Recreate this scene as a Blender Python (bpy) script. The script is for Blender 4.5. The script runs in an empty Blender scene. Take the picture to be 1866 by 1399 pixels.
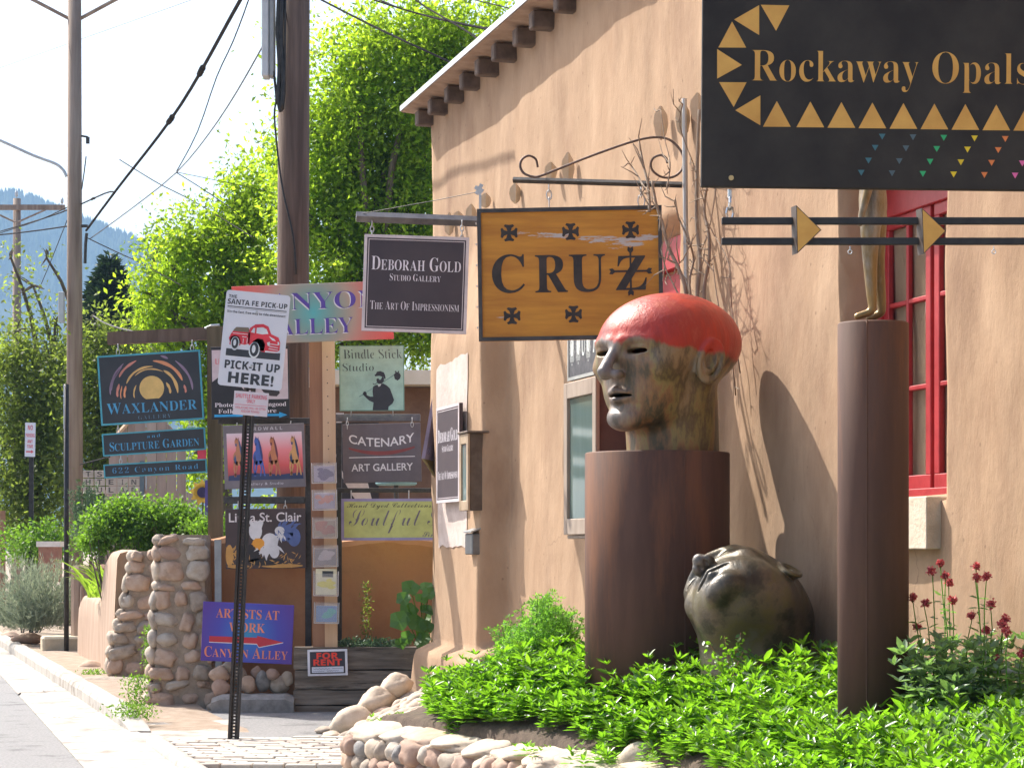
import bpy, math, random
import numpy as np
from mathutils import Vector, Matrix, noise

# ------------------------------------------------------------------ camera, sky, sun
SC = bpy.context.scene
COL = SC.collection
F = 4200.0      # focal length of the photograph in its own pixels
EYE = 1.5       # eye height
UC, VH = 933.0, 1000.0

cam = bpy.data.cameras.new('camera')
cam.sensor_width = 36.0
cam.lens = F / 1866.0 * 36.0
cam.shift_y = (VH - 699.5) / 1866.0
cam.clip_start = 0.1
cam.clip_end = 12000
cam_ob = bpy.data.objects.new('camera', cam)
cam_ob.location = (0, 0, EYE)
cam_ob.rotation_euler = (math.radians(90), 0, 0)
COL.objects.link(cam_ob)
SC.camera = cam_ob

SUN = Vector((-0.72, 0.694, 1.07)).normalized()
SUN_EL = math.asin(SUN.z)
world = bpy.data.worlds.new("World")
SC.world = world
world.use_nodes = True
wn = world.node_tree
sky = wn.nodes.new('ShaderNodeTexSky')
sky.sky_type = 'NISHITA'
sky.sun_disc = False
sky.sun_elevation = SUN_EL
sky.sun_rotation = math.atan2(SUN.x, SUN.y)
sky.altitude = 300
sky.air_density = 1.0
sky.dust_density = 5.0
sky.ozone_density = 1.0
wn.links.new(sky.outputs[0], wn.nodes['Background'].inputs[0])
wn.nodes['Background'].inputs[1].default_value = 0.15

sl = bpy.data.lights.new('sun', 'SUN')
sl.energy = 4.4
sl.angle = math.radians(0.5)
sl.color = (1.0, 0.94, 0.85)
so = bpy.data.objects.new('sun', sl)
so.rotation_euler = SUN.to_track_quat('Z', 'Y').to_euler()
so.location = SUN * 60
COL.objects.link(so)

SC.view_settings.view_transform = 'Standard'
SC.view_settings.look = 'None'
SC.view_settings.gamma = 1
SC.view_settings.use_curve_mapping = False
SC.view_settings.exposure = 1.15
SC.cycles.max_bounces = 8
SC.cycles.diffuse_bounces = 4
SC.cycles.transparent_max_bounces = 8
SC.cycles.volume_bounces = 0

random.seed(7)
rng = np.random.default_rng(11)

def P(u, v, Y):
    """photograph pixel and distance -> point of the place"""
    return Vector(((u - UC) * Y / F, Y, EYE - (v - VH) * Y / F))

# ------------------------------------------------------------------ materials
def lin(c):
    out = []
    for x in c[:3]:
        x = x / 255.0
        out.append(x / 12.92 if x <= 0.04045 else ((x + 0.055) / 1.055) ** 2.4)
    return tuple(out)

def sh(r, g, b, k=1.15):
    """real surface colour of something the photograph shows in open shade"""
    return tuple(min(0.82, c * k) for c in lin((r, g, b)))

MATS = {}
def mat(name, color, color2=None, rough=0.7, metal=0.0, scale=8.0, detail=6.0, stretch=(1, 1, 1),
        mix=(0.35, 0.65), bump=0.0, bump_scale=None, bump_dist=0.01, island=None, translucent=None,
        transl_fac=0.5, spec=0.5, coat=0.0, color3=None, scale3=2.0, mix3=(0.5, 0.7)):
    if name in MATS:
        return MATS[name]
    m = bpy.data.materials.new(name)
    m.use_nodes = True
    nt = m.node_tree
    b = nt.nodes['Principled BSDF']
    b.inputs['Roughness'].default_value = rough
    b.inputs['Metallic'].default_value = metal
    b.inputs['Specular IOR Level'].default_value = spec
    b.inputs['Coat Weight'].default_value = coat
    b.inputs['Base Color'].default_value = (*color, 1)
    tc = nt.nodes.new('ShaderNodeTexCoord')
    mp = nt.nodes.new('ShaderNodeMapping')
    mp.inputs['Scale'].default_value = stretch
    geo = nt.nodes.new('ShaderNodeNewGeometry')
    nt.links.new(geo.outputs['Position'], mp.inputs['Vector'])
    col_out = None
    if color2 is not None:
        nz = nt.nodes.new('ShaderNodeTexNoise')
        nz.inputs['Scale'].default_value = scale
        nz.inputs['Detail'].default_value = detail
        nz.inputs['Roughness'].default_value = 0.62
        nt.links.new(mp.outputs[0], nz.inputs['Vector'])
        cr = nt.nodes.new('ShaderNodeValToRGB')
        cr.color_ramp.elements[0].position = mix[0]
        cr.color_ramp.elements[1].position = mix[1]
        cr.color_ramp.elements[0].color = (*color, 1)
        cr.color_ramp.elements[1].color = (*color2, 1)
        nt.links.new(nz.outputs['Fac'], cr.inputs[0])
        col_out = cr.outputs[0]
    if color3 is not None:
        n3 = nt.nodes.new('ShaderNodeTexNoise')
        n3.inputs['Scale'].default_value = scale3
        n3.inputs['Detail'].default_value = 8
        n3.inputs['Roughness'].default_value = 0.7
        nt.links.new(mp.outputs[0], n3.inputs['Vector'])
        r3 = nt.nodes.new('ShaderNodeMapRange')
        r3.inputs['From Min'].default_value = mix3[0]
        r3.inputs['From Max'].default_value = mix3[1]
        nt.links.new(n3.outputs['Fac'], r3.inputs['Value'])
        mx = nt.nodes.new('ShaderNodeMix'); mx.data_type = 'RGBA'
        nt.links.new(r3.outputs[0], mx.inputs['Factor'])
        if col_out: nt.links.new(col_out, mx.inputs[6])
        else: mx.inputs[6].default_value = (*color, 1)
        mx.inputs[7].default_value = (*color3, 1)
        col_out = mx.outputs[2]
    if island is not None:
        cr = nt.nodes.new('ShaderNodeValToRGB')
        els = cr.color_ramp.elements
        for i, c in enumerate(island):
            p = i / max(1, len(island) - 1)
            e = els[i] if i < 2 else els.new(p)
            e.position = p; e.color = (*c, 1)
        nt.links.new(geo.outputs['Random Per Island'], cr.inputs[0])
        if col_out:
            mx = nt.nodes.new('ShaderNodeMix'); mx.data_type = 'RGBA'
            mx.blend_type = 'MULTIPLY'; mx.inputs['Factor'].default_value = 1
            nt.links.new(cr.outputs[0], mx.inputs[6]); nt.links.new(col_out, mx.inputs[7])
            col_out = mx.outputs[2]
        else:
            col_out = cr.outputs[0]
    if col_out:
        nt.links.new(col_out, b.inputs['Base Color'])
    if bump:
        bz = nt.nodes.new('ShaderNodeTexNoise')
        bz.inputs['Scale'].default_value = bump_scale or scale * 3
        bz.inputs['Detail'].default_value = 8
        bz.inputs['Roughness'].default_value = 0.65
        nt.links.new(mp.outputs[0], bz.inputs['Vector'])
        bp = nt.nodes.new('ShaderNodeBump')
        bp.inputs['Strength'].default_value = bump
        bp.inputs['Distance'].default_value = bump_dist
        nt.links.new(bz.outputs['Fac'], bp.inputs['Height'])
        nt.links.new(bp.outputs[0], b.inputs['Normal'])
    if translucent is not None:
        tr = nt.nodes.new('ShaderNodeBsdfTranslucent')
        tr.inputs[0].default_value = (*translucent, 1)
        if island is not None:
            mx = nt.nodes.new('ShaderNodeMix'); mx.data_type = 'RGBA'
            mx.blend_type = 'MULTIPLY'; mx.inputs['Factor'].default_value = 1
            hv = nt.nodes.new('ShaderNodeMapRange')
            hv.inputs['To Min'].default_value = 0.6; hv.inputs['To Max'].default_value = 1.25
            nt.links.new(geo.outputs['Random Per Island'], hv.inputs['Value'])
            nt.links.new(hv.outputs[0], mx.inputs[6]); mx.inputs[7].default_value = (*translucent, 1)
            nt.links.new(mx.outputs[2], tr.inputs[0])
        ms = nt.nodes.new('ShaderNodeMixShader')
        ms.inputs[0].default_value = transl_fac
        nt.links.new(b.outputs[0], ms.inputs[1]); nt.links.new(tr.outputs[0], ms.inputs[2])
        out = nt.nodes['Material Output']
        nt.links.new(ms.outputs[0], out.inputs['Surface'])
    MATS[name] = m
    return m

def flatm(r, g, b, rough=0.55, k=1.15):
    """printed or painted colour, named after itself"""
    n = 'paint_%d_%d_%d' % (r, g, b)
    c = sh(r, g, b, k)
    return mat(n, tuple(x * 0.80 for x in c), tuple(min(.82, x * 1.06) for x in c), rough=rough, scale=6, detail=9, mix=(.3, .6), bump=0.12, bump_dist=0.002)

# ------------------------------------------------------------------ objects
def prop(o, label=None, cat=None, group=None, kind=None):
    if label: o['label'] = label
    if cat: o['category'] = cat
    if group: o['group'] = group
    if kind: o['kind'] = kind
    return o

def thing(name, label, cat, loc=(0, 0, 0), rot=(0, 0, 0), group=None):
    o = bpy.data.objects.new(name, None)
    o.empty_display_size = 0.1
    o.location = loc
    o.rotation_euler = rot
    COL.objects.link(o)
    return prop(o, label, cat, group)

def wmat(o):
    m = Matrix.Identity(4)
    while o is not None:
        m = o.matrix_basis @ m
        o = o.parent
    return m

class MB:
    """collects shapes, builds ONE mesh object"""
    def __init__(s):
        s.v = []; s.f = []; s.mi = []; s.cur = 0
    def add(s, vs, fs):
        n = len(s.v)
        s.v.extend([tuple(x) for x in vs])
        for f in fs:
            s.f.append(tuple(i + n for i in f)); s.mi.append(s.cur)
        return s
    def box(s, c, d, rot=None, bev=0.0):
        hx, hy, hz = d[0] / 2, d[1] / 2, d[2] / 2
        c = Vector(c)
        if bev > 0:
            b = min(bev, hx * .9, hy * .9, hz * .9)
            vs = []
            idx = {}
            for sx in (-1, 1):
                for sy in (-1, 1):
                    for sz in (-1, 1):
                        idx[(sx, sy, sz)] = len(vs)
                        vs += [Vector((sx * hx, sy * (hy - b), sz * (hz - b))),
                               Vector((sx * (hx - b), sy * hy, sz * (hz - b))),
                               Vector((sx * (hx - b), sy * (hy - b), sz * hz))]
            I = lambda k, a: idx[k] + a
            fs = []
            for sx in (-1, 1):
                q = [I((sx, -1, -1), 0), I((sx, 1, -1), 0), I((sx, 1, 1), 0), I((sx, -1, 1), 0)]
                fs.append(q if sx > 0 else q[::-1])
            for sy in (-1, 1):
                q = [I((-1, sy, -1), 1), I((1, sy, -1), 1), I((1, sy, 1), 1), I((-1, sy, 1), 1)]
                fs.append(q if sy < 0 else q[::-1])
            for sz in (-1, 1):
                q = [I((-1, -1, sz), 2), I((1, -1, sz), 2), I((1, 1, sz), 2), I((-1, 1, sz), 2)]
                fs.append(q if sz > 0 else q[::-1])
            for a in (-1, 1):
                for c2 in (-1, 1):
                    q = [I((a, c2, -1), 0), I((a, c2, -1), 1), I((a, c2, 1), 1), I((a, c2, 1), 0)]
                    fs.append(q if a * c2 < 0 else q[::-1])
                    q = [I((a, -1, c2), 0), I((a, -1, c2), 2), I((a, 1, c2), 2), I((a, 1, c2), 0)]
                    fs.append(q if a * c2 > 0 else q[::-1])
                    q = [I((-1, a, c2), 1), I((-1, a, c2), 2), I((1, a, c2), 2), I((1, a, c2), 1)]
                    fs.append(q if a * c2 < 0 else q[::-1])
                    for d2 in (-1, 1):
                        t = [I((a, c2, d2), 0), I((a, c2, d2), 1), I((a, c2, d2), 2)]
                        fs.append(t if a * c2 * d2 > 0 else t[::-1])
        else:
            vs = [Vector((x, y, z)) for x in (-hx, hx) for y in (-hy, hy) for z in (-hz, hz)]
            fs = [(0, 1, 3, 2), (4, 6, 7, 5), (0, 4, 5, 1), (2, 3, 7, 6), (0, 2, 6, 4), (1, 5, 7, 3)]
        if rot is not None:
            vs = [rot @ v for v in vs]
        return s.add([v + c for v in vs], fs)
    def tube(s, pts, r, n=8, cap=True):
        pts = [Vector(p) for p in pts]
        rs = r if isinstance(r, (list, tuple)) else [r] * len(pts)
        vs = []; fs = []
        up = None
        for i, p in enumerate(pts):
            d = (pts[min(i + 1, len(pts) - 1)] - pts[max(i - 1, 0)])
            if d.length < 1e-9: d = Vector((0, 0, 1))
            d.normalize()
            if up is None:
                a = Vector((0, 0, 1)) if abs(d.z) < .9 else Vector((1, 0, 0))
                x = d.cross(a).normalized()
            else:
                x = (up - d * up.dot(d)).normalized()
            up = x
            y = d.cross(x)
            for k in range(n):
                t = 2 * math.pi * k / n
                vs.append(p + (x * math.cos(t) + y * math.sin(t)) * rs[i])
        for i in range(len(pts) - 1):
            for k in range(n):
                a = i * n + k; b = i * n + (k + 1) % n
                fs.append((a, b, b + n, a + n))
        if cap:
            fs.append(tuple(range(n))[::-1]); fs.append(tuple(range((len(pts) - 1) * n, len(pts) * n)))
        return s.add(vs, fs)
    def lathe(s, prof, c, n=32):
        c = Vector(c); vs = []; fs = []
        for r, z in prof:
            for k in range(n):
                t = 2 * math.pi * k / n
                vs.append(c + Vector((r * math.cos(t), r * math.sin(t), z)))
        m = len(prof)
        for i in range(m - 1):
            for k in range(n):
                a = i * n + k; b = i * n + (k + 1) % n
                fs.append((a, b, b + n, a + n))
        fs.append(tuple(range(n))[::-1]); fs.append(tuple(range((m - 1) * n, m * n)))
        return s.add(vs, fs)
    def build(s, name, m, parent=None, smooth=False, world=True):
        me = bpy.data.meshes.new(name)
        vs = s.v
        if parent is not None and world:
            inv = wmat(parent).inverted()
            vs = [inv @ Vector(v) for v in vs]
        me.from_pydata([tuple(v) for v in vs], [], s.f)
        for x in (m if isinstance(m, (list, tuple)) else [m]):
            me.materials.append(x)
        if isinstance(m, (list, tuple)):
            me.polygons.foreach_set('material_index', s.mi)
        me.update()
        if smooth:
            me.shade_smooth()
        o = bpy.data.objects.new(name, me)
        COL.objects.link(o)
        o.parent = parent
        return o

def np_mesh(name, V, Fq, m, parent=None, smooth=False):
    """big mesh straight from numpy arrays (every face the same number of corners)"""
    me = bpy.data.meshes.new(name)
    nv, nf, k = len(V), len(Fq), Fq.shape[1]
    me.vertices.add(nv)
    me.vertices.foreach_set('co', np.ascontiguousarray(V, dtype=np.float32).ravel())
    me.loops.add(nf * k)
    me.loops.foreach_set('vertex_index', np.ascontiguousarray(Fq, dtype=np.int32).ravel())
    me.polygons.add(nf)
    me.polygons.foreach_set('loop_start', np.arange(0, nf * k, k, dtype=np.int32))
    me.update(calc_edges=True)
    me.validate()
    for x in (m if isinstance(m, (list, tuple)) else [m]):
        me.materials.append(x)
    if smooth: me.shade_smooth()
    o = bpy.data.objects.new(name, me)
    COL.objects.link(o)
    o.parent = parent
    return o

# ------------------------------------------------------------------ lettering
def _mp(t, A, a, d):
    o = ''
    for ch in t:
        if 'A' <= ch <= 'Z': o += chr(A + ord(ch) - 65)
        elif 'a' <= ch <= 'z': o += chr(a + ord(ch) - 97)
        elif ch.isdigit() and d: o += chr(d + ord(ch) - 48)
        else: o += ch
    return o
STY = {'serif': (0x1D400, 0x1D41A, 0x1D7CE), 'script': (0x1D4D0, 0x1D4EA, 0), 'bold': (0x1D5D4, 0x1D5EE, 0x1D7EC),
       'outline': (0x1D538, 0x1D552, 0x1D7D8), 'italic': (0x1D468, 0x1D482, 0)}
_tc = {}
def glyphs(body, style=None, off=0.0, space=1.0):
    key = (body, style, off, space)
    if key in _tc: return _tc[key]
    cu = bpy.data.curves.new('lettering', 'FONT')
    cu.body = _mp(body, *STY[style]) if style else body
    cu.offset = off
    cu.space_character = space
    cu.resolution_u = 4
    ob = bpy.data.objects.new('lettering', cu)
    COL.objects.link(ob)
    dg = bpy.context.evaluated_depsgraph_get()
    me = bpy.data.meshes.new_from_object(ob.evaluated_get(dg))
    vs = [(v.co.x, v.co.y) for v in me.vertices]
    fs = [tuple(p.vertices) for p in me.polygons]
    bpy.data.objects.remove(ob); bpy.data.curves.remove(cu); bpy.data.meshes.remove(me)
    _tc[key] = (vs, fs)
    return _tc[key]

class Sign:
    """a board hung in the place; drawn in photograph pixels about its centre (u, v)"""
    def __init__(s, name, label, u, v, w, h, Y, mats, roll=0.0, yaw=0.0, pitch=0.0, th=0.02, cat='sign', group=None, bev=0.003, board='board', zfix=None):
        s.u, s.v, s.s, s.roll, s.th = u, v, Y / F, math.radians(roll), th
        s.w, s.h = w, h
        s.root = thing(name, label, cat, P(u, v, Y), (math.radians(pitch), 0, 0), group)
        s.root.rotation_mode = 'XYZ'
        # roll in the picture plane (about local Y), then yaw about the vertical
        q = Matrix.Rotation(math.radians(yaw), 4, 'Z') @ Matrix.Rotation(math.radians(pitch), 4, 'X') @ Matrix.Rotation(s.roll, 4, 'Y')
        s.root.rotation_euler = q.to_euler()
        if board:
            b = MB(); b.box((0, 0, 0), (w * s.s, th, h * s.s), bev=bev)
            s.board = b.build(board, mats, s.root, world=False)
    def pt(s, pu, pv, layer=1):
        """photograph pixel -> local"""
        du, dv = pu - s.u, pv - s.v
        c, n = math.cos(s.roll), math.sin(s.roll)
        lx = c * du + n * dv
        lv = -n * du + c * dv
        return (lx * s.s, -s.th / 2 - 0.0012 * layer, -lv * s.s)
    def lp(s, a, b, layer=1):
        """board pixel about the centre (a right, b down) -> local"""
        return (a * s.s, -s.th / 2 - 0.0012 * layer, -b * s.s)
    def poly(s, pts, m, name='print', layer=1, world_px=False, mb=None):
        f = s.pt if world_px else s.lp
        own = mb is None
        mb = mb or MB()
        mb.add([f(x, y, layer) for x, y in pts], [tuple(range(len(pts)))[::-1]])
        if own: return mb.build(name, m, s.root, world=False)
        return mb
    def text(s, mb, body, cx, cy, w, h, style=None, off=0.0, layer=2, space=1.0, warp=None):
        vs, fs = glyphs(body, style, off, space)
        xs = [v[0] for v in vs]; ys = [v[1] for v in vs]
        x0, x1, y0, y1 = min(xs), max(xs), min(ys), max(ys)
        out = []
        for x, y in vs:
            a = cx + ((x - x0) / (x1 - x0) - .5) * w
            b = cy - ((y - y0) / (y1 - y0) - .5) * h
            if warp: a, b = warp(a, b)
            out.append(s.lp(a, b, layer))
        mb.add(out, fs)
        return mb
    def caps(s, mb, body, x0, base, x1, hbig, small=.78, style='serif', off=-.006, layer=2, warp=None):
        """small capitals: word initials large, fitted between x0 and x1"""
        items = []; x = 0.0
        for wi, word in enumerate(body.split(' ')):
            if wi: x += .30
            for k, ch in enumerate(word):
                vs, fs = glyphs(ch, style, off)
                if not vs: x += .2; continue
                sc = 1.0 if k == 0 and small != 1 else small if small != 1 else 1.0
                xs = [v[0] for v in vs]; a0, a1 = min(xs), max(xs)
                items.append((vs, fs, x - a0 * sc, sc)); x += (a1 - a0) * sc + .055
        tot = x - .055
        kx = (x1 - x0) / tot; kz = hbig / .68
        for vs, fs, ox, sc in items:
            out = []
            for vx, vy in vs:
                a = x0 + (ox + vx * sc) * kx; b = base - vy * sc * kz
                if warp: a, b = warp(a, b)
                out.append(s.lp(a, b, layer))
            mb.add(out, fs)
        return mb
    def frame(s, m, bw, depth=0.006, inset=0, name='frame', layer=0):
        w, h = s.w / 2 - inset, s.h / 2 - inset
        mb = MB(); k = s.s
        y = -s.th / 2 - depth / 2 - layer * .001
        mb.box((0, y, (h - bw / 2) * k), (2 * w * k, depth, bw * k))
        mb.box((0, y, -(h - bw / 2) * k), (2 * w * k, depth, bw * k))
        for sx in (-1, 1):
            mb.box((sx * (w - bw / 2) * k, y, 0), (bw * k, depth, (2 * h - 2 * bw) * k))
        return mb.build(name, m, s.root, world=False)
    def put(s, mb, name, m, smooth=False):
        return mb.build(name, m, s.root, world=False, smooth=smooth)

def chain(mb, a, b, r=0.006, link=0.03):
    """links from a to b"""
    a = Vector(a); b = Vector(b); d = b - a; n = max(2, int(d.length / link))
    z = d.normalized(); x = z.cross(Vector((0, 1, 0.01))).normalized(); y = z.cross(x)
    for i in range(n):
        c = a + d * ((i + .5) / n); L = d.length / n * .68
        w = x if i % 2 else y
        pts = [c + z * (math.cos(t) * L) + w * (math.sin(t) * L * .5) for t in [2 * math.pi * k / 8 for k in range(9)]]
        mb.tube(pts, r * .35, 5, cap=False)
    return mb

# facade line of the big adobe building
X0 = 4.85
FT = Vector((-0.2562, 0.9666, 0)); FN = Vector((-0.9666, -0.2562, 0))
def FP(Y, z, out=0.0):
    return Vector((X0 - 0.265 * Y, Y, z)) + FN * out
def FY(u, out=0.0):
    """distance at which the facade shows in picture column u"""
    return (X0 - out / 0.9666) * F / (u - UC + 0.265 * F)

HROT = (-14, -77, -30)
HPOS = (1362, 1110)
HNECK = (.05, -.1, -1)
HAZE = 0.00027

def sstep(a, b, x):
    t = max(0.0, min(1.0, (x - a) / (b - a)))
    return t * t * (3 - 2 * t)
# ------------------------------------------------------------------ materials of the setting
ADOBE = mat('adobe_plaster', (.33, .213, .132), (.43, .295, .192), rough=.92, scale=3.0, stretch=(1, 1, .5), mix=(.30, .70), detail=9,
            bump=.5, bump_scale=16, bump_dist=.014, spec=.2, color3=(.25, .155, .10), scale3=1.2, mix3=(.50, .74))
ADOBE_RED = mat('orange_plaster', (.40, .19, .095), (.50, .27, .14), rough=.9, scale=2.2, bump=.3, bump_scale=18, spec=.2,
                color3=(.30, .15, .08), scale3=1.1, mix3=(.48, .7))
ADOBE_PINK = mat('pink_adobe_plaster', (.36, .25, .185), (.45, .33, .25), rough=.9, scale=4, bump=.4, bump_scale=18, stretch=(1, 1, .3), spec=.2)
ASPHALT = mat('asphalt', (.15, .15, .155), (.26, .255, .25), rough=.9, scale=45, detail=10, bump=.7, bump_scale=120, bump_dist=.006,
              color3=(.10, .10, .10), scale3=1.6, mix3=(.54, .66))
CONCRETE = mat('pale_concrete', (.33, .30, .265), (.43, .40, .36), rough=.9, scale=5, bump=.4, bump_scale=50, bump_dist=.004,
               color3=(.20, .17, .14), scale3=2.4, mix3=(.52, .66), detail=10)
DIRT = mat('dry_dirt', (.27, .20, .145), (.38, .30, .23), rough=1, scale=7, bump=.9, bump_scale=30, bump_dist=.02)
MORTAR = mat('sandy_mortar', (.27, .21, .155), (.39, .31, .235), rough=.95, scale=14, bump=.9, bump_scale=40, bump_dist=.015)
WOODDK = mat('weathered_dark_wood', (.10, .065, .045), (.19, .13, .095), rough=.85, scale=9, stretch=(1, 1, .12), bump=.7, bump_scale=20)
WOODPOLE = mat('utility_pole_wood', (.075, .045, .032), (.15, .095, .068), rough=.85, scale=14, stretch=(1, 1, .06), bump=.8, bump_scale=26, bump_dist=.008,
               color3=(.20, .15, .12), scale3=4, mix3=(.55, .75))
WOODFAR = mat('grey_brown_pole_wood', (.20, .14, .105), (.32, .25, .20), rough=.85, scale=10, stretch=(1, 1, .06), bump=.6, bump_scale=20)
WOODPALE = mat('pale_new_lumber', (.55, .36, .22), (.64, .46, .30), rough=.75, scale=9, stretch=(1, 1, .08), bump=.3)
WOODRED = mat('reddish_lumber', (.26, .125, .07), (.34, .18, .105), rough=.8, scale=9, stretch=(1, 1, .08), bump=.3)
TIMBER = mat('old_railway_timber', (.12, .095, .075), (.27, .225, .18), rough=.95, scale=6, stretch=(.22, 1, 2.4), bump=1, bump_scale=9, bump_dist=.02,
             color3=(.035, .028, .022), scale3=5, mix3=(.56, .66))
METALDK = mat('dark_painted_steel', (.035, .033, .034), (.07, .064, .06), rough=.5, scale=20, bump=.2, metal=.3)
GALV = mat('galvanised_steel', (.42, .44, .46), (.55, .57, .58), rough=.45, metal=.6, scale=12)
BLACKM = mat('black_steel', (.018, .017, .018), (.04, .036, .034), rough=.42, scale=14, metal=.4)
REDPAINT = mat('red_window_paint', (.30, .014, .018), (.40, .03, .035), rough=.45, scale=7, bump=.2, color3=(.32, .02, .025), scale3=9, mix3=(.55, .7))
IRON = mat('rusted_steel_skin', (.068, .036, .027), (.115, .062, .044), rough=.7, spec=.25, scale=4.5, stretch=(1, 1, .14), mix=(.35, .65), detail=9, bump=.15,
           color3=(.19, .082, .04), scale3=2.6, mix3=(.50, .68))

def weather_adobe(m):
    """hairline cracks, small pits and rain streaks in the plaster"""
    nt = m.node_tree; b = nt.nodes['Principled BSDF']
    src = b.inputs['Base Color'].links[0].from_socket
    geo = nt.nodes.new('ShaderNodeNewGeometry')
    wob = nt.nodes.new('ShaderNodeTexNoise'); wob.inputs['Scale'].default_value = 2.6; wob.inputs['Detail'].default_value = 5
    nt.links.new(geo.outputs['Position'], wob.inputs['Vector'])
    ad = nt.nodes.new('ShaderNodeVectorMath'); ad.operation = 'MULTIPLY_ADD'; ad.inputs[1].default_value = (.55, .55, .55)
    nt.links.new(wob.outputs['Color'], ad.inputs[0]); nt.links.new(geo.outputs['Position'], ad.inputs[2])
    vo = nt.nodes.new('ShaderNodeTexVoronoi'); vo.feature = 'DISTANCE_TO_EDGE'; vo.inputs['Scale'].default_value = .9
    nt.links.new(ad.outputs[0], vo.inputs['Vector'])
    mr = nt.nodes.new('ShaderNodeMapRange'); mr.inputs['From Min'].default_value = .0; mr.inputs['From Max'].default_value = .006; mr.inputs['To Min'].default_value = 1; mr.inputs['To Max'].default_value = 0
    nt.links.new(vo.outputs['Distance'], mr.inputs['Value'])
    msk = nt.nodes.new('ShaderNodeTexNoise'); msk.inputs['Scale'].default_value = .8; nt.links.new(geo.outputs['Position'], msk.inputs['Vector'])
    mk = nt.nodes.new('ShaderNodeMapRange'); mk.inputs['From Min'].default_value = .52; mk.inputs['From Max'].default_value = .58; mk.inputs['To Max'].default_value = .55
    nt.links.new(msk.outputs['Fac'], mk.inputs['Value'])
    mu = nt.nodes.new('ShaderNodeMath'); mu.operation = 'MULTIPLY'; nt.links.new(mr.outputs[0], mu.inputs[0]); nt.links.new(mk.outputs[0], mu.inputs[1])
    pit = nt.nodes.new('ShaderNodeTexVoronoi'); pit.inputs['Scale'].default_value = 7; nt.links.new(geo.outputs['Position'], pit.inputs['Vector'])
    pm = nt.nodes.new('ShaderNodeMapRange'); pm.inputs['From Min'].default_value = .05; pm.inputs['From Max'].default_value = .085; pm.inputs['To Min'].default_value = .45; pm.inputs['To Max'].default_value = 0
    nt.links.new(pit.outputs['Distance'], pm.inputs['Value'])
    mx_ = nt.nodes.new('ShaderNodeMath'); mx_.operation = 'MAXIMUM'; nt.links.new(mu.outputs[0], mx_.inputs[0]); nt.links.new(pm.outputs[0], mx_.inputs[1])
    mx = nt.nodes.new('ShaderNodeMix'); mx.data_type = 'RGBA'; nt.links.new(mx_.outputs[0], mx.inputs['Factor'])
    nt.links.new(src, mx.inputs[6]); mx.inputs[7].default_value = (.13, .08, .055, 1)
    nt.links.new(mx.outputs[2], b.inputs['Base Color'])
weather_adobe(ADOBE)
STONE_MATS = []
for i, (a, b) in enumerate([((.40, .27, .19), (.50, .37, .28)), ((.30, .20, .15), (.42, .30, .24)), ((.36, .30, .24), (.48, .42, .35)),
                            ((.19, .18, .17), (.31, .295, .28)), ((.45, .36, .27), (.56, .47, .37)), ((.33, .21, .155), (.42, .29, .22)),
                            ((.26, .21, .165), (.40, .33, .26))]):
    STONE_MATS.append(mat('river_stone_%s' % 'tan brown buff slate cream rose olive'.split()[i], a, b, rough=.85, scale=11, bump=.5,
                          bump_scale=30, bump_dist=.008, color3=tuple(x * .55 for x in a), scale3=7, mix3=(.56, .75), detail=8))
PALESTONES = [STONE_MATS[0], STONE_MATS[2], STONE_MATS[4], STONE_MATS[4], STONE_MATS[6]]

# ------------------------------------------------------------------ stones (shared meshes)
import bmesh
def stone_mesh(k, sub=3, rough=.22, blocky=.0):
    bm = bmesh.new()
    bmesh.ops.create_icosphere(bm, subdivisions=sub, radius=.5)
    off = Vector((k * 7.3, k * 3.1, k * 1.7))
    for v in bm.verts:
        d = v.co.normalized()
        if blocky:
            p = 2 + blocky * 4
            n_ = (abs(d.x) ** p + abs(d.y) ** p + abs(d.z) ** p) ** (1 / p)
            d = d / n_
        n = noise.noise(d * 1.3 + off) * rough + noise.noise(d * 3.1 + off) * rough * .4
        v.co = d * .5 * (1 + n)
    me = bpy.data.meshes.new('stone')
    bm.to_mesh(me); bm.free()
    me.shade_smooth()
    return me
ROUND = {}
BLOCK = {}
def stone(parent, loc, dims, rot=(0, 0, 0), m=None, k=None, blocky=False, name='stone', label=None):
    """one stone; mesh data shared between alike stones of one colour"""
    k = random.randrange(5) if k is None else k
    m = m or random.choice(STONE_MATS)
    dct = BLOCK if blocky else ROUND
    key = (k, m.name)
    if key not in dct:
        me = stone_mesh(k + (20 if blocky else 0), 3, .26 if blocky else .20, .35 if blocky else 0)
        me.materials.append(m)
        dct[key] = me
    o = bpy.data.objects.new(name, dct[key])
    COL.objects.link(o)
    L = Vector(loc)
    if parent is not None:
        o.parent = parent
        L = wmat(parent).inverted() @ L
    o.location = L
    o.rotation_euler = rot
    o.scale = dims
    if label: o['label'] = label
    return o

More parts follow.
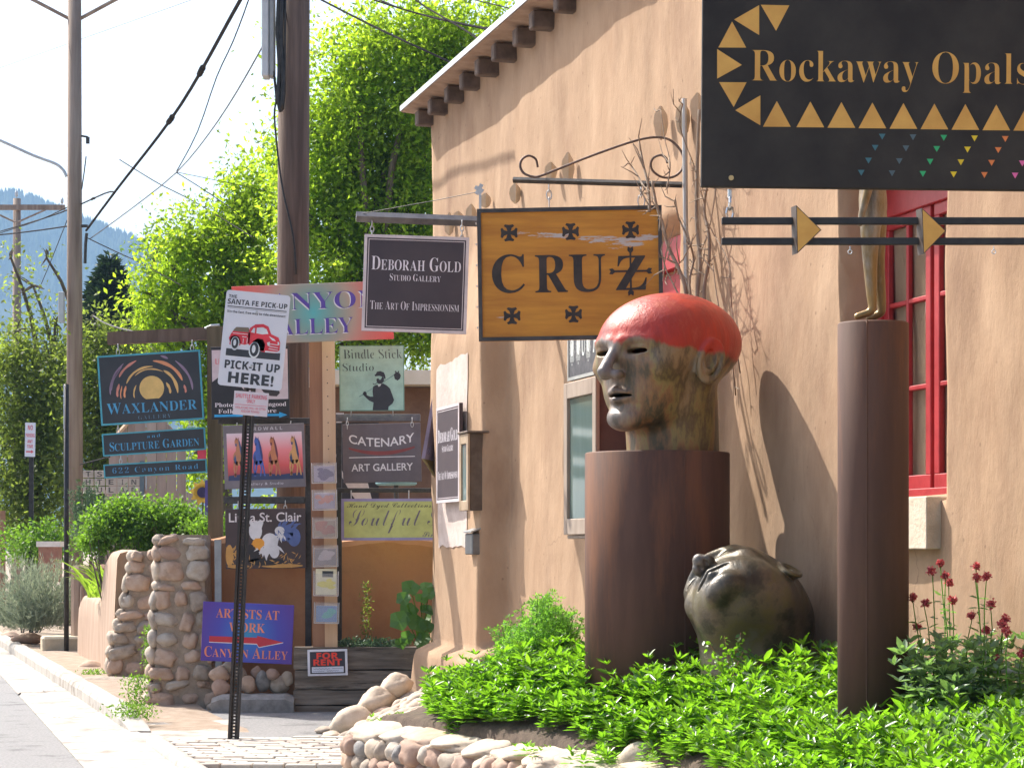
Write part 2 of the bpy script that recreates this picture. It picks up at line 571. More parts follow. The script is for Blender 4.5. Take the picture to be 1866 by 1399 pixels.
# ------------------------------------------------------------------ ground, road, pavement
def sheet(name, pts, z, m, kind='structure', thick=None):
    mb = MB()
    if thick:
        n = len(pts)
        mb.add([(x, y, z) for x, y in pts] + [(x, y, z - thick) for x, y in pts],
               [tuple(range(n))] + [((i + 1) % n, i, i + n, (i + 1) % n + n) for i in range(n)])
    else:
        mb.add([(x, y, z) for x, y in pts], [tuple(range(len(pts)))])
    o = mb.build(name, m)
    o['kind'] = kind
    return o
sheet('ground', [(-4000, -40), (4000, -40), (4000, 6000), (-4000, 6000)], -.03, DIRT)
def RX(Y): return 1.345 - .271 * Y        # edge of the asphalt
def CX(Y): return 2.24 - .286 * Y         # face of the kerb
sheet('road', [(RX(-2) - 9, -2), (RX(-2), -2), (RX(90), 90), (RX(90) - 9, 90)], .0, ASPHALT)
sheet('alley', [(CX(21.4) + .25, 21.6), (RX(17.6) + .45, 17.55), (3.5, 17.55), (3.5, 23), (CX(21.4) + .35, 23)], .006, ASPHALT)
gut = MB()
# concrete gutter slabs and kerb blocks, each one a piece
gutter = thing('gutter', None, None, (RX(20), 20, 0)); gutter['kind'] = 'structure'
del_keys = [k for k in ('label', 'category') if k in gutter.keys()]
Y = 13.2
while Y < 60:
    L = 1.55
    a, b = Y + .008, Y + L - .008
    x0a, x0b = RX(a) + .004, RX(b) + .004
    x1a = CX(a) if a > 18.6 else RX(a) + .78
    x1b = CX(b) if b > 18.6 else RX(b) + .78
    mb = MB()
    z0, z1 = .004, .022
    mb.add([(x0a, a, z0), (x1a, a, z1), (x1b, b, z1), (x0b, b, z0), (x0a, a, -.06), (x1a, a, -.06), (x1b, b, -.06), (x0b, b, -.06)],
           [(0, 1, 2, 3), (1, 0, 4, 5), (2, 1, 5, 6), (3, 2, 6, 7), (0, 3, 7, 4)])
    mb.build('gutter_slab', CONCRETE, gutter)
    Y += L
kerb = thing('kerb', None, None, (CX(20), 20, 0)); kerb['kind'] = 'structure'
Y = 18.7
while Y < 60:
    L = 1.9 if Y > 22 else 1.25
    mb = MB()
    n = 8
    prof = [(-.005, -.05), (.0, .09), (.02, .125), (.05, .14), (.15, .142), (.17, .13), (.17, -.05)]
    vs = []; fs = []
    for i in range(n + 1):
        yy = Y + .01 + (L - .02) * i / n
        drop = max(0.0, min(1.0, (yy - 18.7) / 1.6)) ** .6
        wob = noise.noise(Vector((yy * 1.3, 0, 0))) * .02
        for (px_, pz) in prof:
            vs.append((CX(yy) + px_ + wob, yy, pz * (drop if pz > 0 else 1) + (.02 if pz > 0 else 0)))
    m_ = len(prof)
    for i in range(n):
        for k in range(m_ - 1):
            a = i * m_ + k
            fs.append((a, a + 1, a + m_ + 1, a + m_)[::-1])
    fs.append(tuple(range(m_))); fs.append(tuple(range(n * m_, (n + 1) * m_))[::-1])
    mb.add(vs, fs)
    mb.build('kerb_block', CONCRETE, kerb, smooth=False)
    Y += L
mb = MB(); vs = []
for i in range(60):
    yy = 18.6 + .35 * i if i < 30 else 29.1 + 1.1 * (i - 29)
    hz_ = .015 + .10 * sstep(20.5, 23.5, yy)
    xa, xb = CX(yy) + .16, CX(yy) + (1.0 if yy < 22 else 2.2)
    for k in range(7):
        x = xa + (xb - xa) * k / 6
        vs.append((x, yy, hz_ + noise.noise(Vector((x * 3, yy * 2, 0))) * .018 - (.05 if i == 0 else 0)))
mb.add(vs, [(i * 7 + k, i * 7 + k + 1, (i + 1) * 7 + k + 1, (i + 1) * 7 + k) for i in range(59) for k in range(6)])
mb.build('verge', DIRT, smooth=True)['kind'] = 'structure'
sheet('apron', [(RX(17.5) + .5, 16.9), (RX(19.5) + .5, 19.5), (CX(19.5) + .9, 20.2), (RX(17.5) + 1.3, 17.0)], .012, CONCRETE)
mb = MB()
for (x0, y0, x1, y1) in ((RX(15.9) - .9, 15.9, RX(20) - .5, 20.4), (RX(17) - 1.5, 17, RX(18) - .05, 17.6), (RX(20) + .05, 20.2, CX(20.6), 20.5), (RX(24) + .1, 23.6, CX(24.4), 24.2)):
    A = []; B = []
    for i in range(25):
        t = i / 24; x = x0 + (x1 - x0) * t + noise.noise(Vector((t * 7, x0, 1))) * .10; y = y0 + (y1 - y0) * t + noise.noise(Vector((t * 7, x0, 5))) * .15
        w_ = .008 + .006 * math.sin(i * 1.7); zz = .004 if x < RX(y) else .0275
        A.append((x - w_, y - w_, zz)); B.append((x + w_, y + w_, zz))
    mb.add(A + B, [(i, i + 25, i + 26, i + 1) for i in range(24)])
o = mb.build('pavement_cracks', mat('dark_crack', (.045, .042, .04), rough=1)); o['kind'] = 'stuff'; prop(o, 'thin dark cracks wandering over asphalt road and pale gutter slabs', 'cracks')
# brick pavement
BRICK = [mat('paving_brick_' + n, a, b, rough=.9, scale=12, bump=.4, bump_scale=60, bump_dist=.004) for n, a, b in
         (('sand', (.40, .36, .31), (.47, .43, .38)), ('rose', (.38, .31, .26), (.44, .38, .33)), ('pale', (.43, .40, .35), (.50, .47, .42)))]
pav = thing('pavement', None, None, (-1.9, 16.2, .0)); pav['kind'] = 'structure'
bed = MB(); bed.add([(RX(13.4) + .74, 13.4, .024), (1.2, 13.4, .024), (1.2, 17.56, .024), (RX(17.56) + .74, 17.56, .024), (RX(13.4) + .74, 13.4, -.02), (1.2, 13.4, -.02), (1.2, 17.56, -.02), (RX(17.56) + .74, 17.56, -.02)],
        [(0, 1, 2, 3), (1, 0, 4, 5), (2, 1, 5, 6), (3, 2, 6, 7), (0, 3, 7, 4)]); bed.build('mortar_bed', mat('pale_sand_joint', (.34, .30, .25), (.43, .39, .33), rough=1, scale=30, bump=.5), pav)
brick_me = {}
for i, bmt in enumerate(BRICK):
    mb = MB(); mb.box((0, 0, 0), (.205, .098, .05), bev=.006)
    me = bpy.data.meshes.new('brick'); me.from_pydata([tuple(v) for v in mb.v], [], mb.f); me.materials.append(bmt); brick_me[i] = me
nb = 0
for r in range(21):
    yy = 15.42 + r * .108
    left = RX(yy) + .78
    k = 0
    xx = left + (r % 2) * .107
    while xx < -1.0 and nb < 290:
        o = bpy.data.objects.new('brick', brick_me[random.choice([0, 0, 1, 2, 2])])
        COL.objects.link(o); o.parent = pav
        o.location = Vector((xx, yy, .037 + random.uniform(-.005, .007) + .006 * math.sin(xx * 3))) - pav.location
        o.rotation_euler = (random.uniform(-.015, .015), random.uniform(-.015, .015), random.uniform(-.03, .03))
        xx += .214; nb += 1
    # rounded concrete edging along the gutter
mb = MB()
pts = [(RX(y) + .70, y, .012) for y in [13.4 + .35 * i for i in range(13)]]
mb.tube(pts, .075, 12); mb.build('edging', CONCRETE, pav, smooth=True)

# ------------------------------------------------------------------ haze-blue mountain far off
def mountain():
    nx, ny = 150, 40
    V = []; Fq = []
    Ym = 2600
    prof_u = [-900, -300, -60, 20, 60, 110, 160, 200, 250, 275, 330, 420, 520, 700, 1200, 2000]
    prof_v = [520, 400, 350, 340, 352, 372, 392, 405, 425, 445, 485, 545, 600, 690, 800, 880]
    for j in range(ny):
        f = j / (ny - 1)
        for i in range(nx):
            u = -900 + 2900 * i / (nx - 1)
            v = np.interp(u, prof_u, prof_v)
            top = (VH - v) * Ym / F
            x = (u - UC) * Ym / F
            y = Ym - (1 - f) * 900
            h = top * (f ** 1.15)
            n = noise.fractal(Vector((x * .004, y * .004, 3)), 1, 2, 6)
            z = h + n * 60 * (f * (1 - f) * 3 + .04) + noise.noise(Vector((x * .05, y * .05, 0))) * 5 * f
            V.append((x * (y / Ym) ** .5, y, z - 12))
    for j in range(ny - 1):
        for i in range(nx - 1):
            a = j * nx + i
            Fq.append((a, a + 1, a + nx + 1, a + nx))
    b = len(V)
    for i in range(nx):
        x, y, z = V[(ny - 1) * nx + i]
        V.append((x, y + 700, -12))
    for i in range(nx - 1):
        a = (ny - 1) * nx + i
        Fq.append((a, a + 1, b + i + 1, b + i))
    m = mat('forested_mountain', (.02, .035, .02), (.045, .06, .035), rough=1, scale=.035, spec=.1)
    o = np_mesh('mountain', np.array(V), np.array(Fq), m, smooth=True)
    o['kind'] = 'structure'
    # a fringe of tree tops along the ridge
    Vt = []; Ft = []
    for i in range(3600):
        u = random.uniform(-150, 420); f = random.uniform(.55, 1) ** .5 if i % 3 else 1.0
        v = np.interp(u, prof_u, prof_v)
        y = Ym - (1 - f) * 900
        x = (u - UC) * Ym / F * (y / Ym) ** .5
        z = (VH - v) * Ym / F * f ** 1.15 - 14 + noise.fractal(Vector(((u - UC) * Ym / F * .004, y * .004, 3)), 1, 2, 6) * 60 * (f * (1 - f) * 3 + .04)
        h = random.uniform(8, 16); r = h * .22
        n0 = len(Vt)
        for k in range(4):
            t = k * math.pi / 2 + random.random()
            Vt.append((x + r * math.cos(t), y + r * math.sin(t), z))
        Vt.append((x, y, z + h)); Vt.append((x, y, z + h))
        for k in range(4): Ft.append((n0 + k, n0 + (k + 1) % 4, n0 + 4))
    o2 = np_mesh('mountain_forest', np.array(Vt), np.array(Ft), m)
    o2['kind'] = 'stuff'
    o2['label'] = 'dark conifers fringing the blue mountain ridge'
    o2['category'] = 'forest'
mountain()

# ------------------------------------------------------------------ the adobe building on the right
bld = thing('adobe_building', 'long tan adobe building with protruding roof beams and red painted window', 'building', tuple(FP(14, 0)))
def rrect(Y, z, y0, y1, z0, z1, soft=.035):
    """1 inside a rounded rectangle"""
    jit = noise.noise(Vector((Y * 3, z * 3, 5))) * .018
    return sstep(y0 - soft - jit, y0 + jit, Y) * (1 - sstep(y1 + jit, y1 + soft + jit, Y)) * sstep(z0 - soft, z0, z) * (1 - sstep(z1 - jit, z1 + soft, z))
def facade_out(Y, z):
    d = noise.fractal(Vector((Y * .8, z * .5, 0)), 1, 2, 4) * .028 + noise.noise(Vector((Y * 4, z * 1.5, 7))) * .006
    # buttress at the far corner, leaning back towards its top
    tz = 1 - sstep(3.15, 4.1, z)
    lean = .21 + .03 * (1 - z / 3)
    y_near = 18.37 + .04 * math.sin(z * 2.1) - .04 * (1 - z / 3)
    bt = (sstep(y_near - .04, y_near + .10, Y)) * (1 - sstep(20.05, 20.25, Y)) * tz * lean
    # footing
    fz = 1 - sstep(.60, .80, z)
    ft = sstep(18.05, 18.25, Y) * (1 - sstep(20.2, 20.4, Y)) * fz * .36
    d += max(bt, ft)
    if d > .12: d += noise.noise(Vector((Y * 1.4, z * 1.1, 2))) * .02
    # general batter near the ground
    d += max(0, .9 - z) * .05
    d -= .27 * rrect(Y, z, 10.72, 11.90, 1.77, 3.36)
    d -= .16 * rrect(Y, z, 14.43, 15.55, -1, 3.52)
    return d
ys = [6 + .05 * i for i in range(int((21.06 - 6) / .05))]
ys = sorted(set([round(y, 4) for y in ys] + [round(y, 4) for a, b in ((10.6, 12.0), (14.3, 15.7), (17.9, 18.7)) for y in np.arange(a, b, .0166)])) + [21.06]
zs = [round(-.2 + .055 * i, 4) for i in range(105)]
V = []; Fq = []
for Y in ys:
    for z in zs:
        V.append(FP(Y, z, facade_out(Y, z)))
ny, nz = len(ys), len(zs)
for i in range(ny - 1):
    for j in range(nz - 1):
        a = i * nz + j
        Fq.append((a, a + 1, a + nz + 1, a + nz))
# far end wall, turning away from the street
b = len(V); back = FN * -6
ne = 12
for k in range(1, ne + 1):
    for j, z in enumerate(zs):
        p = FP(21.06, z, facade_out(21.06, z)) + back * (k / ne) + FT * (.05 * sstep(0, .2, k / ne))
        V.append(p)
for k in range(ne):
    for j in range(nz - 1):
        a0 = (ny - 1) * nz + j if k == 0 else b + (k - 1) * nz + j
        a1 = b + k * nz + j
        Fq.append((a0, a0 + 1, a1 + 1, a1))
inv = bld.location
wall = np_mesh('wall', np.array([tuple(v - inv) for v in V]), np.array(Fq), ADOBE, bld, smooth=True)

# roof deck with pale metal edge
mb = MB()
def roofpt(Y, out, z): return FP(Y, z, out)
e = []
Yn, Yf = 5.0, 21.30
vs = [roofpt(Yn, .235, 5.50), roofpt(Yf, .235, 5.50), roofpt(Yf, -6, 5.50), roofpt(Yn, -6, 5.50),
      roofpt(Yn, .235, 5.56), roofpt(Yf, .235, 5.56), roofpt(Yf, -6, 5.56), roofpt(Yn, -6, 5.56)]
# ragged lower edge of the plaster skirt above the beams
n = 260
rv = []; rf = []
for i in range(n + 1):
    Y = Yn + (Yf - Yn) * i / n
    zb = 5.50 + noise.noise(Vector((Y * 5, 0, 0))) * .012 + noise.noise(Vector((Y * 17, 3, 0))) * .008
    rv += [roofpt(Y, .235, zb + .025), roofpt(Y, .235, 5.575), roofpt(Y, -6, 5.575), roofpt(Y, -6, 5.50), roofpt(Y, .0, 5.50), roofpt(Y, .21, zb + .02)]
for i in range(n):
    for k in range(6):
        a = i * 6 + k; c = i * 6 + (k + 1) % 6
        rf.append((a, c, c + 6, a + 6))
rf.append((0, 5, 4, 3, 2, 1)); q = n * 6; rf.append((q, q + 1, q + 2, q + 3, q + 4, q + 5))
mb.add(rv, rf)
mb.build('roof', WOODDK if False else mat('roof_plaster_edge', (.30, .20, .14), (.42, .30, .22), rough=.9, scale=6, bump=.5), bld)
mb = MB()
mb.add([roofpt(Yn, .245, 5.578), roofpt(Yf + .01, .245, 5.578), roofpt(Yf + .01, .0, 5.60), roofpt(Yn, .0, 5.60),
        roofpt(Yn, .245, 5.53), roofpt(Yf + .01, .245, 5.53)], [(0, 1, 2, 3), (4, 5, 1, 0)])
mb.build('roof_edge_strip', mat('pale_flashing', (.62, .64, .66), (.72, .74, .76), rough=.35, metal=.2, scale=5), bld)
# beams under the eave
BEAM = mat('old_beam_wood', (.085, .06, .048), (.16, .115, .09), rough=.9, scale=8, bump=.6, bump_scale=14)
R = Matrix.Rotation(math.atan2(FN.y, FN.x), 4, 'Z')
Y = 21.06 - .02
while Y > 6.2:
    mb = MB()
    c = FP(Y, 5.425, -.12)
    mb.box(c, (.56 + random.uniform(-.04, .03), .12 + random.uniform(-.01, .015), .135), R, bev=.012)
    mb.build('beam', BEAM, bld)
    Y -= .545 + random.uniform(-.02, .02)
# wooden pegs in the wall
PEG = mat('raw_peg_wood', (.52, .40, .26), (.66, .53, .38), rough=.8, scale=12, stretch=(1, 1, .2))
for (u, v0, v1, w) in [(1034, 278, 336, 13), (1003, 296, 330, 12), (938, 334, 372, 16), (884, 352, 380, 11), (858, 372, 412, 12),
                       (834, 385, 408, 6), (818, 388, 430, 8), (1203, 194, 256, 10), (1243, 186, 250, 12), (1270, 170, 226, 9)]:
    Yp = FY(u, .05)
    s_ = Yp / F
    mb = MB()
    c = FP(Yp, 0, .05)
    zt = EYE - (v0 - VH) * s_; zb = EYE - (v1 - VH) * s_
    hw = w * s_ * .40
    ring = []
    for z, k in ((zt, .15), (zt - (zt - zb) * .25, .85), ((zt + zb) / 2, 1), (zb + (zt - zb) * .15, .7), (zb, .1)):
        for (a, b_) in ((-1, 0), (0, 1), (1, 0), (0, -1)):
            ring.append(Vector((c.x, c.y, z)) + FT * (a * hw * k * .9) + FN * (b_ * .05 * k))
    fs = [(i * 4 + k, i * 4 + (k + 1) % 4, (i + 1) * 4 + (k + 1) % 4, (i + 1) * 4 + k) for i in range(4) for k in range(4)]
    mb.add(ring, fs + [(3, 2, 1, 0), (16, 17, 18, 19)])
    mb.build('wooden_peg', PEG, bld)

# red casement window, set deep in the wall
def fbox(mb, ya, yb, za, zb, out, depth):
    """box on the facade between two distances and two heights"""
    c = FP((ya + yb) / 2, (za + zb) / 2, out + depth / 2)
    L = abs(yb - ya) / .9666
    return mb.box(c, (depth, L, zb - za), R, bev=.004)
OUT = -.262
win = MB()
fbox(win, 10.66, 11.98, 1.74, 1.80, OUT - .02, .09); fbox(win, 10.66, 11.98, 3.20, 3.36, OUT - .02, .07)
fbox(win, 10.66, 10.74, 1.80, 3.20, OUT - .02, .07); fbox(win, 11.88, 11.98, 1.80, 3.20, OUT - .02, .07)
window = win.build('window', REDPAINT, bld)
CURT = mat('window_curtain_grey', (.30, .31, .35), (.42, .43, .47), rough=.9, scale=5, stretch=(1, 1, .1))
GLASS = mat('old_window_glass', (.05, .055, .065), rough=.04, spec=.8)
gm = bpy.data.materials.new('window_glass'); gm.use_nodes = True
gb = gm.node_tree.nodes['Principled BSDF']
gb.inputs['Transmission Weight'].default_value = 1; gb.inputs['Roughness'].default_value = .02; gb.inputs['IOR'].default_value = 1.3
gb.inputs['Base Color'].default_value = (.9, .93, .95, 1)
mb = MB(); fbox(mb, 10.7, 11.95, 1.75, 3.3, OUT - .10, .02); mb.build('curtain', CURT, window)
for (a, b_) in ((10.76, 11.30), (11.34, 11.88)):
    sash = MB()
    fbox(sash, a, b_, 1.80, 1.87, OUT - .005, .035); fbox(sash, a, b_, 3.14, 3.20, OUT - .005, .035)
    fbox(sash, a, a + .055, 1.87, 3.14, OUT - .005, .035); fbox(sash, b_ - .055, b_, 1.87, 3.14, OUT - .005, .035)
    sash.build('sash', REDPAINT, window)
    mb = MB(); fbox(mb, (a + b_) / 2 - .014, (a + b_) / 2 + .014, 1.872, 3.138, OUT - .003, .03)
    mb.build('muntin', REDPAINT, window)
    for z in (2.31, 2.75):
        for (c0, c1) in ((a + .056, (a + b_) / 2 - .015), ((a + b_) / 2 + .015, b_ - .056)):
            mb = MB(); fbox(mb, c0, c1, z - .012, z + .012, OUT - .002, .028); mb.build('muntin', REDPAINT, window)
    for (z0, z1) in ((1.87, 2.297), (2.323, 2.737), (2.763, 3.14)):
        for (c0, c1) in ((a + .055, (a + b_) / 2 - .014), ((a + b_) / 2 + .014, b_ - .055)):
            mb = MB(); fbox(mb, c0, c1, z0, z1, OUT + .004, .004); mb.build('pane', gm, window)
mb = MB()
sv = []
fbox(mb, 10.74, 11.42, 1.50, 1.745, -.05, .13)
sl_ = mb.build('sill', mat('pale_cast_sill', (.52, .42, .31), (.62, .53, .42), rough=.95, scale=9, bump=.6, bump_scale=40), bld)
# red doorway behind the big head
door = MB()
fbox(door, 15.44, 15.56, .3, 3.5, -.17, .07); fbox(door, 14.44, 14.56, .3, 3.5, -.17, .07); fbox(door, 14.56, 15.44, 3.3, 3.5, -.17, .07)
dr = door.build('door', REDPAINT, bld)
mb = MB(); fbox(mb, 14.57, 15.43, .3, 3.29, -.20, .04)
mb.build('door_panel', REDPAINT, dr)
# ------------------------------------------------------------------ printed colours
def radial(name, stops, cu, cv, rad, noise_amt=0.0, lin_v=False):
    """printed colour blend on a board, centred at local (cu, cv) metres"""
    if name in MATS: return MATS[name]
    m = bpy.data.materials.new(name); m.use_nodes = True
    nt = m.node_tree; b = nt.nodes['Principled BSDF']; b.inputs['Roughness'].default_value = .45
    tc = nt.nodes.new('ShaderNodeTexCoord'); mp = nt.nodes.new('ShaderNodeMapping')
    mp.inputs['Location'].default_value = (-cu, 0, -cv)
    nt.links.new(tc.outputs['Object'], mp.inputs['Vector'])
    sp = nt.nodes.new('ShaderNodeSeparateXYZ'); nt.links.new(mp.outputs[0], sp.inputs[0])
    cr = nt.nodes.new('ShaderNodeValToRGB')
    if lin_v:
        mr = nt.nodes.new('ShaderNodeMapRange'); mr.inputs['From Min'].default_value = -rad; mr.inputs['From Max'].default_value = rad
        nt.links.new(sp.outputs['Z'], mr.inputs['Value']); nt.links.new(mr.outputs[0], cr.inputs[0])
    else:
        cb = nt.nodes.new('ShaderNodeCombineXYZ')
        nt.links.new(sp.outputs['X'], cb.inputs['X']); nt.links.new(sp.outputs['Z'], cb.inputs['Z'])
        ln = nt.nodes.new('ShaderNodeVectorMath'); ln.operation = 'LENGTH'
        nt.links.new(cb.outputs[0], ln.inputs[0])
        mr = nt.nodes.new('ShaderNodeMapRange'); mr.inputs['From Max'].default_value = rad
        nt.links.new(ln.outputs['Value'], mr.inputs['Value']); nt.links.new(mr.outputs[0], cr.inputs[0])
    els = cr.color_ramp.elements
    for i, (p, c) in enumerate(stops):
        e = els[i] if i < 2 else els.new(p)
        e.position = p; e.color = (*sh(*c), 1)
    nt.links.new(cr.outputs[0], b.inputs['Base Color'])
    MATS[name] = m
    return m

# ------------------------------------------------------------------ black opal shop sign and its arrow bars
SIGNBLK = mat('satin_black_signboard', (.026, .023, .021), (.050, .045, .038), rough=.6, spec=.2, scale=4, detail=10, mix=(.35, .7), bump=.05)
GOLD = mat('matte_gold_paint', sh(196, 152, 74, 1.25), sh(176, 130, 58, 1.25), rough=.6, scale=5)
ro = Sign('hanging_sign', 'large black opal shop sign with gold triangles and gold serif lettering', 1646, 98, 736, 496, 8.0, SIGNBLK, roll=.45, yaw=1.5, th=.03)
g = MB()
def zr(x, y): return (x / 2.799 + 1270, y / 2.799)
def tri(pts, mb, layer=1): ro.poly([zr(*p) for p in pts], None, layer=layer, world_px=True, mb=mb)
tris = [[(320, 36), (466, 38), (398, 168)], [(184, 112), (312, 38), (312, 190)], [(174, 122), (246, 254), (104, 254)],
        [(98, 262), (224, 342), (98, 412)], [(108, 430), (248, 430), (182, 556)], [(190, 572), (318, 496), (318, 648)]]
ax = [402, 573] + [573 + 158.5 * i for i in range(1, 10)]
for i, x in enumerate(ax):
    yo = min(14, i * 1.8)
    tris.append([(x, 524 + yo), (x + 71, 655 + yo), (x - 71, 655 + yo)])
for t in tris:
    mb = MB(); tri(t, mb); o = ro.put(mb, 'gold_triangle', GOLD)
for ci, c in enumerate([(52, 98, 108), (72, 92, 98), (40, 158, 96), (226, 190, 30), (206, 118, 58), (206, 98, 150), (150, 90, 170)]):
    for k, (x, y) in enumerate([(940, 688), (904, 745), (870, 810), (833, 872)]):
        mb = MB(); xx, yy = x + 157.5 * ci, y + ci * 2.2
        tri([(xx - 17, yy), (xx + 17, yy), (xx, yy + 30)], mb)
        ro.put(mb, 'small_triangle', flatm(*c))
mb = MB(); ro.text(mb, 'Rockaway Opals', 1621 - 1646, 133 - 98, 507, 74, 'serif', off=-.0135); ro.put(mb, 'lettering', GOLD)
for u in (1330, 1960):
    mb = MB()
    c = Vector(ro.pt(u, 333, 0))
    mb.tube([c + Vector((0, .004, .012)), c + Vector((0, -.012, .01))], .009, 10)
    ro.put(mb, 'hook_boss', mat('brass_boss', (.45, .38, .22), rough=.3, metal=.8))
ab = thing('arrow_bars', 'two thin black bars carrying gold arrowheads under the opal shop sign', 'sign', tuple(P(1660, 420, 8.0)))
s8 = 8.0 / F
for v in (403, 440):
    mb = MB(); mb.box(P(1660, v, 8.0), (690 * s8, .02, 13 * s8), bev=.002); mb.build('bar', BLACKM, ab)
for pts in ([(1451, 374), (1497, 419), (1453, 462)], [(1680, 379), (1724, 421), (1683, 463)]):
    mb = MB()
    fr = [P(x, y, 7.955) for x, y in pts]; bk = [p + Vector((-.012, .05, 0)) for p in fr]
    mb.add(fr + bk, [(2, 1, 0), (3, 4, 5), (0, 1, 4, 3), (1, 2, 5, 4), (2, 0, 3, 5)])
    mb.cur = 0
    o = mb.build('arrowhead', mat('arrow_edge', (.06, .04, .03), rough=.6), ab)
    mb = MB(); c = sum(fr, Vector()) / 3
    mb.add([c + (p - c) * .93 + Vector((0, -.0015, 0)) for p in fr], [(2, 1, 0)])
    mb.build('gilt_face', GOLD, o)
for u in (1330, 1960):
    mb = MB(); a = P(u, 345, 8.0); b_ = P(u, 398, 8.0)
    mb.tube([a, a + Vector((0, 0, -.03))], .008, 8)
    chain(mb, a + Vector((0, 0, -.03)), b_, r=.014, link=.03)
    mb.build('hanger', mat('bright_shackle', (.5, .5, .5), rough=.25, metal=.9), ab)
for u in (1549, 1811):
    mb = MB(); c = P(u, 459, 8.0)
    mb.tube([c + Vector((math.cos(t) * .007, 0, math.sin(t) * .007)) for t in [k * math.pi / 5 for k in range(11)]], .0016, 5)
    mb.tube([c + Vector((0, 0, .007)), c + Vector((0, 0, .02))], .0016, 5)
    mb.build('screw_eye', mat('bright_shackle', (.5, .5, .5)), ab)
spost = thing('sign_post', 'dark steel post holding the opal shop sign beyond the frame', 'post', (2.12, 8.05, 0))
mb = MB(); mb.box((2.12, 8.05, 1.85), (.08, .08, 3.9), bev=.01); mb.build('post', BLACKM, spost)
mb = MB(); mb.box((1.40, 8.05, 3.74), (1.5, .05, .05), bev=.006); mb.build('arm', BLACKM, spost)
mb = MB()
for x in (.8, 1.9): chain(mb, (x, 8.03, 3.72), (x, 8.01, 3.69), r=.012)
mb.build('chain', BLACKM, spost)

# ------------------------------------------------------------------ yellow CRUZ sign
YB = mat('worn_ochre_board', sh(188, 134, 48, 1.2), sh(160, 106, 36, 1.2), rough=.7, scale=14, stretch=(.12, 1, 1), bump=.5, bump_scale=22,
         color3=(.50, .47, .45), scale3=9, mix3=(.60, .615))
cz = Sign('hanging_sign', 'weathered ochre sign with black crosses reading CRUZ under a scroll bracket', 1039, 499, 336, 241, 14.3, YB, roll=-.9, yaw=-2, th=.035)
BLKPAINT = mat('carved_black_letter', (.022, .02, .02), (.05, .04, .035), rough=.7, scale=12)
cz.frame(mat('black_frame_wood', (.03, .03, .032), (.07, .068, .065), rough=.6, scale=9, bump=.3), 7, depth=.012)
def z7(x, y): return (x / 2.798 + 700, y / 2.798 + 150)
mb = MB()
for ch, x0, x1, y0, y1 in (('C', 550, 718, 878, 1076), ('R', 770, 936, 882, 1072), ('U', 943, 1127, 880, 1072), ('Z', 1180, 1338, 888, 1062)):
    (a0, b0), (a1, b1) = z7(x0, y0), z7(x1, y1)
    cz.text(mb, ch, (a0 + a1) / 2 - 1039, (b0 + b1) / 2 - 499 + .015 * ((a0 + a1) / 2 - 1039), a1 - a0, b1 - b0, 'serif')
def cruciform(cx, cy, L, t, H=None):
    H = H or L
    return [(cx - t, cy - t), (cx - t * 2.0, cy - H), (cx, cy - H * .82), (cx + t * 2.0, cy - H), (cx + t, cy - t), (cx + L, cy - t * 2.0), (cx + L * .86, cy), (cx + L, cy + t * 2.0),
            (cx + t, cy + t), (cx + t * 2.0, cy + H), (cx, cy + H * .86), (cx - t * 2.0, cy + H), (cx - t, cy + t), (cx - L, cy + t * 2.0), (cx - L * .86, cy), (cx - L, cy - t * 2.0)]
cx_, cy_ = 1149 - 1039, 497 - 499
for L_, a_ in ((39, 0), (39, math.pi), (45, math.pi / 2), (45, -math.pi / 2)):
    pts = []
    for r_, w_ in ((0, -1.7), (L_ * .74, -1.7), (L_ * .84, -5.5), (L_, -4.5), (L_ * .93, 0), (L_, 4.5), (L_ * .84, 5.5), (L_ * .74, 1.7), (0, 1.7)):
        pts.append((cx_ + r_ * math.cos(a_) - w_ * math.sin(a_), cy_ + r_ * math.sin(a_) + w_ * math.cos(a_)))
    cz.poly(pts, None, mb=mb, layer=3)
cz.put(mb, 'lettering', BLKPAINT)
for (x, y) in ((929, 423), (1041, 423), (1150, 422), (932, 574), (1044, 573), (1156, 571)):
    mb = MB(); L = 15.5
    cx, cy = x - 1039, y - 499
    pts = []
    for k in range(4):
        a = k * math.pi / 2
        for (r, w_) in ((3.2, -3.0), (9, -5.0), (L * .8, -9.5), (L, -7.5), (L * .93, 0), (L, 7.5), (L * .8, 9.5), (9, 5.0)):
            pts.append((cx + r * math.cos(a) - w_ * math.sin(a), cy + r * math.sin(a) + w_ * math.cos(a)))
    cz.poly(pts, None, mb=mb)
    cz.put(mb, 'painted_cross', BLKPAINT)
mb = MB()
for k in range(6):
    c = Vector((-168 * cz.s - .004, 0, (95 - k * 38) * cz.s)); mb.tube([c, c + Vector((-.008, 0, 0))], .007, 6)
cz.put(mb, 'edge_bolt', GALV)
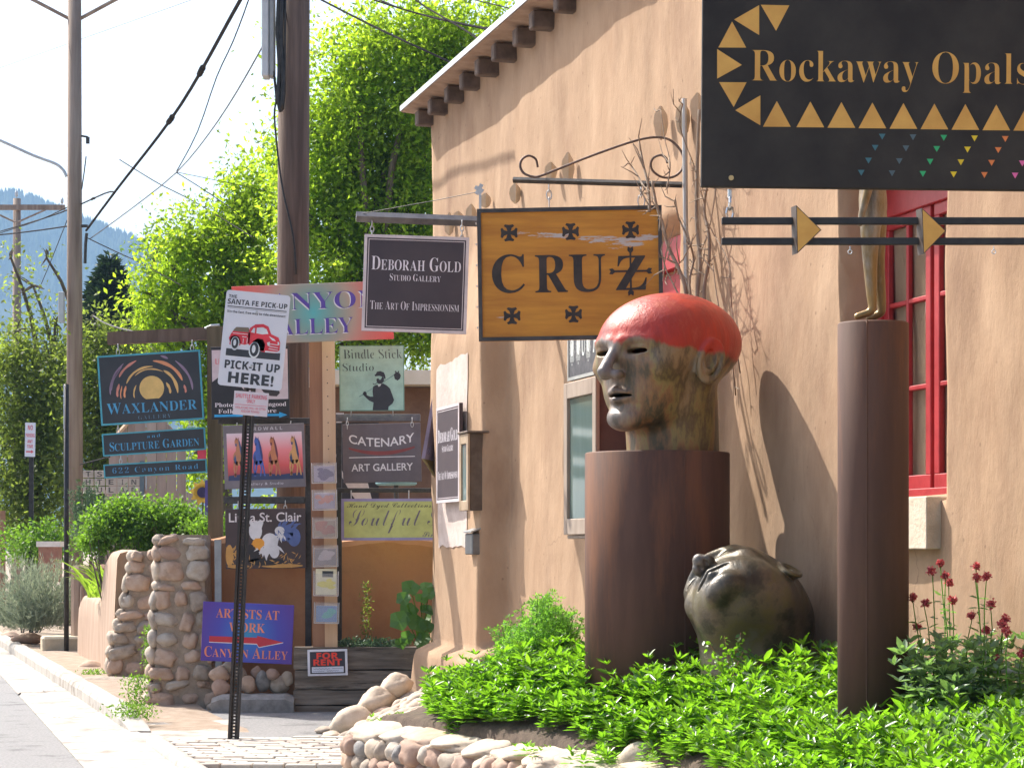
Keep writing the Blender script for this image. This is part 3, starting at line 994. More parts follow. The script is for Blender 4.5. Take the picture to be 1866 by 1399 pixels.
# scroll bracket
SCR = mat('brown_wrought_iron', (.11, .07, .055), (.18, .125, .10), rough=.6, metal=.4, scale=20)
br = thing('scroll_bracket', 'wrought iron bracket with scrolled ends on a thin upright against the wall', 'bracket', tuple(P(1248, 330, 14.1)))
def path_px(pts, Y0, Y1=None):
    n = len(pts); Y1 = Y1 or Y0
    return [P(x, y, Y0 + (Y1 - Y0) * i / max(1, n - 1)) for i, (x, y) in enumerate(pts)]
mb = MB(); a = P(935, 328, 14.3); b_ = P(1243, 337, 14.1); mid = (a + b_) / 2; d = b_ - a
mb.tube([a, b_], .019, 4); mb.build('arm', METALDK, br)
def smooth_path(pts, n=6):
    out = []
    for i in range(len(pts) - 1):
        p0 = pts[max(0, i - 1)]; p1 = pts[i]; p2 = pts[i + 1]; p3 = pts[min(len(pts) - 1, i + 2)]
        for k in range(n):
            t = k / n
            out.append(tuple(.5 * ((2 * b) + (-a + c) * t + (2 * a - 5 * b + 4 * c - dd) * t * t + (-a + 3 * b - 3 * c + dd) * t ** 3)
                             for a, b, c, dd in zip(p0, p1, p2, p3)))
    out.append(tuple(pts[-1]))
    return out
sc = [(980, 305), (976, 290), (963, 284), (951, 291), (948, 304), (955, 316), (970, 322), (984, 321), (1020, 307), (1060, 291), (1100, 276), (1150, 259), (1185, 251),
      (1212, 252), (1232, 264), (1245, 285), (1243, 308), (1228, 322), (1207, 323), (1190, 312), (1186, 298), (1192, 287), (1205, 283), (1214, 289), (1216, 297)]
mb = MB(); mb.tube(path_px(smooth_path(sc, 5), 14.3, 14.1), .008, 6); mb.build('scroll', SCR, br, smooth=True)
mb = MB(); mb.tube([P(1247, 180, 14.12), P(1252, 640, 14.12)], .016, 8)
mb.build('upright', mat('pale_galvanised_pipe', (.42, .40, .37), (.52, .50, .47), rough=.5, metal=.4, scale=5), br)
mb = MB()
for u, vt in ((1000, 335), (1168, 338)): chain(mb, P(u, vt, 14.28), P(u + 1, 376, 14.28), r=.012, link=.045)
mb.build('chain', GALV, br)

# ------------------------------------------------------------------ dark studio sign on a bar
DK = mat('plum_black_signboard', sh(58, 48, 54, 1.1), sh(66, 56, 60, 1.1), rough=.5, scale=4)
WHT = flatm(214, 208, 214)
def studio_board(sg, k=1.0):
    sg.frame(flatm(196, 186, 188), 5.5 * k, depth=.004)
    sg.frame(flatm(196, 186, 188), 1.3 * k, depth=.002, inset=8 * k, name='inner_line')
    mb = MB()
    sg.caps(mb, 'DEBORAH GOLD', -81 * k, -24 * k, 82 * k, 25 * k, small=.76, off=-.008)
    sg.caps(mb, 'STUDIO GALLERY', -47 * k, -5 * k, 46 * k, 13 * k, small=.8, off=-.012)
    sg.caps(mb, 'THE ART OF IMPRESSIONISM', -81 * k, 48 * k, 81 * k, 16 * k, small=.78, off=-.014)
    sg.put(mb, 'lettering', WHT)
dg_ = Sign('hanging_sign', 'plum black studio gallery sign with white border hanging from a grey bar', 757, 518, 191, 176, 17.6, DK, roll=1.9, th=.02)
studio_board(dg_)
ar = thing('sign_bar', 'grey square bar holding the plum black sign with a small cross finial', 'bracket', tuple(P(880, 403, 17.7)))
mb = MB(); mb.tube([P(649, 395, 17.6), P(905, 405, 17.75)], .041, 4); mb.build('bar', mat('grey_steel_bar', (.10, .10, .115), (.17, .165, .175), rough=.5, scale=12, metal=.3), ar)
mb = MB(); mb.box(P(875, 368, 17.4), (.018, .018, .22)); c = P(873, 345, 17.4)
mb.box(c, (.07, .02, .028), Matrix.Rotation(.5, 4, 'Y')); mb.box(c + Vector((0, .002, 0)), (.028, .022, .085), Matrix.Rotation(.5, 4, 'Y')); mb.build('cross_finial', GALV, ar)
mb = MB(); mb.tube([P(650, 391, 17.6), P(790, 366, 17.5), P(870, 350, 17.4)], .003, 4); mb.build('stay_wire', METALDK, ar)
mb = MB()
for u in (678, 842): chain(mb, P(u, 403, 17.6), P(u, 432 if u < 700 else 438, 17.6), r=.012, link=.035)
mb.build('chain', GALV, ar)

# ------------------------------------------------------------------ red, grey and turquoise alley sign on the lumber post
CA = radial('alley_sign_blend', [(0, (84, 166, 168)), (.25, (120, 148, 140)), (.5, (168, 146, 130)), (.72, (196, 112, 100)), (1, (218, 84, 76))], .01, 0, .72)
ca = Sign('post_sign', 'wide red to turquoise sign in purple letters for the alley on the lumber post', 570, 570, 292, 106, 21.0, CA, roll=-2.1, th=.02)
for nm, mm, ox, oy, L in (('lettering_highlight', flatm(226, 214, 226), -1.8, 1.6, 1), ('lettering', flatm(88, 66, 150), 0, 0, 3)):
    mb = MB()
    ca.text(mb, 'CANYON', 4 + ox, -22 + oy, 236, 31, 'serif', off=-.012, layer=L)
    ca.text(mb, 'ALLEY', 5 + ox, 24 + oy, 136, 28, 'serif', off=-.012, layer=L)
    ca.put(mb, nm, mm)
lp = thing('lumber_post', 'tall post of one pale and one reddish board hung with leaflet holders', 'post', tuple(P(592, 1180, 21.25)))
mb = MB(); a = P(597.5, 530, 21.25); b_ = P(604, 1190, 21.25)
def plank(mb, a, b, wx, wy):
    d = (b - a)
    vs = []
    for p in (a, b):
        vs += [p + Vector((-wx / 2, -wy / 2, 0)), p + Vector((wx / 2, -wy / 2, 0)), p + Vector((wx / 2, wy / 2, 0)), p + Vector((-wx / 2, wy / 2, 0))]
    mb.add(vs, [(0, 1, 5, 4), (1, 2, 6, 5), (2, 3, 7, 6), (3, 0, 4, 7), (3, 2, 1, 0), (4, 5, 6, 7)])
    return mb
plank(mb, a, b_, .115, .045); mb.build('pale_board', WOODPALE, lp)
mb = MB(); plank(mb, P(574, 530, 21.3), P(583, 1190, 21.3), .12, .09); mb.build('red_board', WOODRED, lp)
mb = MB()
for k in range(10):
    c = P(596 + k * .4, 650 + k * 24, 21.215); mb.tube([c, c + Vector((0, -.008, 0))], .006, 6)
mb.build('nail_head', METALDK, lp)
ACR = bpy.data.materials.new('clear_acrylic'); ACR.use_nodes = True
_b = ACR.node_tree.nodes['Principled BSDF']; _b.inputs['Base Color'].default_value = (.78, .8, .8, 1); _b.inputs['Roughness'].default_value = .15
_b.inputs['Alpha'].default_value = .13
hc = [((84, 64, 110), (150, 136, 156)), ((180, 116, 104), (146, 132, 150)), ((150, 84, 66), (150, 126, 106)), ((160, 146, 150), (112, 98, 102)), ((206, 196, 80), (206, 200, 170)), ((70, 150, 150), (84, 120, 166))]
hl = ['topmost leaflet holder on the lumber post, violet card inside', 'second leaflet holder from the top, pink card with blue edge', 'third leaflet holder from the top, brown figure card inside',
      'fourth leaflet holder from the top, grey card lying low', 'fifth leaflet holder from the top, yellow card with black picture sticking out', 'lowest leaflet holder on the lumber post, turquoise card inside']
for i, (v0, v1) in enumerate(((843, 880), (892, 929), (942, 980), (993, 1032), (1040, 1085), (1097, 1135))):
    u = 591 + i * .9
    hd = Sign('leaflet_holder', hl[i], u, (v0 + v1) / 2, 45, v1 - v0, 21.12, ACR, roll=random.uniform(-1.5, 1.5), th=.006, cat='leaflet holder', group='leaflet holders on the lumber post', board='back_plate')
    k = hd.s; hh = (v1 - v0) / 2
    mb = MB(); mb.box((0, -.045, -hh * .1 * k), (45 * k, .003, hh * 1.8 * k)); hd.put(mb, 'front_pane', ACR)
    mb = MB()
    for sx in (-1, 1): mb.box((sx * 22.4 * k, -.024, 0), (.003, .038, hh * 2 * k))
    mb.box((0, -.024, -hh * k), (45 * k, .04, .004)); hd.put(mb, 'side_rim', flatm(186, 186, 190))
    c1, c2 = hc[i]
    mb = MB(); mb.box((0, -.022, -(2 if i != 4 else -3) * k), (38 * k, .02, (hh * 1.55 if i != 4 else hh * 2.1) * k), bev=.002); cd = hd.put(mb, 'card_stack', flatm(*c2))
    mb = MB(); random.seed(30 + i)
    for q in range(7):
        cx, cy, rr = random.uniform(-12, 12), random.uniform(-7, 8), random.uniform(5, 10)
        pts = [(cx + rr * (1 + .3 * math.sin(3 * t + q)) * math.cos(t), cy + rr * .6 * math.sin(t)) for t in [2 * math.pi * z / 9 for z in range(9)]]
        pts = [(max(-18, min(18, x)), max(-hh * .7, min(hh * .75, y))) for x, y in pts]
        mb.add([(x * k, -.0335 - .0004 * q, -y * k) for x, y in pts], [tuple(range(9))[::-1]])
    mb.build('card_picture', flatm(*c1), hd.root, world=False)
    if i == 4:
        mb = MB(); mb.box((3 * k, -.0345, 17 * k), (20 * k, .002, 11 * k)); hd.put(mb, 'black_picture', flatm(40, 44, 48))
random.seed(8)

# ------------------------------------------------------------------ white pick-up sign on the leaning perforated post
def rounded(w, h, r, n=5):
    pts = []
    for cx, cy, a0 in ((w - r, -h + r, -90), (w - r, h - r, 0), (-w + r, h - r, 90), (-w + r, -h + r, 180)):
        for k in range(n + 1):
            a = math.radians(a0 + 90 * k / n); pts.append((cx + r * math.cos(a), cy + r * math.sin(a)))
    return pts
pk = Sign('street_sign', 'tall white shuttle stop sign with a red truck on the leaning perforated post', 463, 620, 117, 174, 17.45, None, roll=5.6, th=.004, board=None)
mb = MB(); pts = rounded(58.5, 87, 6); k = pk.s; n = len(pts)
mb.add([(x * k, -.002, -y * k) for x, y in pts] + [(x * k, .002, -y * k) for x, y in pts], [tuple(range(n))[::-1], tuple(range(n, 2 * n))] + [(i, (i + 1) % n, (i + 1) % n + n, i + n) for i in range(n)])
pk.put(mb, 'board', mat('white_sign_sheet', (.62, .65, .72), (.68, .70, .76), rough=.35, scale=3))
INK = flatm(50, 54, 60)
mb = MB()
pk.text(mb, 'THE', -46, -76, 15, 6, 'bold'); pk.text(mb, 'SANTA FE PICK-UP', 0, -66.5, 109, 9.5, 'bold')
pk.text(mb, "It's the fast, free way to ride downtown!", 0, -48, 107, 6, 'bold')
pk.poly([(-54, -58.5), (54, -58.5), (54, -57), (-54, -57)], None, mb=mb); pk.poly([(-54, -55.4), (54, -55.4), (54, -54.9), (-54, -54.9)], None, mb=mb)
pk.poly([(-49, 19), (50, 19), (50, 32), (-49, 32)], None, mb=mb)
pk.text(mb, 'PICK-IT UP', 1.5, 47.5, 101, 15.5, 'bold', off=.01); pk.text(mb, 'HERE!', 1, 71, 83, 20, 'bold', off=.02)
pk.put(mb, 'lettering', INK)
# red truck, drawn in the sign's own pixels
RD = flatm(206, 52, 66); WH2 = flatm(206, 212, 226)
mb = MB()
for p in ([(-43, -8), (-40, -13), (-8, -13), (-8, 6), (-16, 10), (-44, 6), (-46, 0)], [(-12, -12), (-9, -22), (0, -29), (14, -31), (24, -27), (30, -14), (44, -9), (48, 0), (48, 14), (40, 20), (20, 20), (4, 16), (-10, 8)],
          [(-44, 6), (-43, -2), (-36, -6), (-28, -4), (-24, 4), (-24, 12), (-44, 12)], [(-3, 14), (-2, 2), (6, -4), (16, -3), (21, 6), (20, 18), (0, 18)]):
    pk.poly(p, None, mb=mb, layer=2)
pk.put(mb, 'truck_body', RD)
mb = MB()
for p in ([(-7, -14), (-3, -22), (0, -22), (0, -13)], [(3, -13), (3, -23), (14, -25), (21, -22), (25, -14), (14, -12)], [(24, 2), (29, 0), (30, 6), (26, 8)], [(43, -1), (46, -1), (47, 4), (44, 5)],
          [(28, 3), (44, 4), (44, 5.2), (28, 4.4)], [(28, 7.5), (45, 9), (45, 10.2), (28, 9)], [(28, 12), (45, 13.5), (45, 14.7), (28, 13.4)], [(22, 17), (46, 17), (46, 19.4), (22, 20)],
          [(-40, -10), (-12, -10), (-12, -9), (-40, -9)], [(-22, -5), (-14, -5), (-14, -3.8), (-22, -3.8)], [(26, -10), (36, -6), (40, -2), (33, -3)], [(-20, -1), (-19, -1), (-19, 8), (-20, 8)], [(-13, -3), (-12, -3), (-12, 7), (-13, 7)]):
    pk.poly(p, None, mb=mb, layer=3)
def disc(sg, mb, cx, cy, rx, ry, layer, n=16): sg.poly([(cx + rx * math.cos(2 * math.pi * t / n), cy + ry * math.sin(2 * math.pi * t / n)) for t in range(n)], None, mb=mb, layer=layer)
disc(pk, mb, -34, 9, 8, 12.5, 3); disc(pk, mb, 2, 18, 10, 15, 3)
pk.put(mb, 'truck_highlight', WH2)
mb = MB(); disc(pk, mb, -34, 8, 6.3, 10.5, 4); pk.put(mb, 'truck_tyre', INK); mb = MB(); disc(pk, mb, 2, 16.5, 8, 13, 4); pk.put(mb, 'truck_tyre', INK)
mb = MB(); disc(pk, mb, -34.5, 7.5, 2.6, 6, 5); disc(pk, mb, 1, 16, 3.4, 7.5, 5); pk.put(mb, 'truck_hub', WH2)
mb = MB()
pk.poly([(-38, -17), (-34, -21), (-12, -22), (-10, -17), (-12, -13), (-40, -13)], None, mb=mb, layer=2); pk.put(mb, 'truck_load', flatm(112, 100, 84))
mb = MB()
for y in (-52, 46): 
    c = Vector(pk.lp(0, y, 2)); mb.tube([c, c + Vector((0, -.008, 0))], .009, 8)
pk.put(mb, 'bolt', GALV)
shs = Sign('street_sign', 'small pinkish shuttle parking notice fixed below the white truck sign', 457, 735.5, 63, 43, 17.45, mat('pinkish_sign_sheet', (.60, .55, .60), (.66, .61, .66), rough=.4, scale=4), roll=4.6, th=.003, bev=.001)
mb = MB()
shs.text(mb, 'SHUTTLE PARKING', 0, -13, 57, 7.5, 'bold', off=-.01); shs.text(mb, 'ONLY', 0, -4.5, 15, 7, 'bold', off=-.01)
shs.poly([(-29, 2.4), (29, 2.4), (29, 3.2), (-29, 3.2)], None, mb=mb)
shs.text(mb, 'VIOLATORS WILL BE CITED', 0, 8.2, 56, 4.2); shs.text(mb, 'AND/OR TOWED', 0, 14.5, 34, 4.2)
shs.put(mb, 'lettering', flatm(206, 76, 96))
up = thing('sign_post', 'leaning dark perforated steel post carrying the white truck sign', 'post', tuple(P(424, 1360, 17.5)))
mb = MB()
base = P(424.5, 1362, 17.5); top = P(463, 548, 17.5); ax_ = (top - base).normalized(); L = (top - base).length
xx = Vector((1, .1, 0)); xx = (xx - ax_ * xx.dot(ax_)).normalized(); yy = ax_.cross(xx)
if yy.y < 0: yy = -yy
sec = [(-.044, .0), (-.026, .0), (-.016, .034), (-.007, .034)]
sec2 = [(.007, .034), (.016, .034), (.026, .0), (.044, .0)]
for S in (sec, sec2):
    for a, b_ in zip(S[:-1], S[1:]):
        for off in (0, .003):
            q = [base + xx * a[0] + yy * (a[1] + off), base + xx * b_[0] + yy * (b_[1] + off)]
            mb.add([q[0], q[1], q[1] + ax_ * L, q[0] + ax_ * L], [(0, 1, 2, 3)])
t = 0
while t < L:
    for (a, h) in ((0, .015),):
        q0 = base + xx * -.007 + yy * .034 + ax_ * t
        mb.add([q0, q0 + xx * .014, q0 + xx * .014 + ax_ * h, q0 + ax_ * h], [(0, 1, 2, 3)])
    t += .0254
mb.build('channel', mat('dark_post_paint', (.030, .027, .027), (.05, .042, .04), rough=.4, metal=.5, scale=9, color3=(.10, .05, .035), scale3=3, mix3=(.6, .75)), up)

# ------------------------------------------------------------------ gallery sign group on the dark timber post at the left
TEAL = flatm(70, 150, 166)
wxp = thing('timber_sign_post', 'dark timber post with cross beam holding the blue edged gallery boards', 'post', tuple(P(392, 1010, 22.5)))
mb = MB(); plank(mb, P(391, 596, 22.5), P(394, 1180, 22.5), .135, .12); mb.build('post', mat('dark_olive_timber', (.10, .08, .045), (.17, .135, .085), rough=.9, scale=9, stretch=(1, 1, .1), bump=.5), wxp)
mb = MB(); a = P(197, 617, 22.6); b_ = P(415, 606, 22.6); 
mb.add([a + Vector((0, -.05, .06)), a + Vector((0, -.05, -.06)), b_ + Vector((0, -.05, -.06)), b_ + Vector((0, -.05, .06)), a + Vector((0, .06, .06)), a + Vector((0, .06, -.06)), b_ + Vector((0, .06, -.06)), b_ + Vector((0, .06, .06))],
       [(0, 1, 2, 3), (7, 6, 5, 4), (4, 5, 1, 0), (3, 2, 6, 7), (4, 0, 3, 7), (1, 5, 6, 2)])
mb.build('beam', WOODDK, wxp)
mb = MB(); mb.tube([P(374, 598, 22.5), P(385, 593, 22.45), P(400, 592, 22.45)], .012, 6); mb.build('strap', GALV, wxp)
WB = mat('gallery_board_black', sh(44, 47, 52, 1.0), sh(54, 56, 60, 1.0), rough=.5, scale=4)
wx = Sign('hanging_sign', 'blue edged gallery sign with a yellow sun inside orange and lilac rings', 275, 706.5, 188, 127, 22.3, WB, roll=-3.6, th=.03)
wx.frame(TEAL, 3.2, depth=.004)
def brush(sg, mb, cx, cy, r, a0, a1, w, layer=1, n=16, ph=0):
    """painted arc of uneven width, angles in degrees, 0 right, 90 up"""
    vs = []
    for i in range(n + 1):
        a = math.radians(a0 + (a1 - a0) * i / n)
        ww = w * (.25 + .75 * math.sin(math.pi * min(1, max(0, i / n)) ) ** .5) * (1 + .18 * math.sin(i * .7 + ph))
        rr = r * (1 + .008 * math.sin(i * .35 + ph))
        vs += [sg.lp(cx + (rr - ww / 2) * math.cos(a), cy - (rr - ww / 2) * math.sin(a), layer), sg.lp(cx + (rr + ww / 2) * math.cos(a), cy - (rr + ww / 2) * math.sin(a), layer)]
    mb.add(vs, [(2 * i, 2 * i + 2, 2 * i + 3, 2 * i + 1) for i in range(n)])
LIL, SAL, ORG, TAN = flatm(132, 112, 132), flatm(190, 124, 108), flatm(206, 138, 96), flatm(202, 164, 100)
mb = MB(); brush(wx, mb, 2, 11, 76, 178, 130, 4); brush(wx, mb, 2, 11, 74, 172, 135, 3); brush(wx, mb, 3, 11, 73, 2, 52, 4.5); brush(wx, mb, 2, 11, 70, 62, 74, 4, n=6); wx.put(mb, 'lilac_ring', LIL)
mb = MB(); brush(wx, mb, 2, 11, 63, 182, 160, 4.5); brush(wx, mb, 2, 11, 67, 150, 112, 4.5); brush(wx, mb, 2, 11, 61, -2, 12, 4); brush(wx, mb, 2, 10, 29, 105, 55, 3); wx.put(mb, 'salmon_ring', SAL)
mb = MB(); brush(wx, mb, 2, 11, 50, 185, 160, 4); brush(wx, mb, 2, 11, 60, 20, 85, 6); brush(wx, mb, 2, 11, 57, 186, 162, 2.2); wx.put(mb, 'orange_ring', ORG)
mb = MB(); brush(wx, mb, 2, 11, 50, 155, 85, 4); brush(wx, mb, 2, 11, 45, 130, 60, 2.5); brush(wx, mb, 2, 11, 47, 60, -2, 5.5); brush(wx, mb, 2, 11, 33, 190, 148, 2.6); brush(wx, mb, 2, 11, 33, -3, 35, 4.5); wx.put(mb, 'tan_ring', TAN)
pts = [(2 + 22.5 * math.cos(math.radians(a)), 1 - 22.5 * math.sin(math.radians(a))) for a in range(-58, 240, 11)]
pts = [(x, min(y, 20.5)) for x, y in pts]
wx.poly(pts, flatm(206, 172, 104), name='painted_sun', layer=2)
mb = MB(); wx.caps(mb, 'WAXLANDER', -82, 44, 82, 20, small=.88, off=-.008); wx.put(mb, 'lettering', flatm(74, 150, 190))
mb = MB(); wx.text(mb, 'GALLERY', 4, 53, 60, 7, 'serif', off=-.02, space=1.35); wx.put(mb, 'small_lettering', flatm(84, 116, 136))
w2 = Sign('hanging_sign', 'blue edged board naming the sculpture garden, middle of the three gallery boards', 281, 805, 188, 41, 22.3, WB, roll=-3.8, th=.03)
w2.frame(TEAL, 2.6, depth=.004)
mb = MB(); w2.text(mb, 'and', 0, -11, 24, 6, 'serif', off=-.015, space=1.4); w2.caps(mb, 'SCULPTURE GARDEN', -81, 12, 82, 16, small=.84, off=-.01); w2.put(mb, 'lettering', flatm(74, 150, 190))
w3 = Sign('hanging_sign', 'narrow blue edged street number board, lowest of the three gallery boards', 283.5, 853.5, 188, 25, 22.3, WB, roll=-3.3, th=.03)
w3.frame(TEAL, 2.4, depth=.004)
mb = MB(); w3.text(mb, '622 Canyon Road', 0, 1, 156, 13, 'serif', off=-.018, space=1.3); w3.put(mb, 'lettering', flatm(74, 140, 180))
for a, b_, sg in (((215, 628), (215, 646), wx), ((350, 621), (350, 638), wx), ((215, 773), (216, 788), w2), ((345, 765), (346, 779), w2), ((220, 829), (220, 844), w3), ((345, 822), (346, 837), w3)):
    mb = MB(); chain(mb, P(*a, 22.3), P(*b_, 22.3), r=.01, link=.035); mb.build('chain', GALV, sg.root)

# ------------------------------------------------------------------ black arrow sign behind the truck sign
pf = Sign('post_sign', 'black and white photography sign with a blue arrow, half hidden by the truck sign', 456, 697, 142, 132, 21.5, flatm(34, 34, 38), roll=-1, th=.02)
pf.poly([(-69, -60), (69, -60), (69, 31), (20, 31), (-5, 20), (-30, -8), (-50, -16), (-69, -2)], flatm(184, 174, 180), name='pale_print')
pf.poly([(20, 12), (52, 14), (54, 20), (48, 26), (36, 25), (24, 18)], flatm(46, 42, 44), name='dark_print', layer=2)
mb = MB(); pf.text(mb, 'UR', -52, -38, 22, 13, 'outline'); pf.put(mb, 'red_lettering', flatm(190, 60, 70))
mb = MB(); pf.text(mb, 'Photography Livengood', 0, 41, 130, 10, 'serif', off=-.006); pf.text(mb, 'Folk Art & More', -6, 51.5, 106, 8, 'serif', off=-.006); pf.put(mb, 'lettering', WHT)
pf.poly([(-66, 57.5), (52, 57.5), (52, 54.2), (67, 60), (52, 65), (52, 61.8), (-66, 61.8)], flatm(44, 150, 206), name='blue_arrow', layer=2)
fr1 = thing('steel_sign_frame', 'dark steel tube frame holding the horse and rooster painting signs', 'frame', tuple(P(562, 1180, 21.7)))
def tubepx(mb, a, b, Y, w): return mb.box((P(*a, Y) + P(*b, Y)) / 2, (max(w, abs(b[0] - a[0]) * Y / F), .05, max(w, abs(b[1] - a[1]) * Y / F)), bev=.004)
for nm, a, b_, w_ in (('top_bar', (398, 767), (568, 767), .06), ('middle_bar', (408, 911), (556, 911), .066), ('upright', (562, 774), (562, 1180), .058)):
    mb = MB(); tubepx(mb, a, b_, 21.7, w_); mb.build(nm, METALDK, fr1)
hs = Sign('hanging_sign', 'grey bordered sign with a painting of four running horses on pink', 482, 831, 148, 116, 21.6, flatm(112, 106, 112), roll=-1.8, th=.015)
mb = MB(); s_ = hs.s
mb.add([hs.lp(x, y, 1) for x, y in [(-68, -43), (69, -43), (70, 43), (-67, 43)]], [(3, 2, 1, 0)])
hs.put(mb, 'painting', radial('horse_painting_sky', [(0, (116, 60, 66)), (.3, (200, 84, 84)), (.62, (226, 130, 134)), (1, (214, 196, 206))], 0, .0, 43 * s_, lin_v=True))
hs.poly([(-66, 34), (-20, 30), (30, 34), (69, 31), (70, 43), (-67, 43)], flatm(48, 60, 96), name='painted_ground', layer=2)
for (a, c1, c2, dx) in ((-48, (176, 120, 88), (70, 84, 120), 0), (-12, (70, 96, 170), (52, 66, 120), 1), (16, (186, 120, 84), (110, 60, 70), 2), (54, (196, 150, 96), (60, 70, 104), 3)):
    mb = MB()
    disc(hs, mb, a, 2, 9, 14, 3); disc(hs, mb, a + 1.5, -14, 5, 13, 3.2); disc(hs, mb, a - 2, -27, 3.6, 7, 3.4)
    hs.poly([(a - 4, -31), (a - 3, -37), (a - .5, -32)], None, mb=mb, layer=3.4); hs.poly([(a, -31), (a + 2, -36), (a + 2.5, -29)], None, mb=mb, layer=3.4)
    for lx, kx, fx in ((-6, -8, -5), (-2.5, -3, -7), (4, 6, 4), (7, 10, 12)):
        hs.poly([(a + lx - 2, 8), (a + lx + 2, 8), (a + kx + 1.3, 22), (a + fx + 1.2, 36), (a + fx - 1.2, 36), (a + kx - 1.2, 22)], None, mb=mb, layer=3)
    h_ = hs.put(mb, 'painted_horse', flatm(*c1))
    mb = MB()
    hs.poly([(a + 1, -33), (a + 4, -28), (a + 7, -16), (a + 9, -2), (a + 8, 8), (a + 5, -4), (a + 3, -18)], None, mb=mb, layer=4)
    hs.poly([(a - 8, 4), (a - 5, -5), (a - 3, 6), (a - 5, 13)], None, mb=mb, layer=4)
    disc(hs, mb, a - 3, -22, 1.6, 3, 4)
    mb.build('painted_mane', flatm(*c2), hs.root, world=False)
mb = MB(); hs.text(mb, 'BIRDWALL', 0, -50.5, 68, 6, 'bold', off=-.01, space=1.5); hs.text(mb, 'Gallery & Studio', 0, 50.5, 66, 6, None, off=.005, space=1.2); hs.put(mb, 'lettering', flatm(196, 192, 200))
lc = Sign('hanging_sign', 'brown sign with a painted white and orange rooster, hung under the horses', 484, 981, 146, 109, 21.6, flatm(66, 52, 52), roll=-.8, th=.015)
random.seed(5)
def feathers(mb, cx, cy, n, a0, a1, L, w, layer, spread=8):
    for i in range(n):
        a = math.radians(random.uniform(a0, a1)); l = L * random.uniform(.6, 1.1)
        x, y = cx + random.uniform(-spread, spread), cy + random.uniform(-spread, spread) * .7
        dx, dy = math.cos(a), -math.sin(a); ww = w * random.uniform(.6, 1.2)
        cl = lambda p: (max(-72, min(72, p[0])), max(-34, min(53.5, p[1])))
        lc.poly([cl((x, y)), cl((x + dx * l * .5 + dy * ww, y + dy * l * .5 - dx * ww)), cl((x + dx * l, y + dy * l)), cl((x + dx * l * .5 - dy * ww, y + dy * l * .5 + dx * ww))], None, mb=mb, layer=layer + i * .02)
for nm, c, args in (('painted_straw', (186, 138, 72), [(-66, 30, 34, 20, 160, 14, 1.6, 1, 14), (-30, 50, 50, 10, 170, 14, 1.2, 1, 40), (40, 50, 40, 10, 170, 12, 1.2, 1, 30)]),
                    ('painted_shadow', (40, 34, 36), [(-30, 22, 20, 0, 360, 14, 5, 2, 14)]),
                    ('painted_blue_tail', (84, 100, 150), [(34, -16, 26, -80, 80, 26, 2.4, 3, 14)]),
                    ('painted_white_feather', (206, 204, 206), [(-16, -14, 24, 60, 120, 22, 3.4, 4, 9), (8, 10, 34, 200, 320, 24, 3.4, 4, 13), (28, -8, 10, 200, 300, 16, 2, 4, 6)]),
                    ('painted_orange_breast', (222, 148, 50), [(-14, 10, 16, 0, 360, 10, 3, 5, 5)])):
    mb = MB()
    for (nm_, x_, y_, rx_, ry_, l_) in (('painted_shadow', -26, 28, 20, 14, 1.6), ('painted_shadow', 0, 42, 34, 7, 1.6), ('painted_straw', -66, 30, 7, 20, .8), ('painted_straw', -50, 50, 20, 3.5, .8), ('painted_straw', 30, 50, 38, 3.5, .8), ('painted_blue_tail', 34, -10, 17, 15, 2.4), ('painted_blue_tail', 52, -2, 12, 17, 2.4),
                                        ('painted_white_feather', -18, -14, 12, 17, 3.4), ('painted_white_feather', 8, 6, 15, 16, 3.4), ('painted_white_feather', 16, 24, 9, 12, 3.4), ('painted_white_feather', 26, -14, 9, 8, 3.4), ('painted_orange_breast', -13, 8, 11, 9, 4.6)):
        if nm_ == nm: disc(lc, mb, x_, y_, rx_, ry_, l_)
    for q in args: feathers(mb, *q)
    lc.put(mb, nm, flatm(*c))
mb = MB(); lc.text(mb, 'Linda St. Clair', 0, -39, 132, 17, None, off=.012, layer=7); lc.put(mb, 'lettering', flatm(214, 206, 206))
for sg, pr in ((hs, ((432, 773, 777), (530, 770, 774))), (lc, ((434, 916, 928), (520, 915, 927)))):
    mb = MB()
    for u, v0, v1 in pr: chain(mb, P(u, v0 - 2, 21.6), P(u, v1 + 2, 21.6), r=.01, link=.03)
    mb.build('hook', GALV, sg.root)

# ------------------------------------------------------------------ right hand frame of signs
fr2 = thing('steel_sign_frame', 'grey and black steel bars holding the three signs right of the lumber post', 'frame', tuple(P(700, 1000, 21.6)))
mb = MB(); tubepx(mb, (610, 761), (766, 761), 21.6, .066); mb.build('top_bar', mat('grey_steel_bar', (.1, .1, .11)), fr2)
mb = MB(); tubepx(mb, (612, 893), (830, 893), 21.6, .042); mb.build('lower_bar', METALDK, fr2)
mb = MB(); tubepx(mb, (618, 770), (618, 1190), 21.68, .05); mb.build('upright', METALDK, fr2)
mb = MB(); tubepx(mb, (838, 700), (838, 1190), 21.68, .05); mb.build('upright', METALDK, fr2)
bs = Sign('post_sign', 'square pale green studio sign with a bearded man in a bowler hat', 677.5, 689, 118, 119, 21.5, flatm(146, 184, 174), roll=-.4, th=.015)
bs.frame(flatm(104, 146, 132), 1.6, depth=.002)
mb = MB(); GI = flatm(64, 82, 84)
bs.text(mb, 'Bindle Stick', 1, -44, 108, 17, 'italic', off=-.016, warp=lambda a, b: (a - (b + 44) * -.28, b)); bs.text(mb, 'Studio', -25.5, -20, 58, 14, 'italic', off=-.016, warp=lambda a, b: (a + (b + 20) * .28, b)); bs.put(mb, 'lettering', GI)
def z4(x, y): return (x / 3.587 + 560 - 677.5, y / 3.587 + 610 - 689)
NAVY = flatm(44, 50, 58)
mb = MB()
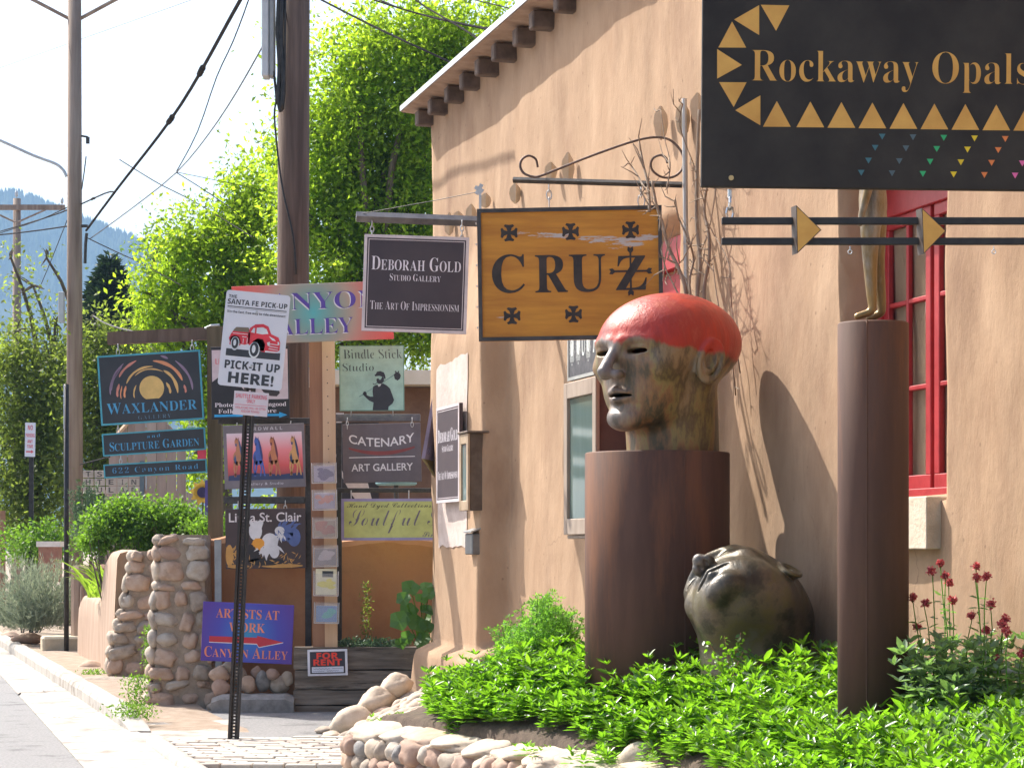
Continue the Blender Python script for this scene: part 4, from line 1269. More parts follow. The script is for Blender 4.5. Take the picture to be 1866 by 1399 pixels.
for p in ([(440, 262), (448, 258), (456, 242), (478, 238), (500, 246), (508, 262), (512, 284), (508, 292), (500, 278), (470, 268), (444, 272)],
          [(452, 290), (464, 284), (474, 296), (482, 292), (490, 274), (502, 282), (500, 306), (488, 318), (478, 322), (460, 318), (454, 306)],
          [(430, 340), (440, 332), (458, 326), (466, 340), (480, 322), (494, 318), (520, 332), (540, 352), (556, 396), (566, 428), (556, 450), (530, 470), (528, 494), (426, 494), (432, 442), (404, 430), (384, 412), (362, 388), (368, 372), (380, 370), (388, 380), (388, 394), (410, 404), (430, 404), (426, 368)],
          [(566, 262), (576, 250), (590, 246), (604, 252), (612, 268), (606, 288), (590, 300), (572, 290)], [(572, 240), (580, 236), (586, 248), (578, 250)], [(590, 246), (598, 236), (602, 242), (596, 250)],
          [(430, 314), (436, 322), (446, 320), (456, 310), (458, 313), (446, 325), (434, 327), (428, 318)]):
    bs.poly([z4(*q) for q in p], None, mb=mb, layer=2)
bs.put(mb, 'painted_man', NAVY)
bs.poly([z4(336, 402), z4(384, 378), z4(384, 382), z4(340, 406)], flatm(96, 130, 130), name='painted_stick', layer=2)
bs.poly([z4(388, 372), z4(432, 345), z4(432, 348), z4(388, 376)], flatm(96, 130, 130), name='painted_stick', layer=2)
bs.poly([z4(500, 304), z4(566, 262), z4(568, 266), z4(500, 309)], flatm(96, 130, 130), name='painted_stick', layer=2)
bs.poly([z4(462, 330), z4(474, 322), z4(484, 320), z4(478, 334), z4(466, 340)], flatm(190, 200, 200), name='painted_collar', layer=3)
mb = MB()
for u in (640, 716): mb.tube([P(u, 749, 21.5), P(u, 757, 21.55)], .006, 6)
mb.build('bolt', GALV, bs.root)
ct = Sign('hanging_sign', 'grey sign in white capitals with a red curve, below the pale green sign', 696, 825, 143, 107, 21.5, flatm(96, 90, 94), roll=-1.3, th=.015)
mb = MB()
ct.text(mb, 'CATENARY', 0, -23, 119, 16, None, off=.012, warp=lambda a, b: (a, b - 9 * ((a / 60) ** 2) + 4))
ct.poly([(-60, 6.8), (60, 6.8), (60, 8.2), (-60, 8.2)], None, mb=mb, layer=2)
ct.text(mb, 'ART GALLERY', 0, 26, 112, 13.5, None, off=.012); ct.put(mb, 'lettering', flatm(224, 220, 222))
mb = MB(); n = 20
vs = []
for i in range(n + 1):
    a = -60 + 120 * i / n; t_ = (a / 60) ** 2
    vs += [ct.lp(a, -2 - 9 * t_ - 1 * (1 - t_), 1), ct.lp(a, 4 - 12 * t_, 1)]
mb.add(vs, [(2 * i, 2 * i + 1, 2 * i + 3, 2 * i + 2) for i in range(n)]); ct.put(mb, 'red_curve', flatm(128, 62, 60))
mb = MB()
for u, v0, v1 in ((633, 762, 777), (751, 762, 773)): chain(mb, P(u, v0, 21.48), P(u, v1 + 4, 21.48), r=.01, link=.03)
ct.put(mb, 'hook', GALV) if False else mb.build('hook', GALV, ct.root)
ss = Sign('hanging_sign', 'long lime yellow sign with lavender edge and script lettering, cut off by the wall', 747, 946, 250, 76, 21.5, flatm(190, 198, 122), roll=-.2, th=.015)
ss.frame(flatm(150, 146, 184), 5, depth=.004)
mb = MB()
ss.text(mb, 'Hand Dyed Collections', -38, -24, 153, 12, 'script', off=-.004); ss.put(mb, 'lettering', flatm(92, 94, 70))
mb = MB(); ss.text(mb, 'Soulful Silks', 0, 3, 222, 44, 'script', off=-.017); ss.text(mb, 'Since', 40, 27, 34, 9, 'script', off=-.006); ss.put(mb, 'script_lettering', flatm(112, 108, 118))
mb = MB()
for u in (640, 745): mb.tube([P(u, 893, 21.5), P(u, 910, 21.5)], .006, 6)
mb.build('hook', GALV, ss.root)

# lavender side board, dark house, white easel behind
lb = thing('side_sign', 'lavender board seen almost edge on beside the wall corner', 'sign', tuple(P(785, 780, 20.9)))
mb = MB()
A = [P(789, 715, 20.6), P(768, 835, 20.6), P(796, 842, 21.2), P(812, 715, 21.2)]
nrm = Vector((.03, .02, 0))
mb.add(A + [p + nrm for p in A], [(0, 1, 2, 3), (7, 6, 5, 4), (0, 4, 5, 1), (1, 5, 6, 2), (2, 6, 7, 3), (3, 7, 4, 0)]); mb.build('board', flatm(150, 150, 190), lb)
mb = MB(); c = P(781, 822, 20.58)
mb.tube([c + Vector((math.cos(t) * .012, 0, math.sin(t) * .03)) for t in [k * math.pi / 5 for k in range(11)]], .002, 4); mb.build('emblem', flatm(84, 84, 120), lb)
mb = MB(); B = [P(768, 835, 20.62), P(796, 842, 21.2), P(812, 900, 21.2)]
mb.add(B + [p + Vector((.02, .03, 0)) for p in B], [(0, 1, 2), (5, 4, 3), (0, 3, 4, 1), (1, 4, 5, 2), (2, 5, 3, 0)]); mb.build('bracket', flatm(150, 148, 112), lb)
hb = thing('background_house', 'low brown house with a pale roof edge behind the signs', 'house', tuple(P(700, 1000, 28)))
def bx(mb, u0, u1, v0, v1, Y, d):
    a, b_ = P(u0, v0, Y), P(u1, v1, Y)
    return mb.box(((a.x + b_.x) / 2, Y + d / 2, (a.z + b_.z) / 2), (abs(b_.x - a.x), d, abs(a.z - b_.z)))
mb = MB(); bx(mb, 560, 930, 706, 1180, 28, 3); mb.build('wall', mat('dark_brown_stucco', (.13, .075, .05), (.19, .12, .08), rough=.9, scale=3, bump=.4), hb)  # dark brown is the stucco's own colour
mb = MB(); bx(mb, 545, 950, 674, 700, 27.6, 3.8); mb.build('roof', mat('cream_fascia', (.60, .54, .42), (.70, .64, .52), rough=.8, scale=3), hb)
mb = MB(); bx(mb, 600, 690, 770, 1180, 27.97, .06); mb.build('doorway', mat('interior_shade', (.035, .03, .03), rough=.8), hb)  # flat dark slab, shade of the interior put into its colour
ez = thing('white_easel', 'white curved painted panel standing behind the grey lettered sign', 'easel', tuple(P(640, 1000, 24)))
mb = MB()
E_ = [(612, 752), (626, 752), (622, 790), (612, 830), (632, 880), (670, 880), (682, 930), (664, 930), (640, 900), (618, 860)]
fr = [P(x, y, 24) for x, y in E_]; n = len(fr)
mb.add(fr + [p + Vector((0, .04, 0)) for p in fr], [tuple(range(n))[::-1], tuple(range(n, 2 * n))] + [(i, (i + 1) % n, (i + 1) % n + n, i + n) for i in range(n)])
mb.build('panel', flatm(190, 188, 190), ez)
mb = MB(); mb.tube([P(660, 930, 24.05), P(668, 1180, 24.05)], .02, 6); mb.build('leg', METALDK, ez)
tb = thing('cafe_table', 'small turquoise table edge behind the lime yellow sign', 'table', tuple(P(720, 1000, 24.5)))
mb = MB(); mb.lathe([(.0, 0), (.20, .0), (.22, .015), (.22, .03), (.0, .035)], P(722, 884, 24.5), 24); mb.build('top', flatm(110, 150, 156), tb)
mb = MB(); mb.tube([P(722, 884, 24.5), P(722, 1100, 24.5)], .025, 8); mb.build('leg', METALDK, tb)

# ------------------------------------------------------------------ low signs
AW = radial('artists_sign_blend', [(0, (44, 128, 170)), (.3, (50, 96, 176)), (.62, (64, 64, 160)), (1, (76, 50, 140))], .01, -.01, .44)
aw = Sign('ground_sign', 'purple and blue sign with a red arrow standing by the stone pier', 451, 1152.5, 166, 108, 21.2, AW, roll=2.5, th=.012)
OR = flatm(214, 130, 96)
mb = MB(); aw.text(mb, 'ARTISTS AT', -1, -34, 115, 17, 'serif', off=-.004); aw.text(mb, 'WORK', -1, -9.5, 66, 17, 'serif', off=-.004); aw.caps(mb, 'CANYON ALLEY', -77, 46, 75, 19, small=.8, off=-.006); aw.put(mb, 'lettering', OR)
aw.poly([(-69, 8.5), (18, 8), (18, 4.5), (66, 14.5), (22, 25), (18, 19), (-69, 19)], flatm(178, 44, 58), name='red_arrow', layer=2)
mb = MB(); aw.poly([(-69, 19), (18, 19), (22, 25), (66, 14.5), (66, 15.8), (22, 26.4), (18, 20.6), (-69, 20.4)], None, mb=mb, layer=2); aw.put(mb, 'arrow_edge', flatm(210, 206, 222))
gp = thing('metal_channel', 'grey galvanised channel standing beside the orange wall behind the purple sign', 'post', tuple(P(398, 1215, 21.6)))
mb = MB(); plank(mb, P(397, 983, 21.6), P(399, 1250, 21.6), .062, .03); mb.build('channel', mat('dull_zinc', (.22, .24, .25), (.30, .32, .33), rough=.6, scale=9), gp)
fq = Sign('notice', 'small for rent notice pinned to the timber planter', 597, 1206.5, 73, 48, 21.12, flatm(206, 206, 214), roll=-1.4, th=.006)
fq.poly([(-32, -20), (32, -20), (32, 20), (-32, 20)], flatm(50, 46, 56), name='black_panel')
mb = MB(); fq.text(mb, 'FOR', 0, -12.5, 40, 11.5, 'bold', off=.02); fq.text(mb, 'RENT', 0, -.5, 52, 11.5, 'bold', off=.02); fq.put(mb, 'lettering', flatm(232, 60, 44))
fq.poly([(-29, 7.5), (29, 7.5), (29, 18), (-29, 18)], flatm(196, 200, 212), name='write_in_strip', layer=2)
mb = MB()
for (y, x0, x1) in ((11, -26, 4), (10.5, 8, 27), (15, -27, -6), (14.6, -2, 20)):
    n = 14
    top = [(x0 + (x1 - x0) * i / n, y + math.sin(i * 2.3 + x0) * .9) for i in range(n + 1)]
    fq.poly(top + [(a, b + .8) for a, b in top[::-1]], None, mb=mb, layer=3)
fq.put(mb, 'handwriting', flatm(110, 114, 136))

# ------------------------------------------------------------------ fittings on the facade
YAWF = -75.16
def facade_sign(name, label, Y, z, w, h, out, m, **k):
    sg = Sign(name, label, UC, VH, w, h, 10, m, yaw=YAWF, **k)
    sg.root.location = FP(Y, z, out); sg.s = 1.0
    return sg
pp = MB()
fq2 = thing('plaster_patch', 'rough whitish plaster patch behind the small studio plaque on the corner', 'patch', tuple(FP(19.4, 2.2, .22)))
rr = []
n = 30
def bout(Y, z): return facade_out(Y, z) + .006
gy = np.linspace(18.86, 19.88, 16); gz = np.linspace(1.52, 3.08, 24); vs = []
for a in gy:
    for z in gz:
        zz = z + (noise.noise(Vector((a * 6, 0, 0))) * .03 if z in (gz[0], gz[-1]) else 0) + (a - 19.4) * -.05 * (1 if z == gz[-1] else 0)
        vs.append(FP(a, zz, bout(a, z)))
mb = MB(); mb.add(vs, [(i * 24 + j, i * 24 + j + 1, (i + 1) * 24 + j + 1, (i + 1) * 24 + j) for i in range(15) for j in range(23)])
mb.build('plaster', mat('whitish_pink_plaster', (.50, .40, .35), (.60, .50, .45), rough=.95, scale=9, bump=.5), fq2, smooth=True)
# plaque: same studio, edge on
kk = 19.2 / F
pq = Sign('wall_plaque', 'small studio plaque seen edge on, fixed to the corner of the adobe wall', UC, VH, 180, 176, 19.2, DK, yaw=YAWF, th=.03)
pq.root.location = FP(19.26, 1.5 + 173 * kk, .275)
studio_board(pq, .95)
def wallbox(mb, y0, y1, z0, z1, o0, o1, bev=.004):
    c = FP((y0 + y1) / 2, (z0 + z1) / 2, (o0 + o1) / 2)
    return mb.box(c, (o1 - o0, (y1 - y0) / .9666, z1 - z0), R, bev=bev)
BRZ = mat('brown_bronze_box', (.10, .075, .058), (.16, .125, .10), rough=.6, scale=9, metal=.3)
tl = thing('display_box', 'small bronze display box with a glass front on the wall corner', 'display case', tuple(FP(18.52, 2.0, .2)))
DZ0, DZ1 = 1.807, 2.42
mb = MB(); wallbox(mb, 18.41, 18.67, DZ0, DZ1, .15, .315); mb.build('case', BRZ, tl)
mb = MB(); wallbox(mb, 18.40, 18.45, DZ0, DZ1, .317, .337); wallbox(mb, 18.63, 18.68, DZ0, DZ1, .317, .337); wallbox(mb, 18.452, 18.628, DZ0, DZ0 + .08, .317, .337); wallbox(mb, 18.452, 18.628, DZ1 - .08, DZ1, .317, .337)
mb.build('frame', mat('tan_frame_wood', (.34, .25, .16), (.44, .34, .24), rough=.6, scale=9), tl)
mb = MB(); wallbox(mb, 18.452, 18.628, DZ0 + .082, DZ1 - .082, .318, .323); mb.build('pane', mat('teal_grey_glass', (.16, .22, .21), rough=.08, spec=.8), tl)
mb = MB(); wallbox(mb, 18.38, 18.70, DZ1 + .002, DZ1 + .02, .15, .35); mb.build('lid', BRZ, tl)
ml = thing('mailbox', 'small grey mailbox with a sloping lid under the bronze display box', 'mailbox', tuple(FP(18.55, 1.55, .2)))
mb = MB(); wallbox(mb, 18.43, 18.66, 1.456, 1.625, .18, .295, bev=.008); mb.build('body', mat('pewter_grey_paint', (.13, .14, .15), (.19, .20, .21), rough=.4, scale=9, metal=.5), ml)
mb = MB()
q = [FP(18.42, 1.629, .305), FP(18.67, 1.629, .305), FP(18.67, 1.675, .18), FP(18.42, 1.675, .18)]
mb.add(q + [p + Vector((0, 0, .012)) for p in q], [(3, 2, 1, 0), (4, 5, 6, 7), (0, 1, 5, 4), (1, 2, 6, 5), (2, 3, 7, 6), (3, 0, 4, 7)]); mb.build('lid', mat('pewter_lid', (.34, .36, .37), rough=.35, metal=.5), ml)
dc = thing('display_case', 'tall glazed notice case on the adobe wall beside the doorway', 'display case', tuple(FP(15.9, 2.1, .1)))
mb = MB(); wallbox(mb, 15.54, 16.25, 1.60, 2.66, -.05, .15); mb.build('case', mat('dark_case_brown', (.07, .038, .032), (.10, .06, .05), rough=.6, scale=6), dc)
FRW = mat('grey_oak_frame', (.27, .21, .165), (.36, .29, .23), rough=.7, scale=9, stretch=(1, 1, .2), bump=.3)
mb = MB(); wallbox(mb, 15.52, 15.60, 1.60, 2.66, .152, .182); wallbox(mb, 16.19, 16.27, 1.60, 2.66, .152, .182); wallbox(mb, 15.602, 16.188, 1.60, 1.71, .152, .182); wallbox(mb, 15.602, 16.188, 2.55, 2.66, .152, .182)
mb.build('frame', FRW, dc)
mb = MB(); wallbox(mb, 15.6, 16.19, 1.71, 2.55, .153, .160); mb.build('pane', mat('green_grey_glass', (.10, .14, .125), (.14, .19, .17), rough=.07, spec=.9, scale=3, stretch=(1, 1, .2)), dc)
mb = MB(); wallbox(mb, 15.54, 16.25, 1.572, 1.598, -.04, .16); mb.build('bottom_rail', FRW, dc)
cp = Sign('wall_plaque', 'black plaque with wiry white lettering above the tall glazed case', UC, VH, 196, 116, 15.9, mat('black_plaque', (.04, .042, .05), (.09, .09, .10), rough=.6, scale=20), yaw=YAWF, th=.03)
cp.root.location = FP(15.92, 2.90, .13)
mb = MB(); cp.text(mb, 'CRUZ A', 0, -4, 176, 74, 'outline', off=.006)
cp.put(mb, 'lettering', flatm(200, 204, 200))
cp.frame(flatm(150, 152, 148), 6, depth=.006)
# ------------------------------------------------------------------ bronze heads: one signed distance field, meshed by surface nets
def head_mesh(neck=(0, .04, -.69), nr=.285, nb=(0, .06, -.05), full=0.0):
    h = .0085
    lo = np.array([-.52, -.62, -.76]); hi = np.array([.52, .58 if neck[1] < .1 else .95, .56])
    n = np.ceil((hi - lo) / h).astype(int)
    ax = [np.arange(n[i]) * h + lo[i] for i in range(3)]
    X, Yv, Z = np.meshgrid(*[a.astype(np.float32) for a in ax], indexing='ij')
    AX = np.abs(X)
    def ell(cx, cy, cz, rx, ry, rz, x=X):
        k0 = np.sqrt(((x - cx) / rx) ** 2 + ((Yv - cy) / ry) ** 2 + ((Z - cz) / rz) ** 2)
        k1 = np.sqrt(((x - cx) / rx ** 2) ** 2 + ((Yv - cy) / ry ** 2) ** 2 + ((Z - cz) / rz ** 2) ** 2)
        return k0 * (k0 - 1) / np.maximum(k1, 1e-6)
    def cap(a, b, r0, r1, x=X):
        ab = np.array(b) - np.array(a); L = float((ab ** 2).sum())
        t = np.clip(((x - a[0]) * ab[0] + (Yv - a[1]) * ab[1] + (Z - a[2]) * ab[2]) / L, 0, 1)
        d = np.sqrt((x - a[0] - ab[0] * t) ** 2 + (Yv - a[1] - ab[1] * t) ** 2 + (Z - a[2] - ab[2] * t) ** 2)
        return d - (r0 + (r1 - r0) * t)
    def smin(a, b, k):
        q = np.clip(.5 + .5 * (b - a) / k, 0, 1)
        return b + (a - b) * q - k * q * (1 - q)
    def smax(a, b, k): return -smin(-a, -b, k)
    d = ell(0, .075, .155, .385, .49, .345)                      # cranium
    d = smin(d, ell(0, -.16, .02, .315, .25, .33), .10)         # mask of the face
    d = smin(d, ell(0, -.14, -.20, .268, .26, .25), .07)        # lower face
    d = smin(d, cap((.255, .06, -.10), (.20, .02, -.27), .075, .06, AX), .10)
    d = smin(d, cap((.20, .02, -.27), (.075, -.30, -.385), .065, .055, AX), .07)   # jaw line
    d = smin(d, ell(0, -.335, -.385, .125, .09, .09), .05)      # chin
    d = smin(d, cap(nb, tuple(a + b for a, b in zip(nb, neck)), nr + .005, nr), .07)               # neck
    if full: d = smin(d, ell(0, -.08, -.20, .33, .33, .225), .08)
    d = smin(d, ell(.205, -.25, -.03, .105, .11, .09, AX), .06)   # cheekbone
    d = smin(d, cap((.045, -.405, .125), (.21, -.325, .135), .035, .03, AX), .05)  # brow
    d = smax(d, -ell(.145, -.445, .075, .085, .07, .045, AX), .045)                # socket
    d = smin(d, ell(.14, -.315, .062, .088, .078, .065, AX), .02)                  # eyeball and lids
    d = smin(d, cap((0, -.40, .12), (0, -.522 + full * .022, -.075), .028, .040 + full * .006), .035)          # nose
    d = smin(d, ell(0, -.492 + full * .022, -.088, .05 + full * .012, .05, .036), .02)
    d = smin(d, ell(.052, -.455, -.095, .033, .048, .034, AX), .02)
    d = smax(d, -ell(.026, -.47, -.125, .014, .026, .016, AX), .008)               # nostril
    d = smin(d, cap((0, -.42, -.195), (.065 + full * .04, -.395 + full * .015, -.212), .026, .016, AX), .028)  # lips
    d = smin(d, cap((0, -.41, -.262), (.055, -.385, -.255), .032, .016, AX), .028)
    d = smax(d, -ell(0, -.44, -.315, .075, .04, .02), .03)
    # ears: flared rim round a hollow
    ex = AX - (.378 + .045 * np.clip((Yv + .03) / .12, -.3, 1.2) )
    ey = (Yv - .0) / .98; ez = (Z + .0) / 1.15
    ca, sa = math.cos(.22), math.sin(.22)
    ry_ = ca * ey - sa * ez; rz_ = sa * ey + ca * ez
    rr = np.sqrt((ry_ / .072) ** 2 + (rz_ / .115) ** 2)
    ring = np.sqrt(((rr - 1) * .085) ** 2 + ex ** 2) - .018
    dish = np.maximum(np.abs(ex + .03) - .012, (rr - 1) * .075)
    inner = np.sqrt(((np.sqrt(((ry_ + .005) / .045) ** 2 + ((rz_ - .01) / .075) ** 2) - 1) * .05) ** 2 + (ex + .006) ** 2) - .013
    ear = smin(smin(ring, dish, .015), inner, .012)
    d = smin(d, ear, .018)
    # shell, so that the openings lead into a real hollow
    d = np.maximum(d, -(d + .045))
    d = smax(d, -ell(.142, -.40, .064, .070, .16, .0185, AX), .006)
    d = smax(d, -ell(0, -.42, -.232, .098 + full * .045, .16, .0125 + full * .004), .006)
    d = np.maximum(d, -(Z + .735))
    # surface nets
    s = d < 0
    cx = np.zeros(tuple(m - 1 for m in n), np.int8)
    for i in (0, 1):
        for j in (0, 1):
            for k in (0, 1):
                cx += s[i:n[0] - 1 + i, j:n[1] - 1 + j, k:n[2] - 1 + k]
    cells = np.argwhere((cx > 0) & (cx < 8))
    idx = -np.ones(cx.shape, np.int32); idx[tuple(cells.T)] = np.arange(len(cells))
    acc = np.zeros((len(cells), 3)); cnt = np.zeros(len(cells))
    cor = [(i, j, k) for i in (0, 1) for j in (0, 1) for k in (0, 1)]
    for a in range(8):
        for b in range(a + 1, 8):
            A, B = cor[a], cor[b]
            if sum(abs(p - q) for p, q in zip(A, B)) != 1: continue
            da = d[cells[:, 0] + A[0], cells[:, 1] + A[1], cells[:, 2] + A[2]]; db = d[cells[:, 0] + B[0], cells[:, 1] + B[1], cells[:, 2] + B[2]]
            m = (da < 0) != (db < 0)
            t = np.where(m, da / np.where(m, da - db, 1), 0)
            p = np.array(A)[None] + (np.array(B) - np.array(A))[None] * t[:, None]
            acc[m] += p[m]; cnt[m] += 1
    V = (cells + acc / cnt[:, None]) * h + lo
    faces = []
    for axis in range(3):
        o = [[0, 0, 0]] * 4
        sl0 = [slice(0, m) for m in n]; sl1 = list(sl0)
        sl0[axis] = slice(0, n[axis] - 1); sl1[axis] = slice(1, n[axis])
        ch = s[tuple(sl0)] != s[tuple(sl1)]
        e = np.argwhere(ch)
        u, w = (axis + 1) % 3, (axis + 2) % 3
        ok = (e[:, u] > 0) & (e[:, w] > 0) & (e[:, u] < n[u] - 1) & (e[:, w] < n[w] - 1)
        e = e[ok]
        inside = s[tuple(e.T)]
        def cell(du, dw):
            q = e.copy(); q[:, u] -= du; q[:, w] -= dw
            return idx[tuple(q.T)]
        q = np.stack([cell(1, 1), cell(0, 1), cell(0, 0), cell(1, 0)], 1)
        q[~inside] = q[~inside][:, ::-1]
        faces.append(q)
    Fq = np.concatenate(faces); Fq = Fq[(Fq >= 0).all(1)]
    return V, Fq

def bronze(name, red):
    m = bpy.data.materials.new(name); m.use_nodes = True
    nt = m.node_tree; b = nt.nodes['Principled BSDF']
    tc = nt.nodes.new('ShaderNodeTexCoord')
    mp = nt.nodes.new('ShaderNodeMapping'); mp.inputs['Scale'].default_value = (1, 1, .28)
    nt.links.new(tc.outputs['Object'], mp.inputs[0])
    def nz(scale, det=8, r=.65):
        z = nt.nodes.new('ShaderNodeTexNoise'); z.inputs['Scale'].default_value = scale; z.inputs['Detail'].default_value = det; z.inputs['Roughness'].default_value = r
        nt.links.new(mp.outputs[0], z.inputs['Vector']); return z
    a = nz(4.5); r = nt.nodes.new('ShaderNodeValToRGB'); e = r.color_ramp.elements
    e[0].position = .30; e[0].color = (.03, .026, .016, 1); e[1].position = .70; e[1].color = (.22, .19, .15, 1)
    if not red: e[0].color = (.018, .018, .012, 1); e[1].color = (.15, .13, .105, 1)
    for p, c in (((.40, (.075, .06, .03)), (.46, (.23, .12, .05)), (.51, (.23, .18, .06)), (.56, (.10, .07, .035)), (.61, (.24, .17, .08))) if red else ((.42, (.04, .038, .026)), (.50, (.11, .09, .06)), (.58, (.12, .10, .045)))):
        x = e.new(p); x.color = (*c, 1)
    nt.links.new(a.outputs['Fac'], r.inputs[0])
    col = r.outputs[0]
    # front of the face paler and greyer: rubbed lead-coloured metal
    sp = nt.nodes.new('ShaderNodeSeparateXYZ'); nt.links.new(tc.outputs['Object'], sp.inputs[0])
    w = nz(3.0); 
    ma = nt.nodes.new('ShaderNodeMath'); ma.operation = 'MULTIPLY_ADD'; ma.inputs[1].default_value = .35; nt.links.new(w.outputs['Fac'], ma.inputs[0]); nt.links.new(sp.outputs['Y'], ma.inputs[2])
    mr = nt.nodes.new('ShaderNodeMapRange'); mr.inputs['From Min'].default_value = -.12; mr.inputs['From Max'].default_value = -.28
    nt.links.new(ma.outputs[0], mr.inputs['Value'])
    mx = nt.nodes.new('ShaderNodeMix'); mx.data_type = 'RGBA'; nt.links.new(mr.outputs[0], mx.inputs['Factor'])
    nt.links.new(col, mx.inputs[6]); 
    g2 = nz(9); r2 = nt.nodes.new('ShaderNodeValToRGB'); e = r2.color_ramp.elements
    e[0].position = .35; e[0].color = (.065, .052, .045, 1) if red else (.06, .052, .045, 1); e[1].position = .65; e[1].color = (.23, .20, .19, 1) if red else (.20, .18, .165, 1)
    nt.links.new(g2.outputs['Fac'], r2.inputs[0]); nt.links.new(r2.outputs[0], mx.inputs[7])
    col = mx.outputs[2]
    if red:
        w2 = nz(5.0, 6, .6)
        # painted cap: above a line that drops towards the back of the skull, ragged with drips
        z1 = nt.nodes.new('ShaderNodeMath'); z1.operation = 'MULTIPLY_ADD'; z1.inputs[1].default_value = .16; nt.links.new(sp.outputs['Y'], z1.inputs[0]); nt.links.new(sp.outputs['Z'], z1.inputs[2])
        z2 = nt.nodes.new('ShaderNodeMath'); z2.operation = 'MULTIPLY_ADD'; z2.inputs[1].default_value = .17; nt.links.new(w2.outputs['Fac'], z2.inputs[0]); nt.links.new(z1.outputs[0], z2.inputs[2])
        m2 = nt.nodes.new('ShaderNodeMapRange'); m2.inputs['From Min'].default_value = .128; m2.inputs['From Max'].default_value = .150
        nt.links.new(z2.outputs[0], m2.inputs['Value'])
        rd = nz(3.4); r3 = nt.nodes.new('ShaderNodeValToRGB'); e = r3.color_ramp.elements
        e[0].position = .30; e[0].color = (.13, .022, .014, 1); e[1].position = .66; e[1].color = (.42, .075, .035, 1)
        for p_, c_ in ((.40, (.27, .02, .010)), (.50, (.43, .03, .010)), (.58, (.33, .022, .012))):
            x = e.new(p_); x.color = (*c_, 1)
        nt.links.new(rd.outputs['Fac'], r3.inputs[0])
        mm = nt.nodes.new('ShaderNodeMix'); mm.data_type = 'RGBA'; nt.links.new(m2.outputs[0], mm.inputs['Factor'])
        nt.links.new(col, mm.inputs[6]); nt.links.new(r3.outputs[0], mm.inputs[7]); col = mm.outputs[2]
    nt.links.new(col, b.inputs['Base Color'])
    b.inputs['Metallic'].default_value = .1 if red else .3; b.inputs['Roughness'].default_value = .42 if red else .32
    b.inputs['Coat Weight'].default_value = .08; b.inputs['Coat Roughness'].default_value = .3
    bz = nz(18, 8, .7); bp = nt.nodes.new('ShaderNodeBump'); bp.inputs['Strength'].default_value = .5; bp.inputs['Distance'].default_value = .016
    nt.links.new(bz.outputs['Fac'], bp.inputs['Height']); nt.links.new(bp.outputs[0], b.inputs['Normal'])
    return m
HV, HF = head_mesh()
SX, SY, SZ = .93, .885, .806
V1 = HV * np.array([SX, SY, SZ]); V1[:, 2] = np.maximum(V1[:, 2], -.49)
hd1 = np_mesh('bronze_sculpture', V1, HF, bronze('red_capped_bronze', True), smooth=True)
prop(hd1, 'large hollow bronze head painted red above the eyes, standing on a rusty drum pedestal', 'sculpture')
hd1.location = (P(1208, 0, 12.87).x, 12.87, 2.931 - .5 * SZ)
hd1.rotation_euler = (0, 0, math.radians(-48))
# the fallen head is thrown back, its neck running straight down into the planting
HR = Matrix.Rotation(math.radians(HROT[0]), 3, 'Y') @ Matrix.Rotation(math.radians(HROT[1]), 3, 'X') @ Matrix.Rotation(math.radians(HROT[2]), 3, 'Z')
nd = HR.inverted() @ Vector(HNECK).normalized()
HV, HF = head_mesh(tuple(nd * .62), .34, (0, .0, -.02), 1.0)
V2 = HV * .77
hd2 = np_mesh('bronze_sculpture', V2, HF, bronze('dark_green_bronze', False), smooth=True)
prop(hd2, 'fallen bronze head lying face up among the green plants beside the drum pedestal', 'sculpture')
hd2.location = P(HPOS[0], HPOS[1], 12.0)
hd2.rotation_euler = HR.to_euler()

def drum(label, u, Y, r, z0, z1):
    t = MB()
    c = P(u, 0, Y); 
    prof = [(r, 0), (r, z1 - z0 - .006), (r - .006, z1 - z0), (.02, z1 - z0)]
    t.lathe(prof, (c.x, Y, z0), 72)
    o = t.build('pedestal', IRON)
    for p in o.data.polygons: p.use_smooth = abs(p.normal.z) < .5
    sm = MB(); a_ = -1.25 if r > .3 else -1.9
    sm.tube([Vector((c.x + r * math.cos(a_), Y + r * math.sin(a_), z0 + (z1 - z0 - .003) * i / 40)) for i in range(41)], [.0035 + .0012 * math.sin(i * 2.1) for i in range(41)], 5)
    sm.build('weld_seam', IRON, o, smooth=True)
    return prop(o, label, 'pedestal')
drum('wide rusty steel drum pedestal under the red capped head', 1197.5, 12.87, .404, .3, 2.036)
drum('tall slim rusty steel column with bronze feet standing on it', 1591, 10.0, .153, .2, 2.48)

